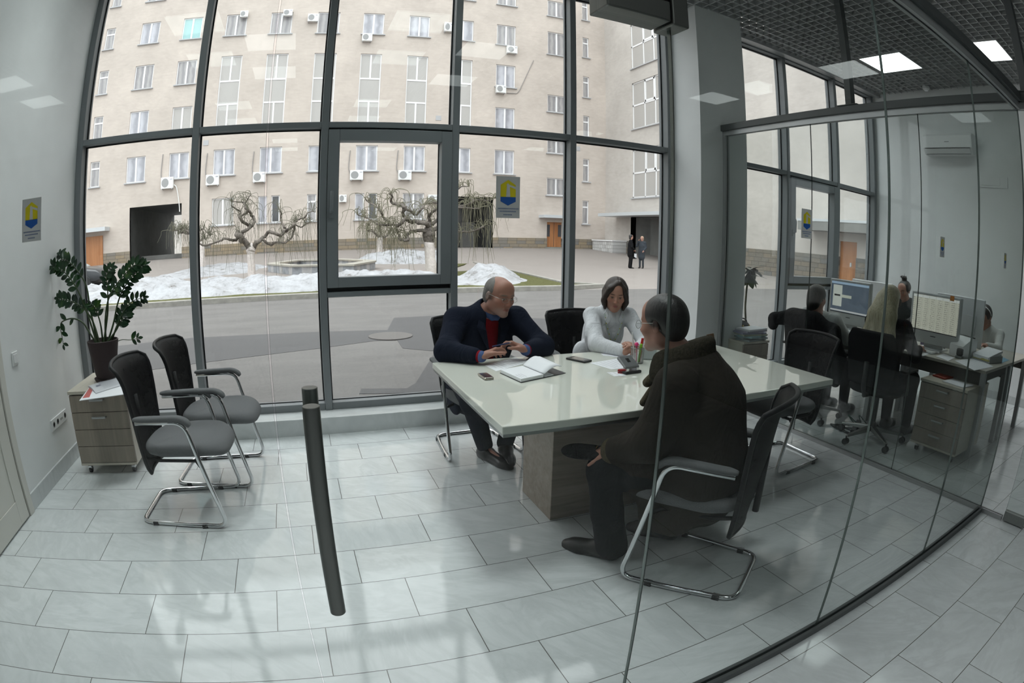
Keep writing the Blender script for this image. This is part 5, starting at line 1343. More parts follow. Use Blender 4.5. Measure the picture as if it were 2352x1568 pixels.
def face_colors(h, base, brow, lip, stubble=None, hairtone=None, hairline=None, iris=(.05, .045, .03), white=(.42, .38, .35)):
    def f(V):
        q = h.loc(V); c = np.tile(np.array(base, np.float32), (len(V), 1)); x, y, z = np.abs(q[:, 0]), q[:, 1], q[:, 2]; near = (np.abs(q) < .16).all(1)
        def mixin(w, col): nonlocal c; w = np.clip(w, 0, 1)[:, None] * near[:, None]; c = c * (1 - w) + np.array(col) * w
        bl = lambda cx, cz, rx, rz, y0=.04: np.where(y > y0, np.clip(1.6 - 1.6 * np.sqrt(((x - cx) / rx)**2 + ((z - cz) / rz)**2), 0, 1), 0)
        mixin(.45 * bl(.043, -.025, .028, .025), (base[0], base[1] * .72, base[2] * .68)); mixin(.5 * bl(0, -.03, .02, .02), (base[0], base[1] * .7, base[2] * .65))
        mixin(.35 * bl(.031, -.008, .024, .014), tuple(a * .55 for a in base))
        if stubble is not None: mixin(.4 * np.where(y > .0, np.clip((-.052 - z) / .02, 0, 1) * np.clip((.055 - np.abs(x - .0)) / .02 + .4, 0, 1), 0), stubble)
        mixin(1.5 * bl(0, -.0685, .026, .0105, .06), lip); mixin(1.4 * np.where(z > 0, bl(.032, .0255 + 0, .024, .0065), 0), brow)
        mixin(2 * bl(.031, .0005, .0145, .0062, .075), white); mixin(3 * bl(.031, .0, .0062, .0065, .078), iris); mixin(2 * bl(.031, .0075, .0175, .003, .07), tuple(a * .35 for a in base))
        if hairtone is not None: mixin(hairline(q), hairtone)
        return c
    return f
def add_hand(S, W, d, n, thumb, scale=1.0, curl=(.5, .6, .4), spread=.10, tcurl=.5, fine=True, kk=.006, var=(0, 0, 0, 0)):
    """W wrist, d towards the fingers, n out of the palm, thumb = +1/-1 side (thumb side = thumb * n x d)."""
    d = nrm(d); n = nrm(n - d * (n @ d)) if True else n; s = np.cross(n, d) * thumb; W = np.array(W, float); k = scale
    pts = [W + d * .083 * k + s * o * k for o in (.027, .009, -.009, -.026)]
    S.cone(W, W + d * .03 * k, .024 * k, .028 * k, .02, (n, .68))
    for i, o in enumerate((.022, .007, -.008, -.021)): S.cone(W + d * .02 * k + s * o * .75 * k, pts[i], .0155 * k, .0125 * k, .014, (n, .85))
    for i, (L, r) in enumerate(((.070, .0086), (.078, .0088), (.072, .0084), (.056, .0076))):
        dd = nrm(d + s * spread * (1.2, .4, -.4, -1.2)[i]); p = pts[i]; a = 0; segs = (.46, .30, .24)
        for j in range(3):
            a += curl[j] + var[i]; e = dd * math.cos(a) + n * math.sin(a); q = p + e * L * segs[j] * k
            S.cone(p, q, r * (1.06 - .08 * j) * k, r * (.98 - .08 * j) * k, kk); p = q
    b = W + d * .022 * k + s * .022 * k + n * .006; td = nrm(d * .72 + s * .75 + n * .35); m = b + td * .038 * k
    S.cone(b, m, .0155 * k, .0115 * k, .012); td2 = nrm(td + d * tcurl + n * .25 - s * .35 * tcurl); m2 = m + td2 * .030 * k; S.cone(m, m2, .0105 * k, .0095 * k, kk)
    S.cone(m2, m2 + nrm(td2 + d * .2 - s * .2 * tcurl) * .024 * k, .0092 * k, .0075 * k, kk)
def shoe(parent, heel, toe, mtl, name='shoe', h=.05, w=.042, vox=.006, org=(0, 0, 0)):
    S = SDF(vox); heel, toe = np.array(heel, float), np.array(toe, float); d = nrm(toe - heel); z = V3(0, 0, 1)
    S.cone(heel + d * .04 + z * .035, heel + d * .10 + z * .05, .042, .044, .02); S.cone(heel + d * .05 + z * .085, heel + d * .06 + z * .05, .040, .044, .02)
    S.cone(heel + d * .10 + z * .045, toe - d * .07 + z * .028, .046, .040, .03, (z, .85)); S.cone(toe - d * .09 + z * .026, toe - d * .03 + z * .022, .042, .030, .02, (z, .7))
    S.half(heel * V3(1, 1, 0) + z * (min(heel[2], toe[2]) + .0), -z, .004)
    S.cone(heel + d * .04 + z * .010, toe - d * .10 + z * .009, .038, .046, .006, (z, .28)); S.cone(toe - d * .10 + z * .009, toe - d * .035 + z * .009, .046, .034, .006, (z, .28))
    return S.build(name, mtl, parent, org)

BLACKSHOE = mat('polished_black_shoe', (.010, .009, .009), .30, spec=.5)

def body_full(h, J, vox, face, hands, parent, org, female=False, neck=.054):
    """One continuous body: head, neck, trunk, limbs, hands, feet."""
    S = SDF(vox); F = J['F']
    S.chain([J['pelvis'], J['chest'], J['neck']], [.11, .108, .062] if female else [.12, .125, .085], .05, (F, .72)); S.cone(J['shR'], J['shL'], .05, .05, .05)
    for s in 'RL':
        S.chain([J['sh'+s], J['el'+s], J['wr'+s]], [.045, .038, .025], .02)
        S.chain([J['hip'+s], J['kn'+s], J['an'+s]], [.078, .052, .036], .03); S.cone(J['an'+s] + V3(0, 0, -.02), J['toe'+s], .016, .010, .01)
    S.cone(J['neck'], h(0, -.022, -.045), neck * 1.08, neck, .03)
    add_head(S, h, female)
    for hd in hands: add_hand(S, *hd[0], **hd[1])
    return S.build('body', M['skin'], parent, org, face)

def glasses(h, parent, org, mtl, lens=(.021, .016), rimless=False, z=.002):
    b = MB(); k = h.k
    for s in (1, -1):
        c = [h(s * .032 + lens[0] * math.cos(a), .108 - .10 * abs(s * .032 + lens[0] * math.cos(a))**1.5, z - .004 + lens[1] * math.sin(a)) - org for a in np.linspace(0, 2 * math.pi, 22)[:-1]]
        b.tube(c, .0011 if not rimless else .0008, 6, closed=True)
        b.tube([h(s * .053, .099, z + .004) - org, h(s * .071, .088, z + .006) - org, h(s * .080, .0, z + .010) - org, h(s * .082, -.022, z - .006) - org], .0013, 6)
    b.tube([h(-.0115, .107, z) - org, h(0, .1115, z + .003) - org, h(.0115, .107, z) - org], .0012, 6)
    o = b.build('eyeglasses', mtl, parent, smooth=True)
    g = MB()
    for s in (1, -1):
        g.add([h(s * .032 + lens[0] * .95 * math.cos(a), .1075 - .10 * abs(s * .032 + lens[0] * .95 * math.cos(a))**1.5, z - .004 + lens[1] * .95 * math.sin(a)) - org for a in np.linspace(0, 2 * math.pi, 19)[:-1]], [tuple(range(18))])
    g.build('lenses', M['glass'], o); return o

def ribbon(path, w, n, name, mtl, parent, th=.0015):
    """A flat band along a path; n = outward direction per point."""
    b = MB(); vs = []; N = len(path)
    for i, p in enumerate(path):
        t = nrm(np.array(path[min(i+1, N-1)]) - np.array(path[max(i-1, 0)])); s = nrm(np.cross(t, n[i] if isinstance(n, list) else n)) * w / 2; nn = nrm(np.cross(s, t)) * th
        vs += [p - s - nn, p + s - nn, p + s + nn, p - s + nn]
    fs = [(4*i+a, 4*i+(a+1) % 4, 4*i+4+(a+1) % 4, 4*i+4+a) for i in range(N-1) for a in range(4)] + [(3, 2, 1, 0), (4*N-4, 4*N-3, 4*N-2, 4*N-1)]
    return b.add(vs, fs).build(name, mtl, parent)

# ------------------------------------------------------------ the bald man in the navy jacket
def man_navy():
    org = V3(1.16, 3.68, 0); t = thing('person', 'bald bearded person in navy jacket and red sweater, seated at the table holding a pen', 'person', tuple(org), 0)
    F = nrm((.0, -1, 0))
    J = dict(F=F, pelvis=V3(1.15, 3.70, .54), chest=V3(1.16, 3.585, .80), neck=V3(1.185, 3.505, .985), shR=V3(.975, 3.53, .955), shL=V3(1.385, 3.51, .95),
             elR=V3(.855, 3.33, .795), elL=V3(1.50, 3.32, .79), wrR=V3(1.025, 3.135, .79), wrL=V3(1.315, 3.175, .805),
             hipR=V3(1.06, 3.66, .50), hipL=V3(1.25, 3.66, .50), knR=V3(1.0, 3.26, .475), knL=V3(1.32, 3.28, .475), anR=V3(1.145, 3.455, .11), anL=V3(1.29, 3.44, .11), toeR=V3(1.225, 3.23, .04), toeL=V3(1.255, 3.28, .04))
    h = Head((1.232, 3.425, 1.118), (.36, -1.0, -.20), (.05, .05, 1), 1.02, 1.10)
    base = (.36, .18, .13)
    hl = lambda q: np.clip((np.where(q[:, 1] < .02, 1, 0) * 1.0) * np.clip((q[:, 2] + .035 + .0) / .02, 0, 1) * np.clip((.085 - q[:, 2]) / .04, 0, 1) * np.clip((.03 - q[:, 1]) / .03, 0, 1), 0, 1) * .75
    face = face_colors(h, base, (.20, .15, .12), (.36, .14, .11), (.42, .36, .33), (.20, .18, .165), hl)
    hands = [((J['wrR'], V3(.115, .06, .035), nrm((.45, -.25, -.75)), 1), dict(curl=(.35, .55, .4), spread=.12, tcurl=.2, var=(0, .05, .1, .16), scale=1.12)),
             ((J['wrL'], V3(-.10, .045, .055), nrm((-.5, -.1, -.75)), -1), dict(curl=(.45, .7, .5), spread=.06, tcurl=.25, var=(0, .05, .08, .1), scale=1.12))]
    body_full(h, J, .004, face, hands, t, org)
    navy = cloth('navy_wool', (.010, .013, .024), .8, .5, 9)
    S = SDF(.007); S.chain([V3(1.15, 3.70, .42), J['pelvis'], J['chest'], V3(1.18, 3.52, .955)], [.185, .192, .205, .125], .07, (F, .74)); S.cone(J['shR'] + V3(-.005, 0, .012), J['shL'] + V3(.005, 0, .012), .060, .060, .05); S.cone(J['neck'] + V3(0, .02, -.02), J['neck'] + V3(0, .03, .035), .085, .072, .03)
    for s in 'RL': S.chain([J['sh'+s], J['el'+s], J['wr'+s] + (J['el'+s] - J['wr'+s]) * .22], [.080, .068, .050], .05)
    S.ell((.995, 3.64, .43), (.045, .12, .15), None, .05)
    # open front showing the sweater: a long V, wider at the chest
    S.ell((1.195, 3.385, .90), (.052, .13, .20), None, .012, 's'); S.ell((1.19, 3.40, .72), (.028, .13, .2), None, .012, 's'); S.ell(J['neck'] + V3(.01, -.02, .06), (.066, .066, .085), None, .01, 's')
    jk = S.build('jacket', navy, t, org)
    for s, a in ((-1, V3(1.13, 3.42, .985)), (1, V3(1.245, 3.41, .985))):
        top = V3(1.19 + s * .068, 3.47, 1.02); mid = V3(1.19 + s * .075, 3.40, .90); low = V3(1.19 + s * .030, 3.385, .74)
        MB().add([top - org, mid + V3(s * .035, .012, .02) - org, low - org, V3(1.19 + s * .05, 3.405, .90) - org], [(0, 1, 2, 3)]).build('lapel', navy, jk, solid=.006)
    red = cloth('red_knit', (.21, .010, .016), .9, .25, 20, 700)
    S = SDF(.007); S.chain([J['pelvis'] + V3(0, -.01, .05), J['chest'], V3(1.18, 3.515, .94)], [.150, .165, .10], .05, (F, .80)); S.ell(J['neck'] + V3(.01, -.05, .06), (.055, .07, .075), None, .012, 's')
    for s in 'RL': S.cone(J['wr'+s] + (J['el'+s] - J['wr'+s]) * .45, J['wr'+s] + (J['el'+s] - J['wr'+s]) * .06, .036, .037, .02)
    S.build('sweater', red, t, org)
    blue = cloth('blue_shirt', (.07, .11, .24), .7, .1, 20)
    S = SDF(.005)
    for s in (-1, 1):
        S.cone(V3(1.20 + s * .052, 3.50, 1.03), V3(1.205 + s * .016, 3.432, .972), .022, .018, .015); S.cone(V3(1.20 + s * .058, 3.50, 1.035), V3(1.19 + s * .055, 3.56, 1.04), .018, .018, .01)
    S.cone(V3(1.15, 3.462, .995), V3(1.255, 3.462, .99), .026, .026, .02)
    for s in 'RL': S.cone(J['wr'+s] + (J['el'+s] - J['wr'+s]) * .12, J['wr'+s] + (J['el'+s] - J['wr'+s]) * .03, .035, .036, .01)
    S.build('shirt', blue, t, org)
    S = SDF(.008)
    for s in 'RL': S.chain([J['hip'+s], J['kn'+s], J['an'+s] + V3(0, 0, -.005)], [.098, .072, .058], .04)
    S.build('trousers', cloth('navy_trousers', (.011, .013, .02), .8, .5, 9), t, org)
    shoe(t, (1.125, 3.525, 0.0), (1.25, 3.19, 0.0), BLACKSHOE, org=org); shoe(t, (1.30, 3.50, .02), (1.245, 3.20, 0.02), BLACKSHOE, org=org)
    S = SDF(.004); E = lambda c_, r, k=.02, op='u': S.ell(h(*c_), [r[0] * h.k * h.wide, r[1] * h.k, r[2] * h.k], h.R, k, op)
    E((0, -.020, .036), (.0765, .0955, .0815)); E((0, -.06, -.02), (.066, .050, .06), .03); E((0, .105, .03), (.070, .085, .12), .015, 's'); E((0, .04, .122), (.046, .075, .026), .02, 's'); E((0, -.02, -.115), (.1, .12, .05), .015, 's')
    for s in (1, -1): E((s * .085, -.004, -.004), (.022, .024, .034), .006, 's')
    S.build('hair', hair_mat('cropped_grey_hair', (.10, .09, .082), (.24, .225, .21), .7, 260), t, org)
    glasses(h, t, org, M['steel'], (.024, .0145), True)
    # the pen he holds (a thing of its own)
    p = thing('pen', 'dark blue ballpoint pen held between the hands of the bald man', 'pen', (1.165, 3.165, .852))
    d = nrm((.9, .12, .10)); MB().tube([-d * .07, d * .045], .0045, 10).build('barrel', mat('pen_blue', (.02, .03, .10), .3), p, smooth='auto'); MB().tube([d * .045, d * .066, d * .074], [.0042, .002, .0006], 10).build('tip', M['chrome'], p, smooth='auto')

# ------------------------------------------------------------ the woman in the white shirt
def woman_white():
    org = V3(2.10, 3.70, 0); t = thing('person', 'person with chin-length brown bob in a white shirt, seated at the table looking down', 'person', tuple(org), 0)
    F = nrm((-.28, -1, 0))
    J = dict(F=F, pelvis=V3(2.10, 3.72, .54), chest=V3(2.12, 3.60, .80), neck=V3(2.14, 3.525, .965), shR=V3(1.985, 3.555, .945), shL=V3(2.275, 3.50, .94),
             elR=V3(1.895, 3.30, .785), elL=V3(2.255, 3.235, .785), wrR=V3(1.985, 3.075, .775), wrL=V3(2.09, 3.085, .79),
             hipR=V3(2.02, 3.68, .49), hipL=V3(2.18, 3.68, .49), knR=V3(2.0, 3.28, .47), knL=V3(2.14, 3.28, .47), anR=V3(2.05, 3.35, .09), anL=V3(2.15, 3.35, .09), toeR=V3(2.05, 3.17, .03), toeL=V3(2.13, 3.17, .03))
    h = Head((2.135, 3.475, 1.108), (-.50, -1, -.30), (-.02, -.2, 1), .935)
    face = face_colors(h, (.47, .255, .185), (.10, .06, .045), (.40, .13, .115), iris=(.06, .05, .04), white=(.22, .15, .12))
    hands = [((J['wrR'], V3(.085, .03, .02), nrm((.1, -.3, -1)), 1), dict(curl=(.3, .5, .35), scale=.9, tcurl=.2, var=(0, .05, .1, .1))),
             ((J['wrL'], V3(-.09, -.005, .035), nrm((-.15, .35, -1)), -1), dict(curl=(.35, .55, .35), scale=.9, tcurl=.2, spread=.14))]
    body_full(h, J, .004, face, hands, t, org, True, .043)
    white = cloth('white_cotton', (.66, .67, .70), .75, .45, 13, 300, .2, .03)
    S = SDF(.006); S.chain([V3(2.10, 3.72, .46), J['pelvis'], V3(2.11, 3.64, .70), J['chest'] + V3(0, 0, .02), V3(2.135, 3.545, .925)], [.155, .145, .125, .14, .105], .05, (F, .78))
    sd = frame(F)[:, 0]
    for s in (1, -1): S.ell(J['chest'] + F * .075 + sd * s * .062 + V3(0, 0, .03), (.055, .055, .06), None, .04)
    S.cone(J['shR'] + V3(0, 0, .008), J['shL'] + V3(0, 0, .008), .047, .047, .05); S.cone(J['neck'] + V3(.005, .02, -.05), J['neck'] + V3(.0, .012, .035), .098, .064, .03)
    for s in 'RL': S.chain([J['sh'+s], J['el'+s], J['wr'+s] + (J['el'+s] - J['wr'+s]) * .12], [.058, .056, .040], .03)
    S.ell((1.90, 3.42, .80), (.03, .03, .10), None, .04); S.ell((1.93, 3.60, .66), (.06, .05, .09), None, .05)
    S.cone(J['neck'] + F * .11 + V3(0, 0, .06), J['neck'] + F * .13 + V3(0, 0, -.115), .044, .006, .008, None, 's'); S.ell(J['neck'] + V3(0, 0, .06), (.048, .048, .07), None, .01, 's')
    sh = S.build('shirt', white, t, org)
    def drape(pts, off=.003):
        from mathutils.bvhtree import BVHTree
        bt = BVHTree.FromPolygons([v.co[:] for v in sh.data.vertices], [p.vertices[:] for p in sh.data.polygons]); out = []
        for p in pts:
            q = Vector(p - org) + Vector(F) * .22; hit = bt.ray_cast(q, -Vector(F))
            out.append(np.array(hit[0] + Vector(F) * off) if hit[0] is not None and hit[3] < .30 else np.array(p - org))
        return out
    n0 = J['neck']; W2 = lambda x, z: n0 + sd * x + V3(0, 0, z)
    for s in (1, -1):
        c = drape([W2(s * .060, .020), W2(s * .046, -.010), W2(s * .030, -.045), W2(s * .050, -.072), W2(s * .074, -.040), W2(s * .078, .0)], .006); top = [W2(s * .052, .055) + F * .012 - org, W2(s * .055, .050) - F * .03 - org]
        MB().add([top[1], top[0], c[0], c[1], c[2], c[3], c[4], c[5]], [(0, 1, 2, 7), (2, 3, 6, 7), (3, 4, 5, 6)]).build('collar', white, sh, solid=.005)
    lan = mat('lanyard', (.52, .60, .55), .6); dot = mat('lanyard_mark', (.50, .38, .02), .6)
    for s in (1, -1):
        pp = drape([W2(s * x, z) for x, z in zip(np.interp(np.linspace(0, 1, 16), [0, .35, 1], [.068, .058, .014]), np.linspace(.0, -.20, 16))], .004); o = ribbon(pp, .012, F, 'lanyard', lan, t, .0012); m = MB()
        for i in range(2, 15, 3): m.boxc(pp[i] + F * .002, (.006, .004, .006))
        m.build('lanyard_print', dot, o)
    pk = drape([W2(0, z) for z in np.linspace(-.12, -.19, 6)], .002); ribbon(pk, .022, F, 'placket', white, sh, .0015)
    S = SDF(.009)
    for s in 'RL': S.chain([J['hip'+s], J['kn'+s], J['an'+s]], [.09, .068, .045], .04)
    S.build('trousers', cloth('dark_trousers', (.012, .012, .018), .8, .4, 9), t, org)
    for s in 'RL': shoe(t, J['an'+s] * V3(1, 1, 0) + V3(0, .04, 0), J['toe'+s] * V3(1, 1, 0) + V3(0, -.03, 0), BLACKSHOE, org=org, vox=.008)
    # bob: cap with heavy side panels reaching the chin, parted in the middle
    hr = hair_mat('brown_hair', (.016, .009, .006), (.042, .023, .016))
    S = SDF(.004); E = lambda c, r, k=.02, op='u', Rm=None: S.ell(h(*c), [a * h.k for a in r], h.R if Rm is None else Rm, k, op)
    E((0, -.020, .040), (.089, .104, .090)); E((0, -.055, -.02), (.083, .075, .085), .03)
    for s in (1, -1):
        S.cone(h(s * .070, .010, .045), h(s * .084, .030, -.05), .030 * h.k, .026 * h.k, .02, (h.R[:, 0], .75)); S.cone(h(s * .084, .030, -.05), h(s * .072, .034, -.105), .028 * h.k, .017 * h.k, .02, (h.R[:, 0], .75)); S.cone(h(s * .078, -.03, .0), h(s * .078, -.015, -.105), .036 * h.k, .022 * h.k, .02, (h.R[:, 0], .75))
        S.chain([h(.010, .055, .108), h(s * .050, .070, .062), h(s * .074, .052, .0)], [.012 * h.k, .016 * h.k, .020 * h.k], .03)
    E((0, .098, -.025), (.054, .075, .092), .012, 's'); E((.012, .085, .045), (.030, .05, .050), .015, 's'); E((.010, .05, .131), (.003, .085, .010), .008, 's')
    S.build('hair', hr, t, org)

def hair_mat(name, c1, c2, rough=.45, scale=170):
    m, nt, o = _new(name); k = NT(nt); p = k.coord('Object'); f = k.noise(k.vmul(p, (1, 1, .06)), scale, 3, .6, .4); g = k.noise(k.vmul(p, (1, 1, .2)), 18, 2)
    c = k.ramp(k.math('ADD', k.math('MULTIPLY', f, .6), k.math('MULTIPLY', g, .4)), [(.35, c1), (.65, c2)])
    k.l(k.principled(c, rough, 0, .5, k.bump(f, .5, .004)), o.inputs[0]); return m

# ------------------------------------------------------------ the man in the brown coat, back to the glass
def man_coat():
    org = V3(1.62, 1.77, 0); t = thing('person', 'dark-haired person in long brown coat and glasses, seated with back to the glass', 'person', tuple(org), 0)
    F = nrm((-.56, .83, 0)); sd = frame(F)[:, 0]           # his left: towards the camera
    c = V3(1.555, 1.83, 0)
    J = dict(F=F, pelvis=V3(1.62, 1.765, .54), chest=V3(1.60, 1.815, .80), neck=V3(1.535, 1.915, .985))
    J['shL'] = V3(1.56, 1.87, .925) + sd * .205; J['shR'] = V3(1.56, 1.87, .93) - sd * .205
    J.update(elL=V3(1.315, 1.80, .685), wrL=V3(1.262, 2.005, .575), elR=V3(1.735, 2.06, .68), wrR=V3(1.575, 2.13, .60),
             hipL=V3(1.62, 1.765, .50) + sd * .10, hipR=V3(1.62, 1.765, .50) - sd * .10, knL=V3(1.245, 2.03, .475), knR=V3(1.47, 2.17, .475), anL=V3(1.295, 2.02, .10), anR=V3(1.66, 2.06, .12), toeL=V3(1.175, 2.17, .03), toeR=V3(1.55, 2.18, .03))
    h = Head((1.472, 1.985, 1.143), (-.42, 1.0, -.10), (-.06, .05, 1), 1.02)
    hands = [((J['wrL'], V3(-.05, .09, -.018), nrm((-.1, .25, -1)), -1), dict(curl=(.22, .35, .3), spread=.10, tcurl=.1)), ((J['wrR'], V3(-.08, .03, -.01), nrm((0, 0, -1)), 1), dict(curl=(.3, .4, .3)))]
    face = face_colors(h, (.36, .19, .14), (.05, .04, .035), (.30, .12, .10), (.22, .15, .125), (.02, .018, .017), lambda q: np.clip((.045 - q[:, 1]) / .03, 0, 1) * np.clip((q[:, 2] + .02) / .02, 0, 1))
    body_full(h, J, .004, face, hands, t, org)
    # short black hair
    S = SDF(.004); E = lambda c_, r, k=.02, op='u': S.ell(h(*c_), [a * h.k for a in r], h.R, k, op)
    E((0, -.016, .042), (.083, .103, .088)); E((0, -.060, -.005), (.074, .056, .075), .03)
    E((0, .095, -.012), (.066, .062, .078), .012, 's')
    for s in (1, -1): E((s * .085, .0, -.012), (.024, .026, .040), .006, 's')
    E((0, -.02, -.125), (.1, .12, .05), .015, 's')
    S.build('hair', hair_mat('black_hair', (.008, .007, .007), (.022, .019, .018), .42, 120), t, org)
    glasses(h, t, org, M['steel'], (.021, .018))
    coat = cloth('brown_shearling', (.022, .0185, .0145), .75, .5, 8, 60, .06, .08); fl = cloth('fleece', (.075, .062, .04), .95, .3, 60, 200, .1, .4); fd = cloth('dark_fleece', (.030, .026, .018), .95, .25, 60, 160, .1, .5)
    S = SDF(.007); S.chain([V3(1.62, 1.765, .46), J['pelvis'] + V3(0, 0, .03), J['chest'], V3(1.565, 1.865, .93)], [.215, .205, .215, .145], .07, (F, .80)); S.cone(J['shL'] + V3(0, 0, -.01), J['shR'] + V3(0, 0, -.01), .078, .078, .07)
    for s in 'LR': S.chain([J['sh'+s], J['el'+s], J['wr'+s] + (J['el'+s] - J['wr'+s]) * .10], [.092, .083, .066], .04)
    # skirts of the coat over thighs and hanging beside the chair
    S.cone(V3(1.56, 1.72, .50), V3(1.36, 1.93, .485), .125, .105, .05); S.cone(V3(1.66, 1.87, .50), V3(1.52, 2.06, .48), .125, .10, .05)
    S.cone(J['hipL'] + F * .06 + sd * .03 + V3(0, 0, -.02), J['hipL'] + F * .10 + sd * .06 + V3(0, 0, -.20), .10, .085, .05, (sd, .45)); S.cone(J['hipL'] + F * .20 + sd * .02 + V3(0, 0, -.04), J['hipL'] + F * .17 + sd * .05 + V3(0, 0, -.20), .09, .075, .05, (sd, .45))
    S.half(V3(0, 0, .235), (0, 0, -1), .02)
    S.ell(J['neck'] + F * .02 + V3(0, 0, .05), (.075, .075, .09), None, .02, 's')
    ct = S.build('coat', coat, t, org)
    # turned-up collar: a thick ring, higher at the back
    S = SDF(.006); nb = J['neck']; ring = []
    for i in range(15):
        a = -2.05 + 4.1 * i / 14; back = math.cos(a); ring.append(nb + (-F * math.cos(a) * .100 + sd * math.sin(a) * .108) + V3(0, 0, .018 + .050 * max(0, back)) + F * (.02 if back < 0 else 0) + V3(0, 0, -.05 * max(0, -back)))
    for i in range(14):
        q0, q1 = ring[i], ring[i+1]; S.cone(q0, q1, .040, .040, .02); S.cone(q0 + V3(0, 0, -.045), q1 + V3(0, 0, -.045), .045, .045, .03); S.cone(q0 - F * .018 * math.cos(-2.05 + 4.1 * i / 14) + V3(0, 0, .03), q1 - F * .018 * math.cos(-2.05 + 4.1 * (i + 1) / 14) + V3(0, 0, .03), .022, .022, .02)
    S.build('collar', fd, ct, org)
    S = SDF(.006); S.cone(ring[1] + V3(0, 0, .02), nb + F * .13 + sd * .07 + V3(0, 0, -.10), .028, .022, .02); S.cone(ring[0], nb + F * .15 + sd * .05 + V3(0, 0, -.20), .022, .018, .02)
    w0 = J['wrL'] + (J['elL'] - J['wrL']) * .10; d = nrm(J['wrL'] - J['elL'])
    S2 = SDF(.006); S2.cone(w0 - d * .012, w0 + d * .010, .066, .066, .008); S2.cone(w0, w0 + d * .05, .048, .048, .004, None, 's')
    S.build('collar_lining', fl, ct, org); S2.build('cuff_lining', fl, ct, org)
    S = SDF(.008); S.chain([J['hipL'], J['knL'] , V3(1.275, 2.035, .26), J['anL'] + V3(.01, -.01, -.03)], [.10, .082, .075, .080], .03); S.chain([J['hipR'], J['knR'], V3(1.58, 2.11, .28), J['anR'] + V3(0, 0, -.03)], [.10, .085, .085, .085], .03)
    S.half(V3(0, 0, .035), (0, 0, -1), .01)
    S.build('trousers', cloth('black_trousers', (.009, .010, .011), .85, .6, 8), t, org)
    sm = mat('dark_shoe', (.010, .009, .008), .45); shoe(t, (1.335, 1.975, 0), (1.140, 2.215, 0), sm, org=org); shoe(t, (1.715, 2.01, 0), (1.53, 2.235, 0), sm, org=org)
    MB().tube([(1.222 - org[0] + .0115 * math.cos(a) * .8, 2.075 - org[1] + .0115 * math.cos(a) * .5, .574 + .0105 * math.sin(a)) for a in np.linspace(0, 6.2832, 17)[:-1]], .0016, 6, closed=True).build('ring', mat('gold', (.55, .38, .12), .2, 1), t, smooth=True)
    # flat cap under his hand (rests on the knee: a thing of its own)
    cp = thing('cap', 'black knitted cap lying on the knee under the hand of the man in the coat', 'cap', (1.215, 2.085, .55), 0)
    S = SDF(.005); S.cone((-.055, .045, .0), (.035, -.03, .004), .055, .050, .03, ((0, 0, 1), .42)); S.cone((-.075, .06, -.004), (-.02, .02, -.006), .048, .055, .03, ((0, 0, 1), .30)); S.build('crown', cloth('black_knit', (.008, .008, .009), .95, .5, 30, 300), cp)

man_navy(); woman_white(); man_coat()
# ============================================================ THE OFFICE BEHIND THE GLASS
O = {}
O['desk_top'] = wood('desk_ash_laminate', (.36, .34, .29), (.44, .42, .37), 1, .7)
O['desk_edge'] = mat('desk_apron', (.09, .085, .075), .6)
O['leg'] = M['beam_light']
O['silver'] = mat('silver_plastic', (.46, .48, .48), .35, .25)
O['white_shell'] = mat('white_shell', (.82, .83, .85), .3)
O['office_black'] = mat('office_chair_fabric', (.010, .010, .011), .9, spec=.15, noise=.3, nscale=300)

def office_desk(label, loc, rot=0):
    t = thing('office_desk', label, 'desk', (*loc, 0), rot, 'desks of the office block')
    MB().box((0, 0, .715), (.80, 1.20, .74)).build('desk_top', O['desk_top'], t, bev=.002)
    for x in (.05, .71):
        for y in (.02, 1.13): MB().box((x, y, .0), (x + .05, y + .05, .715)).build('leg', O['leg'], t, bev=.003)
    MB().box((.06, .04, .60), (.075, 1.16, .715)).box((.72, .04, .60), (.735, 1.16, .715)).box((.06, .03, .64), (.735, .045, .715)).build('apron', O['desk_edge'], t)
    return t
def screen_mat(name, kind):
    m, nt, o = _new(name); k = NT(nt); x, y, z = k.xyz(k.coord('Object'))
    # object space: u to the viewer's right = -y, v = up
    def band(a, lo, hi): return k.math('MULTIPLY', k.math('GREATER_THAN', a, lo), k.math('LESS_THAN', a, hi))
    if kind == 'desktop':
        c = k.mix(k.noise(k.coord('Object'), 9, 2), (.075, .095, .125), (.12, .15, .19))
        c = k.mix(band(z, .452, .475), c, (.34, .45, .58)); w_ = k.math('MULTIPLY', band(y, .105, .235), band(z, .22, .44)); c = k.mix(w_, c, (.55, .57, .52))
        b = k.math('MULTIPLY', band(y, .13, .215), band(z, .325, .343)); c = k.mix(b, c, (.03, .03, .03))
        b = k.math('MULTIPLY', band(y, -.03, .11), band(z, .315, .345)); c = k.mix(b, c, (.50, .52, .44)); c = k.mix(band(z, .17, .186), c, (.55, .55, .55))
    else:
        r_ = k.math('FRACT', k.math('MULTIPLY', z, 55.0)); q = k.math('FRACT', k.math('MULTIPLY', y, 13.0)); n = k.noise(k.vmul(k.coord('Object'), (1, 70, 160)), 1.0, 2)
        tx = k.math('MULTIPLY', k.math('MULTIPLY', band(r_, .3, .75), band(q, .15, .72)), k.math('GREATER_THAN', n, .47))
        c = k.mix(tx, (.55, .54, .45), (.33, .32, .28)); c = k.mix(band(z, .455, .475), c, (.62, .64, .62)); c = k.mix(band(q, .0, .05), c, (.44, .43, .37))
    e = k.n('ShaderNodeEmission'); k.l(c, e.inputs[0]); e.inputs[1].default_value = .85
    g = k.n('ShaderNodeBsdfGlossy'); g.inputs[0].default_value = (.04, .04, .04, 1); g.inputs['Roughness'].default_value = .08; a = k.n('ShaderNodeAddShader'); k.l(e.outputs[0], a.inputs[0]); k.l(g.outputs[0], a.inputs[1]); k.l(a.outputs[0], o.inputs[0]); return m
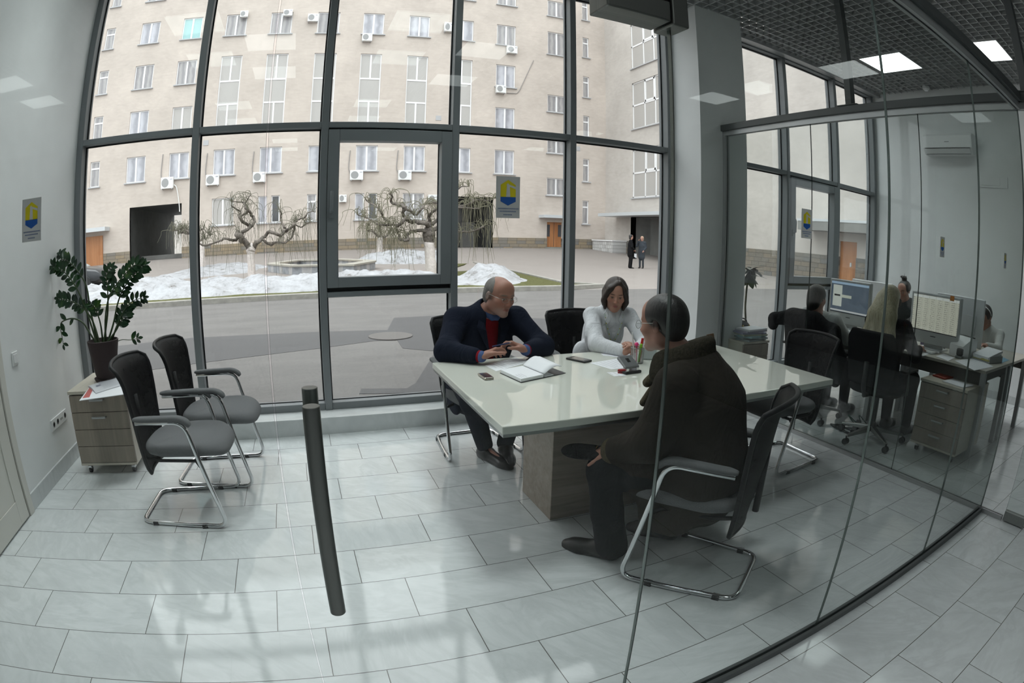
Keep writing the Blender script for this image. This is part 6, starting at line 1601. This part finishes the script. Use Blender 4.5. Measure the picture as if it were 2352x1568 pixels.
def monitor(label, loc, rot, scr, note=False):
    """Faces local -x."""
    t = thing('computer_monitor', label, 'monitor', loc, rot, 'all-in-one computers on the desks')
    MB().box((0, -.285, .045), (.045, .285, .50)).build('shell', O['white_shell'] if scr is None else O['silver'], t, bev=.008, seg=3)
    MB().box((-.002, -.262, .165), (.0005, .262, .478)).build('screen', scr or M['black'], t)
    MB().box((-.0015, -.262, .157), (.0005, .262, .165)).build('bezel_strip', M['black'], t)
    MB().box((.03, -.11, .012), (.045, .11, .20)).box((-.05, -.12, 0), (.16, .12, .012)).build('stand', O['silver'], t, bev=.004)
    MB().box((-.0012, -.03, .115), (.0005, .03, .122)).build('badge', M['black'], t)
    if scr is None: MB().box((.045, -.18, .40), (.047, .05, .43)).box((.0445, -.20, .15), (.075, .20, .34)).build('rear_cover', O['white_shell'], t, bev=.004)
    if note:
        MB().box((-.0035, -.20, .465), (-.001, -.155, .51)).build('sticky_note', mat('note_orange', (.60, .20, .02), .7), t)
    return t
def office_chair(label, loc, rot, back=True):
    t = thing('office_chair', label, 'chair', (*loc, 0), rot, 'black swivel chairs in the office')
    for i in range(5):
        a = 6.2832 * i / 5 + .35; d = Vector((math.cos(a), math.sin(a), 0)); s = Vector((-d.y, d.x, 0))
        b = MB(); b.add([d*.03 + s*.028 + Vector((0,0,.09)), d*.03 - s*.028 + Vector((0,0,.09)), d*.31 - s*.016 + Vector((0,0,.065)), d*.31 + s*.016 + Vector((0,0,.065)), d*.03 + s*.024 + Vector((0,0,.13)), d*.03 - s*.024 + Vector((0,0,.13)), d*.31 - s*.013 + Vector((0,0,.083)), d*.31 + s*.013 + Vector((0,0,.083))], [(0,1,2,3),(7,6,5,4),(0,4,5,1),(1,5,6,2),(2,6,7,3),(3,7,4,0)])
        leg = b.build('base_leg', M['steel'], t, bev=.004)
        w_ = MB()
        for o_ in (-.017, .017): w_.lathe([(.008, o_ - .010), (.024, o_ - .010), (.027, o_), (.024, o_ + .010), (.008, o_ + .010)], (d.x * .31, d.y * .31, .028), 16, axis='x')
        w_.tube([d * .31 + Vector((0, 0, .028)), d * .31 + Vector((0, 0, .075))], .007, 8).build('caster', M['black'], leg, smooth='auto')
    MB().lathe([(.03, .09), (.032, .16), (.022, .17), (.022, .40), (.04, .41), (.005, .42)], seg=18).build('gas_column', M['black'], t, smooth='auto')
    s = MB(); cushion(s, .02, 0, .42, .50, lambda a: (.245 * se(math.cos(a), math.sin(a), .6)[0], .25 * se(math.cos(a), math.sin(a), .6)[1])); s.build('seat', O['office_black'], t, smooth=True)
    def bk(u, v):
        z = .50 + .44 * v; hw = .20 + .04 * math.sin(v * 2.4); hw *= 1 - .16 * max(0, v - .85) / .15; y = (2*u - 1) * hw
        return (-.235 - .05 * v + .05 * (2*u-1)**2 + .02 * math.sin(v * 3.1), y, z)
    MB().grid(15, 15, bk).build('backrest', O['office_black'], t, smooth=True, solid=.05, bev=.012)
    MB().tube([(-.05, 0, .42), (-.26, 0, .43), (-.30, 0, .52), (-.295, 0, .70)], .022, 8).build('back_bar', M['black'], t, smooth=True)
    for q in (1, -1):
        MB().tube([(0, q * .22, .44), (0, q * .285, .46), (-.02, q * .285, .64)], .016, 8).build('arm_post', M['black'], t, smooth=True)
        MB().box((-.14, q * .285 - .035, .64), (.12, q * .285 + .035, .665)).build('armrest', M['black'], t, bev=.012, seg=3)
    return t

def quick_person(label, org, P, hair_fn, garments, skin=(.38, .21, .16), vox=.009, face=None, fwd=(1, 0, 0), head=None, female=False, feet=True):
    t = thing('person', label, 'person', tuple(org)); org = np.array(org, float); S = SDF(vox); h = head
    S.chain([P['pelvis'], P['chest'], P['neck']], [.115, .115, .075], .05, (fwd, .72)); S.cone(P['shR'], P['shL'], .045, .045, .05); S.cone(P['neck'], h(0, -.02, -.05), .05, .046, .03)
    for s in 'RL':
        S.chain([P['sh'+s], P['el'+s], P['wr'+s]], [.042, .036, .025], .02); d = nrm(P['wr'+s] - P['el'+s])
        add_hand(S, P['wr'+s], d, P.get('palm'+s, V3(0, 0, -1)), 1 if s == 'R' else -1, 1.0, (.35, .4, .3))
        S.chain([P['hip'+s], P['kn'+s], P['an'+s]], [.075, .05, .032], .03); S.cone(P['an'+s], P['toe'+s], .016, .010, .01)
    add_head(S, h, female)
    S.build('body', M['skin'], t, org, face or face_colors(h, skin, (.06, .04, .03), (.32, .12, .10)))
    for nm, mt, fn, vx in garments: G = SDF(vx); fn(G); G.build(nm, mt, t, org)
    if feet:
        for s in 'LR': shoe(t, P['an'+s] * V3(1, 1, 0) - np.array(fwd) * .06, P['toe'+s] * V3(1, 1, 0) + np.array(fwd) * .05, BLACKSHOE, org=org, vox=.01)
    if hair_fn: G = SDF(min(vox, .006)); m = hair_fn(G); G.build('hair', m, t, org)
    return t

def office():
    office_desk('office desk nearest the glass, with a pedestal under it and papers on it', (4.55, 1.54))
    office_desk('office desk by the window where the dark-haired worker sits', (4.55, 2.745))
    office_desk('far office desk at the free end of the block, before the bent head', (6.16, 2.74), math.pi)
    office_desk('far office desk by the window, where a worker with a bun sits', (6.16, 3.945), math.pi)
    m1 = monitor('silver computer by the window showing a blue-grey desktop', (5.02, 3.43, .742), R(-3), screen_mat('screen_desktop', 'desktop'))
    m2 = monitor('silver computer with an orange note on its rim showing a pale table', (4.94, 2.31, .742), R(0), screen_mat('screen_table', 'table'), True)
    monitor('white back of a computer by the window, behind the blonde hair', (5.62, 3.50, .742), R(180), None)
    monitor('white back of a computer on the far desk, hiding a bent head', (5.42, 2.22, .742), R(182), None)
    # small things on the desks
    Z = .7405
    def mouse(px, py, lb):
        p = on_z(px, py, Z); t = thing('computer_mouse', lb, 'mouse', tuple(p), 0, 'white mice on the desks')
        S = SDF(.003); S.ell((0, 0, .012), (.052, .030, .020), None, .01); S.half((0, 0, .001), (0, 0, -1), .002); S.build('shell', M['white_plastic'], t)
        MB().tube([(.05, 0, .012), (.12, .02, .004), (.2, -.01, .004)], .002, 6).build('cord', M['white_plastic'], t)
    mouse(1948, 765, 'white computer mouse on the desk by the window'); mouse(2068, 788, 'white computer mouse on the desk nearest the glass')
    def keyboard(lb, x, y, rz=0):
        t = thing('keyboard', lb, 'keyboard', (x, y, Z), rz, 'white keyboards on the desks')
        MB().box((-.065, -.21, 0), (.065, .21, .012)).build('tray', O['silver'], t, bev=.003); kk = MB()
        for i in range(5):
            for j in range(15): kk.box((-.055 + i * .022, -.20 + j * .0268, .012), (-.037 + i * .022, -.178 + j * .0268, .016))
        kk.build('keys', M['white_plastic'], t)
    keyboard('white keyboard before the screen with the blue-grey desktop', 4.80, 3.40); keyboard('white keyboard before the screen with the pale table', 4.745, 2.38)
    sh = lambda lb, l, z=Z, ln=0, g=None, m=None, nm='paper_sheet': flat_sheet(nm, lb, 'paper', [tuple(on_z(x, y, z).xy) for x, y in l], m or M['paper'], z, .002, g, ln)
    sh('white papers spread at the near corner of the office desk', [(2193, 828), (2238, 851), (2282, 842), (2240, 823)], ln=6)
    sh('white paper sheet lying before the keyboard of the pale-table screen', [(2105, 795), (2150, 812), (2175, 806), (2130, 790)], ln=4)
    sh('pale blue card at the free end of the office desk', [(2290, 828), (2300, 834), (2318, 827), (2305, 821)], m=mat('blue_card', (.16, .33, .45), .6), nm='blue_card')
    sh('paper beside the keyboard of the window desk', [(1925, 748), (1945, 756), (1965, 752), (1945, 744)], ln=3)
    p = on_z(2203, 822, Z); t = thing('hand_stamp', 'black self-inking stamp standing on the office desk', 'stamp', tuple(p))
    MB().box((-.03, -.035, 0), (.03, .035, .02)).build('base', mat('stamp_clear', (.25, .27, .26), .3), t, bev=.004); MB().box((-.026, -.032, .02), (.026, .032, .085)).build('grip', M['black'], t, bev=.014, seg=3)
    p = on_z(2197, 812, Z) ; q = on_z(2225, 806, Z); t = thing('label_printer', 'white boxy printer on the office desk by the stamp', 'printer', (5.0, 1.98, Z), R(-18))
    MB().prism([(-.11, 0), (.11, 0), (.11, .16), (.03, .175), (-.11, .10)], -.09, .09).build('housing', M['white_plastic'], t).rotation_euler = (R(90), 0, 0)
    MB().box((.035, -.07, .168), (.095, .07, .176)).build('slot', M['black'], t)
    t = thing('paper_tray', 'tray of papers with a yellow sheet, leaning at the end of the office desk', 'paper tray', (5.10, 1.74, Z), R(-12))
    MB().box((-.13, -.11, 0), (.13, .11, .012)).box((-.13, -.115, 0), (.13, -.11, .06)).build('tray', O['silver'], t, bev=.002)
    for i, (m, a) in enumerate(((mat('yellow_paper', (.55, .50, .20), .7), 0), (M['paper'], 4), (M['paper'], -3))): 
        o = MB().box((-.12, -.10, 0), (.14, .10, .02)).build('paper_stack', m, t); o.location = (.0, 0, .013 + .021 * i); o.rotation_euler = (0, R(-6 * i), R(a))
    t = thing('desk_phone', 'small dark desk phone beside the blonde worker', 'phone', (4.72, 2.72, Z), R(20))
    MB().prism([(-.08, 0), (.08, 0), (.08, .045), (-.08, .02)], -.07, .07).build('phone_base', M['black'], t).rotation_euler = (R(90), 0, 0)
    MB().tube(smooth_path([(-.07, .05, .04), (-.07, .05, .055), (.07, .05, .075), (.08, .05, .06)], .02, 4), .014, 8).build('handset', M['black'], t, smooth=True)
    t = thing('tape_dispenser', 'white and red tape dispenser under the window desk screen', 'dispenser', tuple(on_z(1960, 752, Z)), R(60))
    MB().box((-.06, -.02, 0), (.06, .02, .022)).build('body', M['white_plastic'], t, bev=.006); MB().lathe([(.012, -.012), (.028, -.012), (.028, .012), (.012, .012)], (-.015, 0, .034), 18, axis='y').build('tape_roll', mat('tape_red', (.40, .02, .02), .4), t)
    for i, (px, py, lb, c, sz) in enumerate(((1935, 748, 'small purple box under the window desk screen', (.28, .22, .34), (.07, .05, .03)), (2118, 790, 'purple pen case on the desk nearest the glass', (.22, .18, .30), (.09, .04, .025)), (1925, 743, 'small white tub beside the window desk screen', (.6, .6, .6), (.05, .05, .06)), (2158, 800, 'grey slab among the desk papers nearest the glass', (.35, .36, .36), (.10, .07, .02)))):
        p = on_z(px, py, Z); t = thing('desk_box', lb, 'box', tuple(p), R(25 * i)); MB().box((-sz[0]/2, -sz[1]/2, 0), (sz[0]/2, sz[1]/2, sz[2] * .7)).build('box_body', mat('desk_box_colour', c, .5), t, bev=.003); MB().box((-sz[0]/2 - .001, -sz[1]/2 - .001, sz[2] * .7), (sz[0]/2 + .001, sz[1]/2 + .001, sz[2])).build('lid', mat('desk_box_lid', tuple(a * .8 for a in c), .5), t, bev=.002)
    sh('white form lying beside the stamp at the pedestal end of the desk', [(2150, 818), (2178, 829), (2192, 822), (2168, 812)], ln=4)
    sh('open booklet of papers in front of the blonde worker', [(2085, 806), (2120, 818), (2135, 812), (2100, 801)], ln=3)
    # pedestal under the near desk with papers on it
    pedestal('four-handled drawer pedestal standing under the near office desk', (4.29, 1.83), R(-90), (1, 1, 1, 1))
    flat_sheet('paper_sheet', 'white papers on top of the office pedestal', 'paper', [(4.33, 1.66), (4.36, 1.88), (4.54, 1.86), (4.52, 1.63)], M['paper'], .605, .006, None, 0)
    flat_sheet('folder', 'red folder on top of the office pedestal under the desk', 'folder', [(4.45, 1.90), (4.47, 2.04), (4.66, 2.02), (4.65, 1.88)], mat('red_folder', (.28, .035, .015), .6), .605, .012)
    # pedestal behind the column: papers, bag; rubber plant on the sill
    pedestal('drawer pedestal by the column holding a bag and a stack of papers', (3.985, 3.80), 0, (0, 0, 0, 0), .36, .40)
    for i in range(7):
        r = random.Random(i); a = r.uniform(-.25, .25); c, s = math.cos(a), math.sin(a); ox, oy = r.uniform(-.02, .02), r.uniform(-.01, .01)
        q = [(3.98 + ox + c*x - s*y, 3.89 + oy + s*x + c*y) for x, y in ((-.15, -.085), (.15, -.085), (.15, .085), (-.15, .085))]
        top = i == 6
        flat_sheet('paper_bundle', 'topmost white bundle of the paper stack on the pedestal by the column' if top else 'grey-edged bundle within the paper stack on the pedestal by the column', 'paper', q, M['paper'] if top else mat('worn_paper', tuple((.36, .38, .42)[j] * r.uniform(.7, 1.25) for j in range(3)), .8), .605 + .0165 * i, .016, 'bundles of the paper stack')
    t = thing('handbag', 'black handbag with gold clasps behind the stack of papers by the column', 'bag', (4.02, 4.10, .605), R(8))
    S = SDF(.006); S.ell((0, 0, .075), (.165, .065, .085), None, .02); S.ell((0, 0, .03), (.16, .06, .05), None, .04); S.half((0, 0, .002), (0, 0, -1), .004); S.build('bag_body', M['leather'], t)
    for x in (-.03, .075): MB().tube([(x, -.066, .12), (x, -.072, .10), (x, -.070, .075)], .008, 8).build('clasp', mat('brass', (.50, .40, .16), .3, 1), t, smooth=True)
    MB().tube(spline([(-.11, -.01, .13), (-.08, -.01, .165), (0, -.01, .178), (.08, -.01, .165), (.11, -.01, .13)], 6), .007, 8).build('handle', M['leather'], t, smooth=True)
    # rubber plant
    Y = 4.38; t = thing('rubber_plant', 'rubber plant with drooping broad leaves beside the column', 'plant', (4.10, Y, .137))
    MB().lathe([(.07, 0), (.08, .005), (.105, .22), (.098, .222), (.09, .2), (.01, .195)], seg=26).build('pot', mat('grey_pot', (.25, .25, .25), .7), t, smooth='auto')
    st = [on_y(x, y, Y) - Vector((4.10, Y, .137)) for x, y in ((1708, 760), (1712, 700), (1716, 655), (1722, 632))]; st = [Vector((0, 0, .19))] + st
    MB().tube(spline(st, 6), .011, 8).build('trunk', mat('green_stem', (.10, .10, .045), .7), t, smooth=True)
    lm, nt, o = _new('rubber_leaf'); k = NT(nt); f = k.noise(k.coord('Object'), 7, 2); k.l(k.principled(k.ramp(f, [(.35, (.018, .04, .018)), (.65, (.045, .085, .035))]), .3, 0, .5), o.inputs[0])
    c0 = st[-1]; r = random.Random(5); lb = MB()
    for i in range(30):
        a = 2.4 * i; dn = r.uniform(-1.3, .5); d = Vector((math.cos(a), math.sin(a) * .8, dn)); leaf(lb, c0 + Vector((0, 0, r.uniform(-.02, .09))), d, Vector((0, 0, 1)) if dn > -.8 else d.cross(Vector((0, 0, 1))).cross(d) * -1, r.uniform(.15, .23), r.uniform(.055, .075), .15, 0, .22)
    lb.build('leaves', lm, t, smooth=True)
    # chairs
    office_chair('black swivel chair of the dark-haired worker by the window', (4.20, 3.20), R(6)); office_chair('black swivel chair of the blonde worker', (4.16, 2.42), R(4))
    # black coat over the back of the first chair
    jl, jr = on_x(1768, 745, 3.93), on_x(1922, 770, 3.93)
    t = thing('coat', 'black coat draped over the back of the swivel chair by the window', 'coat', (3.93, (jl.y + jr.y) / 2, .9))
    o_ = np.array(t.location); S = SDF(.008); a, b = V3(3.925, jl.y - .06, .865), V3(3.935, jr.y + .05, .855); mid = (a + b) / 2 + V3(0, 0, .075)
    S.chain([a, mid + (a - mid) * .35, mid + (b - mid) * .4, b], [.055, .075, .085, .055], .04); S.cone(a, a + V3(.02, .03, -.06), .055, .05, .03); S.cone(mid + V3(0, 0, -.08), mid + V3(0, 0, -.22), .11, .12, .06, ((1, 0, 0), .5)); S.cone(b, b + V3(.05, -.06, -.22), .07, .06, .05); S.cone(b + V3(.05, -.06, -.22), b + V3(.06, -.05, -.42), .07, .045, .05)
    S.build('coat_body', cloth('black_wool_coat', (.009, .009, .010), .9, .7, 14, 260, .1), t, o_)
    bk = lambda a, b: hair_mat('dark_hair', (.012, .010, .009), (.035, .028, .024))
    # workers
    def pose(cx, cy, fx, lean=.10, hh=1.0):
        f = V3(fx, 0, 0); l = np.cross((0, 0, 1), f); c = V3(cx, cy, 0); P = dict(pelvis=c + V3(0, 0, .56), chest=c + f * (.05 + lean * .4) + V3(0, 0, .80), neck=c + f * lean + V3(0, 0, .97))
        for s, q in (('L', 1), ('R', -1)):
            P['sh'+s] = c + f * (lean - .01) + l * q * .18 + V3(0, 0, .92); P['el'+s] = c + f * (lean + .16) + l * q * .23 + V3(0, 0, .74); P['wr'+s] = c + f * (lean + .38) + l * q * .15 + V3(0, 0, .775)
            P['hip'+s] = c + l * q * .09 + V3(0, 0, .52); P['kn'+s] = c + f * .40 + l * q * .12 + V3(0, 0, .50); P['an'+s] = c + f * .42 + l * q * .12 + V3(0, 0, .09); P['toe'+s] = c + f * .60 + l * q * .12 + V3(0, 0, .03)
        return P
    def top(P, f, r=1.0):
        def fn(G):
            G.chain([P['pelvis'] + V3(0, 0, -.04), P['pelvis'], P['chest'], P['neck'] + V3(0, 0, -.04)], [.15*r, .15*r, .15*r, .09*r], .05, (f, .78)); G.cone(P['shR'], P['shL'], .052, .052, .05)
            for s in 'RL': G.chain([P['sh'+s], P['el'+s], P['wr'+s] + (P['el'+s] - P['wr'+s]) * .1], [.060, .052, .040], .03)
        return fn
    def legs(P):
        def fn(G):
            for s in 'RL': G.chain([P['hip'+s], P['kn'+s], P['an'+s]], [.092, .07, .05], .03)
        return fn
    dk = cloth('dark_office_trousers', (.012, .012, .014), .9, .4, 9)
    P = pose(4.22, 3.22, 1, .03); h = Head(tuple(at_d(1877, 685, 5.28)), (1, .10, -.12), scale=.96)
    P['neck'] = h.c + V3(-.03, 0, -.14)
    def hr(G):
        E = lambda c, r, k=.02, op='u': G.ell(h(*c), r, h.R, k, op); E((0, -.020, .040), (.086, .104, .088)); E((0, -.06, -.03), (.07, .06, .085), .03); G.cone(h(0, -.09, -.02), h(.02, -.10, -.12), .045, .022, .03); E((0, .10, -.02), (.062, .075, .085), .012, 's'); return hair_mat('dark_brown_hair', (.014, .012, .011), (.045, .038, .034))
    quick_person('dark-haired person in white shirt, back turned, at the window computer', (4.22, 3.22, 0), P, hr, [('shirt', cloth('office_white_shirt', (.60, .61, .60), .8, .4, 12), top(P, (1, 0, 0)), .008), ('trousers', dk, legs(P), .012)], head=h, female=True)
    P = pose(4.20, 2.43, 1, .02); h2 = Head(tuple(at_d(2046, 690, 4.86)), (1, .12, -.15), scale=.96)
    for kx in ('shL', 'shR'): P[kx] = P[kx] + V3(0, 0, .06)
    P['chest'] = P['chest'] + V3(0, 0, .06); P['neck'] = h2.c + V3(-.02, 0, -.14)
    def hr2(G):
        h = h2; E = lambda c, r, k=.02, op='u': G.ell(h(*c), r, h.R, k, op); E((0, -.020, .040), (.088, .106, .090)); E((0, -.05, -.04), (.086, .08, .10), .03)
        for x, rr in ((-.06, .05), (-.02, .06), (.03, .06), (.075, .052)): G.chain([h(x * .8, -.07, .0), h(x * 1.3, -.125, -.14), h(x * 1.75 - .0, -.135, -.30), h(x * 2.0 + .01, -.115, -.36)], [rr * 1.1, rr, rr * .8, rr * .35], .03)
        E((0, .10, -.02), (.058, .078, .09), .012, 's'); return hair_mat('blonde_hair', (.30, .25, .15), (.60, .53, .37), .4, 120)
    t2 = quick_person('person with long blonde hair and a headset, seen from behind at the near computer', (4.20, 2.43, 0), P, hr2, [('sweater', cloth('black_sweater', (.010, .010, .011), .9, .4, 12, 300, .1), top(P, (1, 0, 0)), .008), ('trousers', dk, legs(P), .012)], head=h2, female=True)
    o2 = np.array((4.20, 2.43, 0.))
    MB().tube([h2(.088 * math.sin(a), -.005, .02 + .105 * math.cos(a)) - o2 for a in np.linspace(-1.5, 1.5, 16)], .0075, 8).build('headset_band', M['white_plastic'], t2, smooth=True)
    MB().lathe([(.004, -.012), (.03, -.010), (.033, 0), (.03, .010), (.004, .012)], tuple(h2(-.09, -.005, -.005) - o2), 18, axis='y').build('ear_cup', M['black'], t2, smooth='auto')
    hb = Head(tuple(on_x(2076, 668, 6.15)), (-1, -.05, -.2), scale=.96); P = pose(6.30, hb.c[1], -1, .08)
    for kx in ('pelvis', 'chest', 'shL', 'shR', 'elL', 'elR'): P[kx] = P[kx] + V3(0, 0, .11)
    P['neck'] = hb.c + V3(.03, 0, -.14)
    def hr3(G):
        h = hb; E = lambda c, r, k=.02, op='u': G.ell(h(*c), r, h.R, k, op); E((0, -.020, .040), (.084, .102, .086)); E((0, -.02, .15), (.036, .036, .032), .015)
        r = random.Random(3)
        for i in range(9): d = V3(r.uniform(-1, 1), r.uniform(-1, 1), r.uniform(.2, 1)); G.cone(h(*(V3(0, -.02, .15) + d * .025)), h(*(V3(0, -.02, .15) + d * .06)), .006, .003, .008)
        E((0, .10, -.02), (.060, .070, .085), .012, 's'); return hair_mat('black_bun_hair', (.010, .008, .008), (.03, .022, .02))
    quick_person('person with a dark hair bun facing us behind the blonde worker', (6.30, hb.c[1], 0), P, hr3, [('top', cloth('grey_top', (.05, .055, .055), .9, .4, 12), top(P, (-1, 0, 0)), .009), ('trousers', dk, legs(P), .014)], head=hb, female=True, vox=.008, fwd=(-1, 0, 0))
    hm = Head(tuple(on_x(2262, 728, 6.15)), (-1, .15, -.75), (-.4, 0, 1)); P = pose(6.36, hm.c[1] - .02, -1, .14); P['neck'] = hm.c + V3(.07, 0, -.11)
    for kx in ('shL', 'shR'): P[kx] = P[kx] + V3(0, 0, -.05)
    def hr4(G):
        h = hm; E = lambda c, r, k=.02, op='u': G.ell(h(*c), r, h.R, k, op); E((0, -.018, .042), (.084, .103, .088)); E((0, -.055, .0), (.075, .06, .08), .03); E((0, .10, -.02), (.064, .070, .080), .012, 's'); return hair_mat('short_dark_hair', (.012, .010, .010), (.035, .03, .028), .5, 90)
    t4 = quick_person('person in a pale shirt with a white headset, head bent behind the far white screen', (6.36, hm.c[1] - .02, 0), P, hr4, [('shirt', cloth('pale_shirt', (.48, .49, .47), .8, .4, 12), top(P, (-1, 0, 0)), .009), ('trousers', dk, legs(P), .014)], head=hm, vox=.008, fwd=(-1, 0, 0))
    o4 = np.array((6.36, hm.c[1] - .02, 0.)); MB().tube([hm(.09 * math.sin(a), -.015, .02 + .108 * math.cos(a)) - o4 for a in np.linspace(-1.5, 1.5, 16)], .007, 8).build('headset_band', M['white_plastic'], t4, smooth=True)
    # power strip and tangled cables on the floor
    p = on_z(1965, 985, .0); t = thing('power_strip', 'black power strip on the floor under the office desks', 'power strip', (p.x, p.y, 0), R(25))
    MB().box((-.18, -.025, 0), (.18, .025, .04)).build('strip', M['black'], t, bev=.006)
    c0 = Vector((p.x, p.y, 0)); r = random.Random(8)
    for i, nm in enumerate(('thin black cable looping over the floor from the power strip', 'black cable trailing from the power strip towards the chairs', 'black cable coiled behind the power strip', 'green cable tangled above the power strip')):
        pts = [Vector((0, 0, .03))]
        for j in range(5): pts.append(Vector((r.uniform(-.2, .15), r.uniform(-.15, .22), .006 if i < 3 else r.uniform(.006, .12))))
        t = thing('cable', nm, 'cable', tuple(c0), 0, 'cables under the desks'); MB().tube(spline(pts, 8), .005, 6).build('cord', M['black'] if i < 3 else mat('green_cable', (.03, .09, .07), .5), t, smooth=True)

# ------------------------------------------------------------ two people standing in the courtyard
def outside_people():
    def stand(label, px, py, fwd, garments, hairc, h_, arm=None):
        b = on_ground(px, py); org = V3(*b); f = nrm(fwd); l = np.cross((0, 0, 1), f); k = h_ / 1.75; U = lambda a, c, z: org + f * a * k + l * c * k + V3(0, 0, z * k)
        P = dict(pelvis=U(0, 0, .95), chest=U(0, 0, 1.22), neck=U(.01, 0, 1.46))
        for s, q in (('L', 1), ('R', -1)):
            P['sh'+s] = U(0, q*.18, 1.40); P['el'+s] = U(.02, q*.24, 1.12); P['wr'+s] = U(.16, q*.17, .98); P['hip'+s] = U(0, q*.09, .92); P['kn'+s] = U(.03, q*.09, .50); P['an'+s] = U(0, q*.09, .08); P['toe'+s] = U(.14, q*.1, .03)
        if arm: P['el'+arm] = U(.12, .26 if arm == 'L' else -.26, 1.20); P['wr'+arm] = U(.16, .14 if arm == 'L' else -.14, 1.48)
        h = Head(U(.02, 0, 1.625), tuple(f), scale=1.0 * k); g = garments(P, U, f, l, k)
        def hr(G): E = lambda c, r, kk=.02, op='u': G.ell(h(*c), [a * k for a in r], h.R, kk, op); E((0, -.02, .04), (.088, .104, .09)); E((0, -.055, -.04), (.085, .06, .09), .03); E((0, .10, -.02), (.06, .075, .085), .012, 's'); return hairc
        t = quick_person(label, org, P, hr, g, fwd=tuple(f), head=h, vox=.010, feet=False)
        for s in 'LR': shoe(t, P['an'+s] * V3(1, 1, 0) - f * .06 + V3(0, 0, org[2]), P['toe'+s] * V3(1, 1, 0) + f * .06 + V3(0, 0, org[2]), BLACKSHOE, org=org, vox=.010)
        return t, P, U, h
    blk = cloth('black_coat_cloth', (.012, .012, .013), .9, .4, 9); gry = cloth('grey_blue_coat_cloth', (.040, .046, .056), .9, .4, 9)
    def g1(P, U, f, l, k):
        def coat(G):
            G.chain([U(0, 0, .72), P['pelvis'], P['chest'], U(0, 0, 1.42)], [.20, .19, .17, .10], .06, (f, .8)); G.cone(P['shL'], P['shR'], .06, .06, .05)
            for s in 'LR': G.chain([P['sh'+s], P['el'+s], P['wr'+s]], [.068, .06, .05], .03)
        def tr(G):
            for s in 'LR': G.chain([P['hip'+s], P['kn'+s], P['an'+s]], [.10, .085, .085], .03)
        return [('coat', blk, coat, .012), ('trousers', blk, tr, .014)]
    t, P, U, h = stand('person in black trouser suit standing in the courtyard before the porch', 1447, 616, (.9, -.35, 0), g1, hair_mat('black_long_hair', (.008, .007, .007), (.02, .018, .018)), 1.78)
    bg = thing('shopping_bag', 'dark bag held by the standing person in black in the courtyard', 'bag', tuple(U(.20, -.16, .66)))
    MB().box((-.05, -.12, -.16), (.05, .12, .16)).build('bag_body', M['black'], bg, bev=.02); MB().tube([(0, -.07, .16), (0, -.05, .28), (0, .05, .28), (0, .07, .16)], .006, 6).build('handle', M['black'], bg); MB().box((-.052, -.122, -.06), (-.05, -.03, .12)).box((-.03, -.1225, -.10), (.03, -.12, .12)).build('print', M['paper'], bg)
    def g2(P, U, f, l, k):
        def coat(G):
            G.chain([U(.02, 0, .62), P['pelvis'], P['chest'], U(0, 0, 1.42)], [.19, .175, .165, .10], .06, (f, .8)); G.cone(P['shL'], P['shR'], .06, .06, .05)
            for s in 'LR': G.chain([P['sh'+s], P['el'+s], P['wr'+s]], [.066, .058, .046], .03)
        def boots(G):
            for s in 'LR': G.chain([P['kn'+s] + V3(0, 0, .02), P['an'+s]], [.06, .052], .03)
        return [('coat', gry, coat, .012), ('boots', gry, boots, .012)]
    stand('blonde person in knee-length grey-blue coat standing in the courtyard before the porch', 1473, 616, (-.75, -.55, 0), g2, hair_mat('fair_hair', (.30, .20, .13), (.48, .34, .24)), 1.72, 'R')

office(); outside_people()
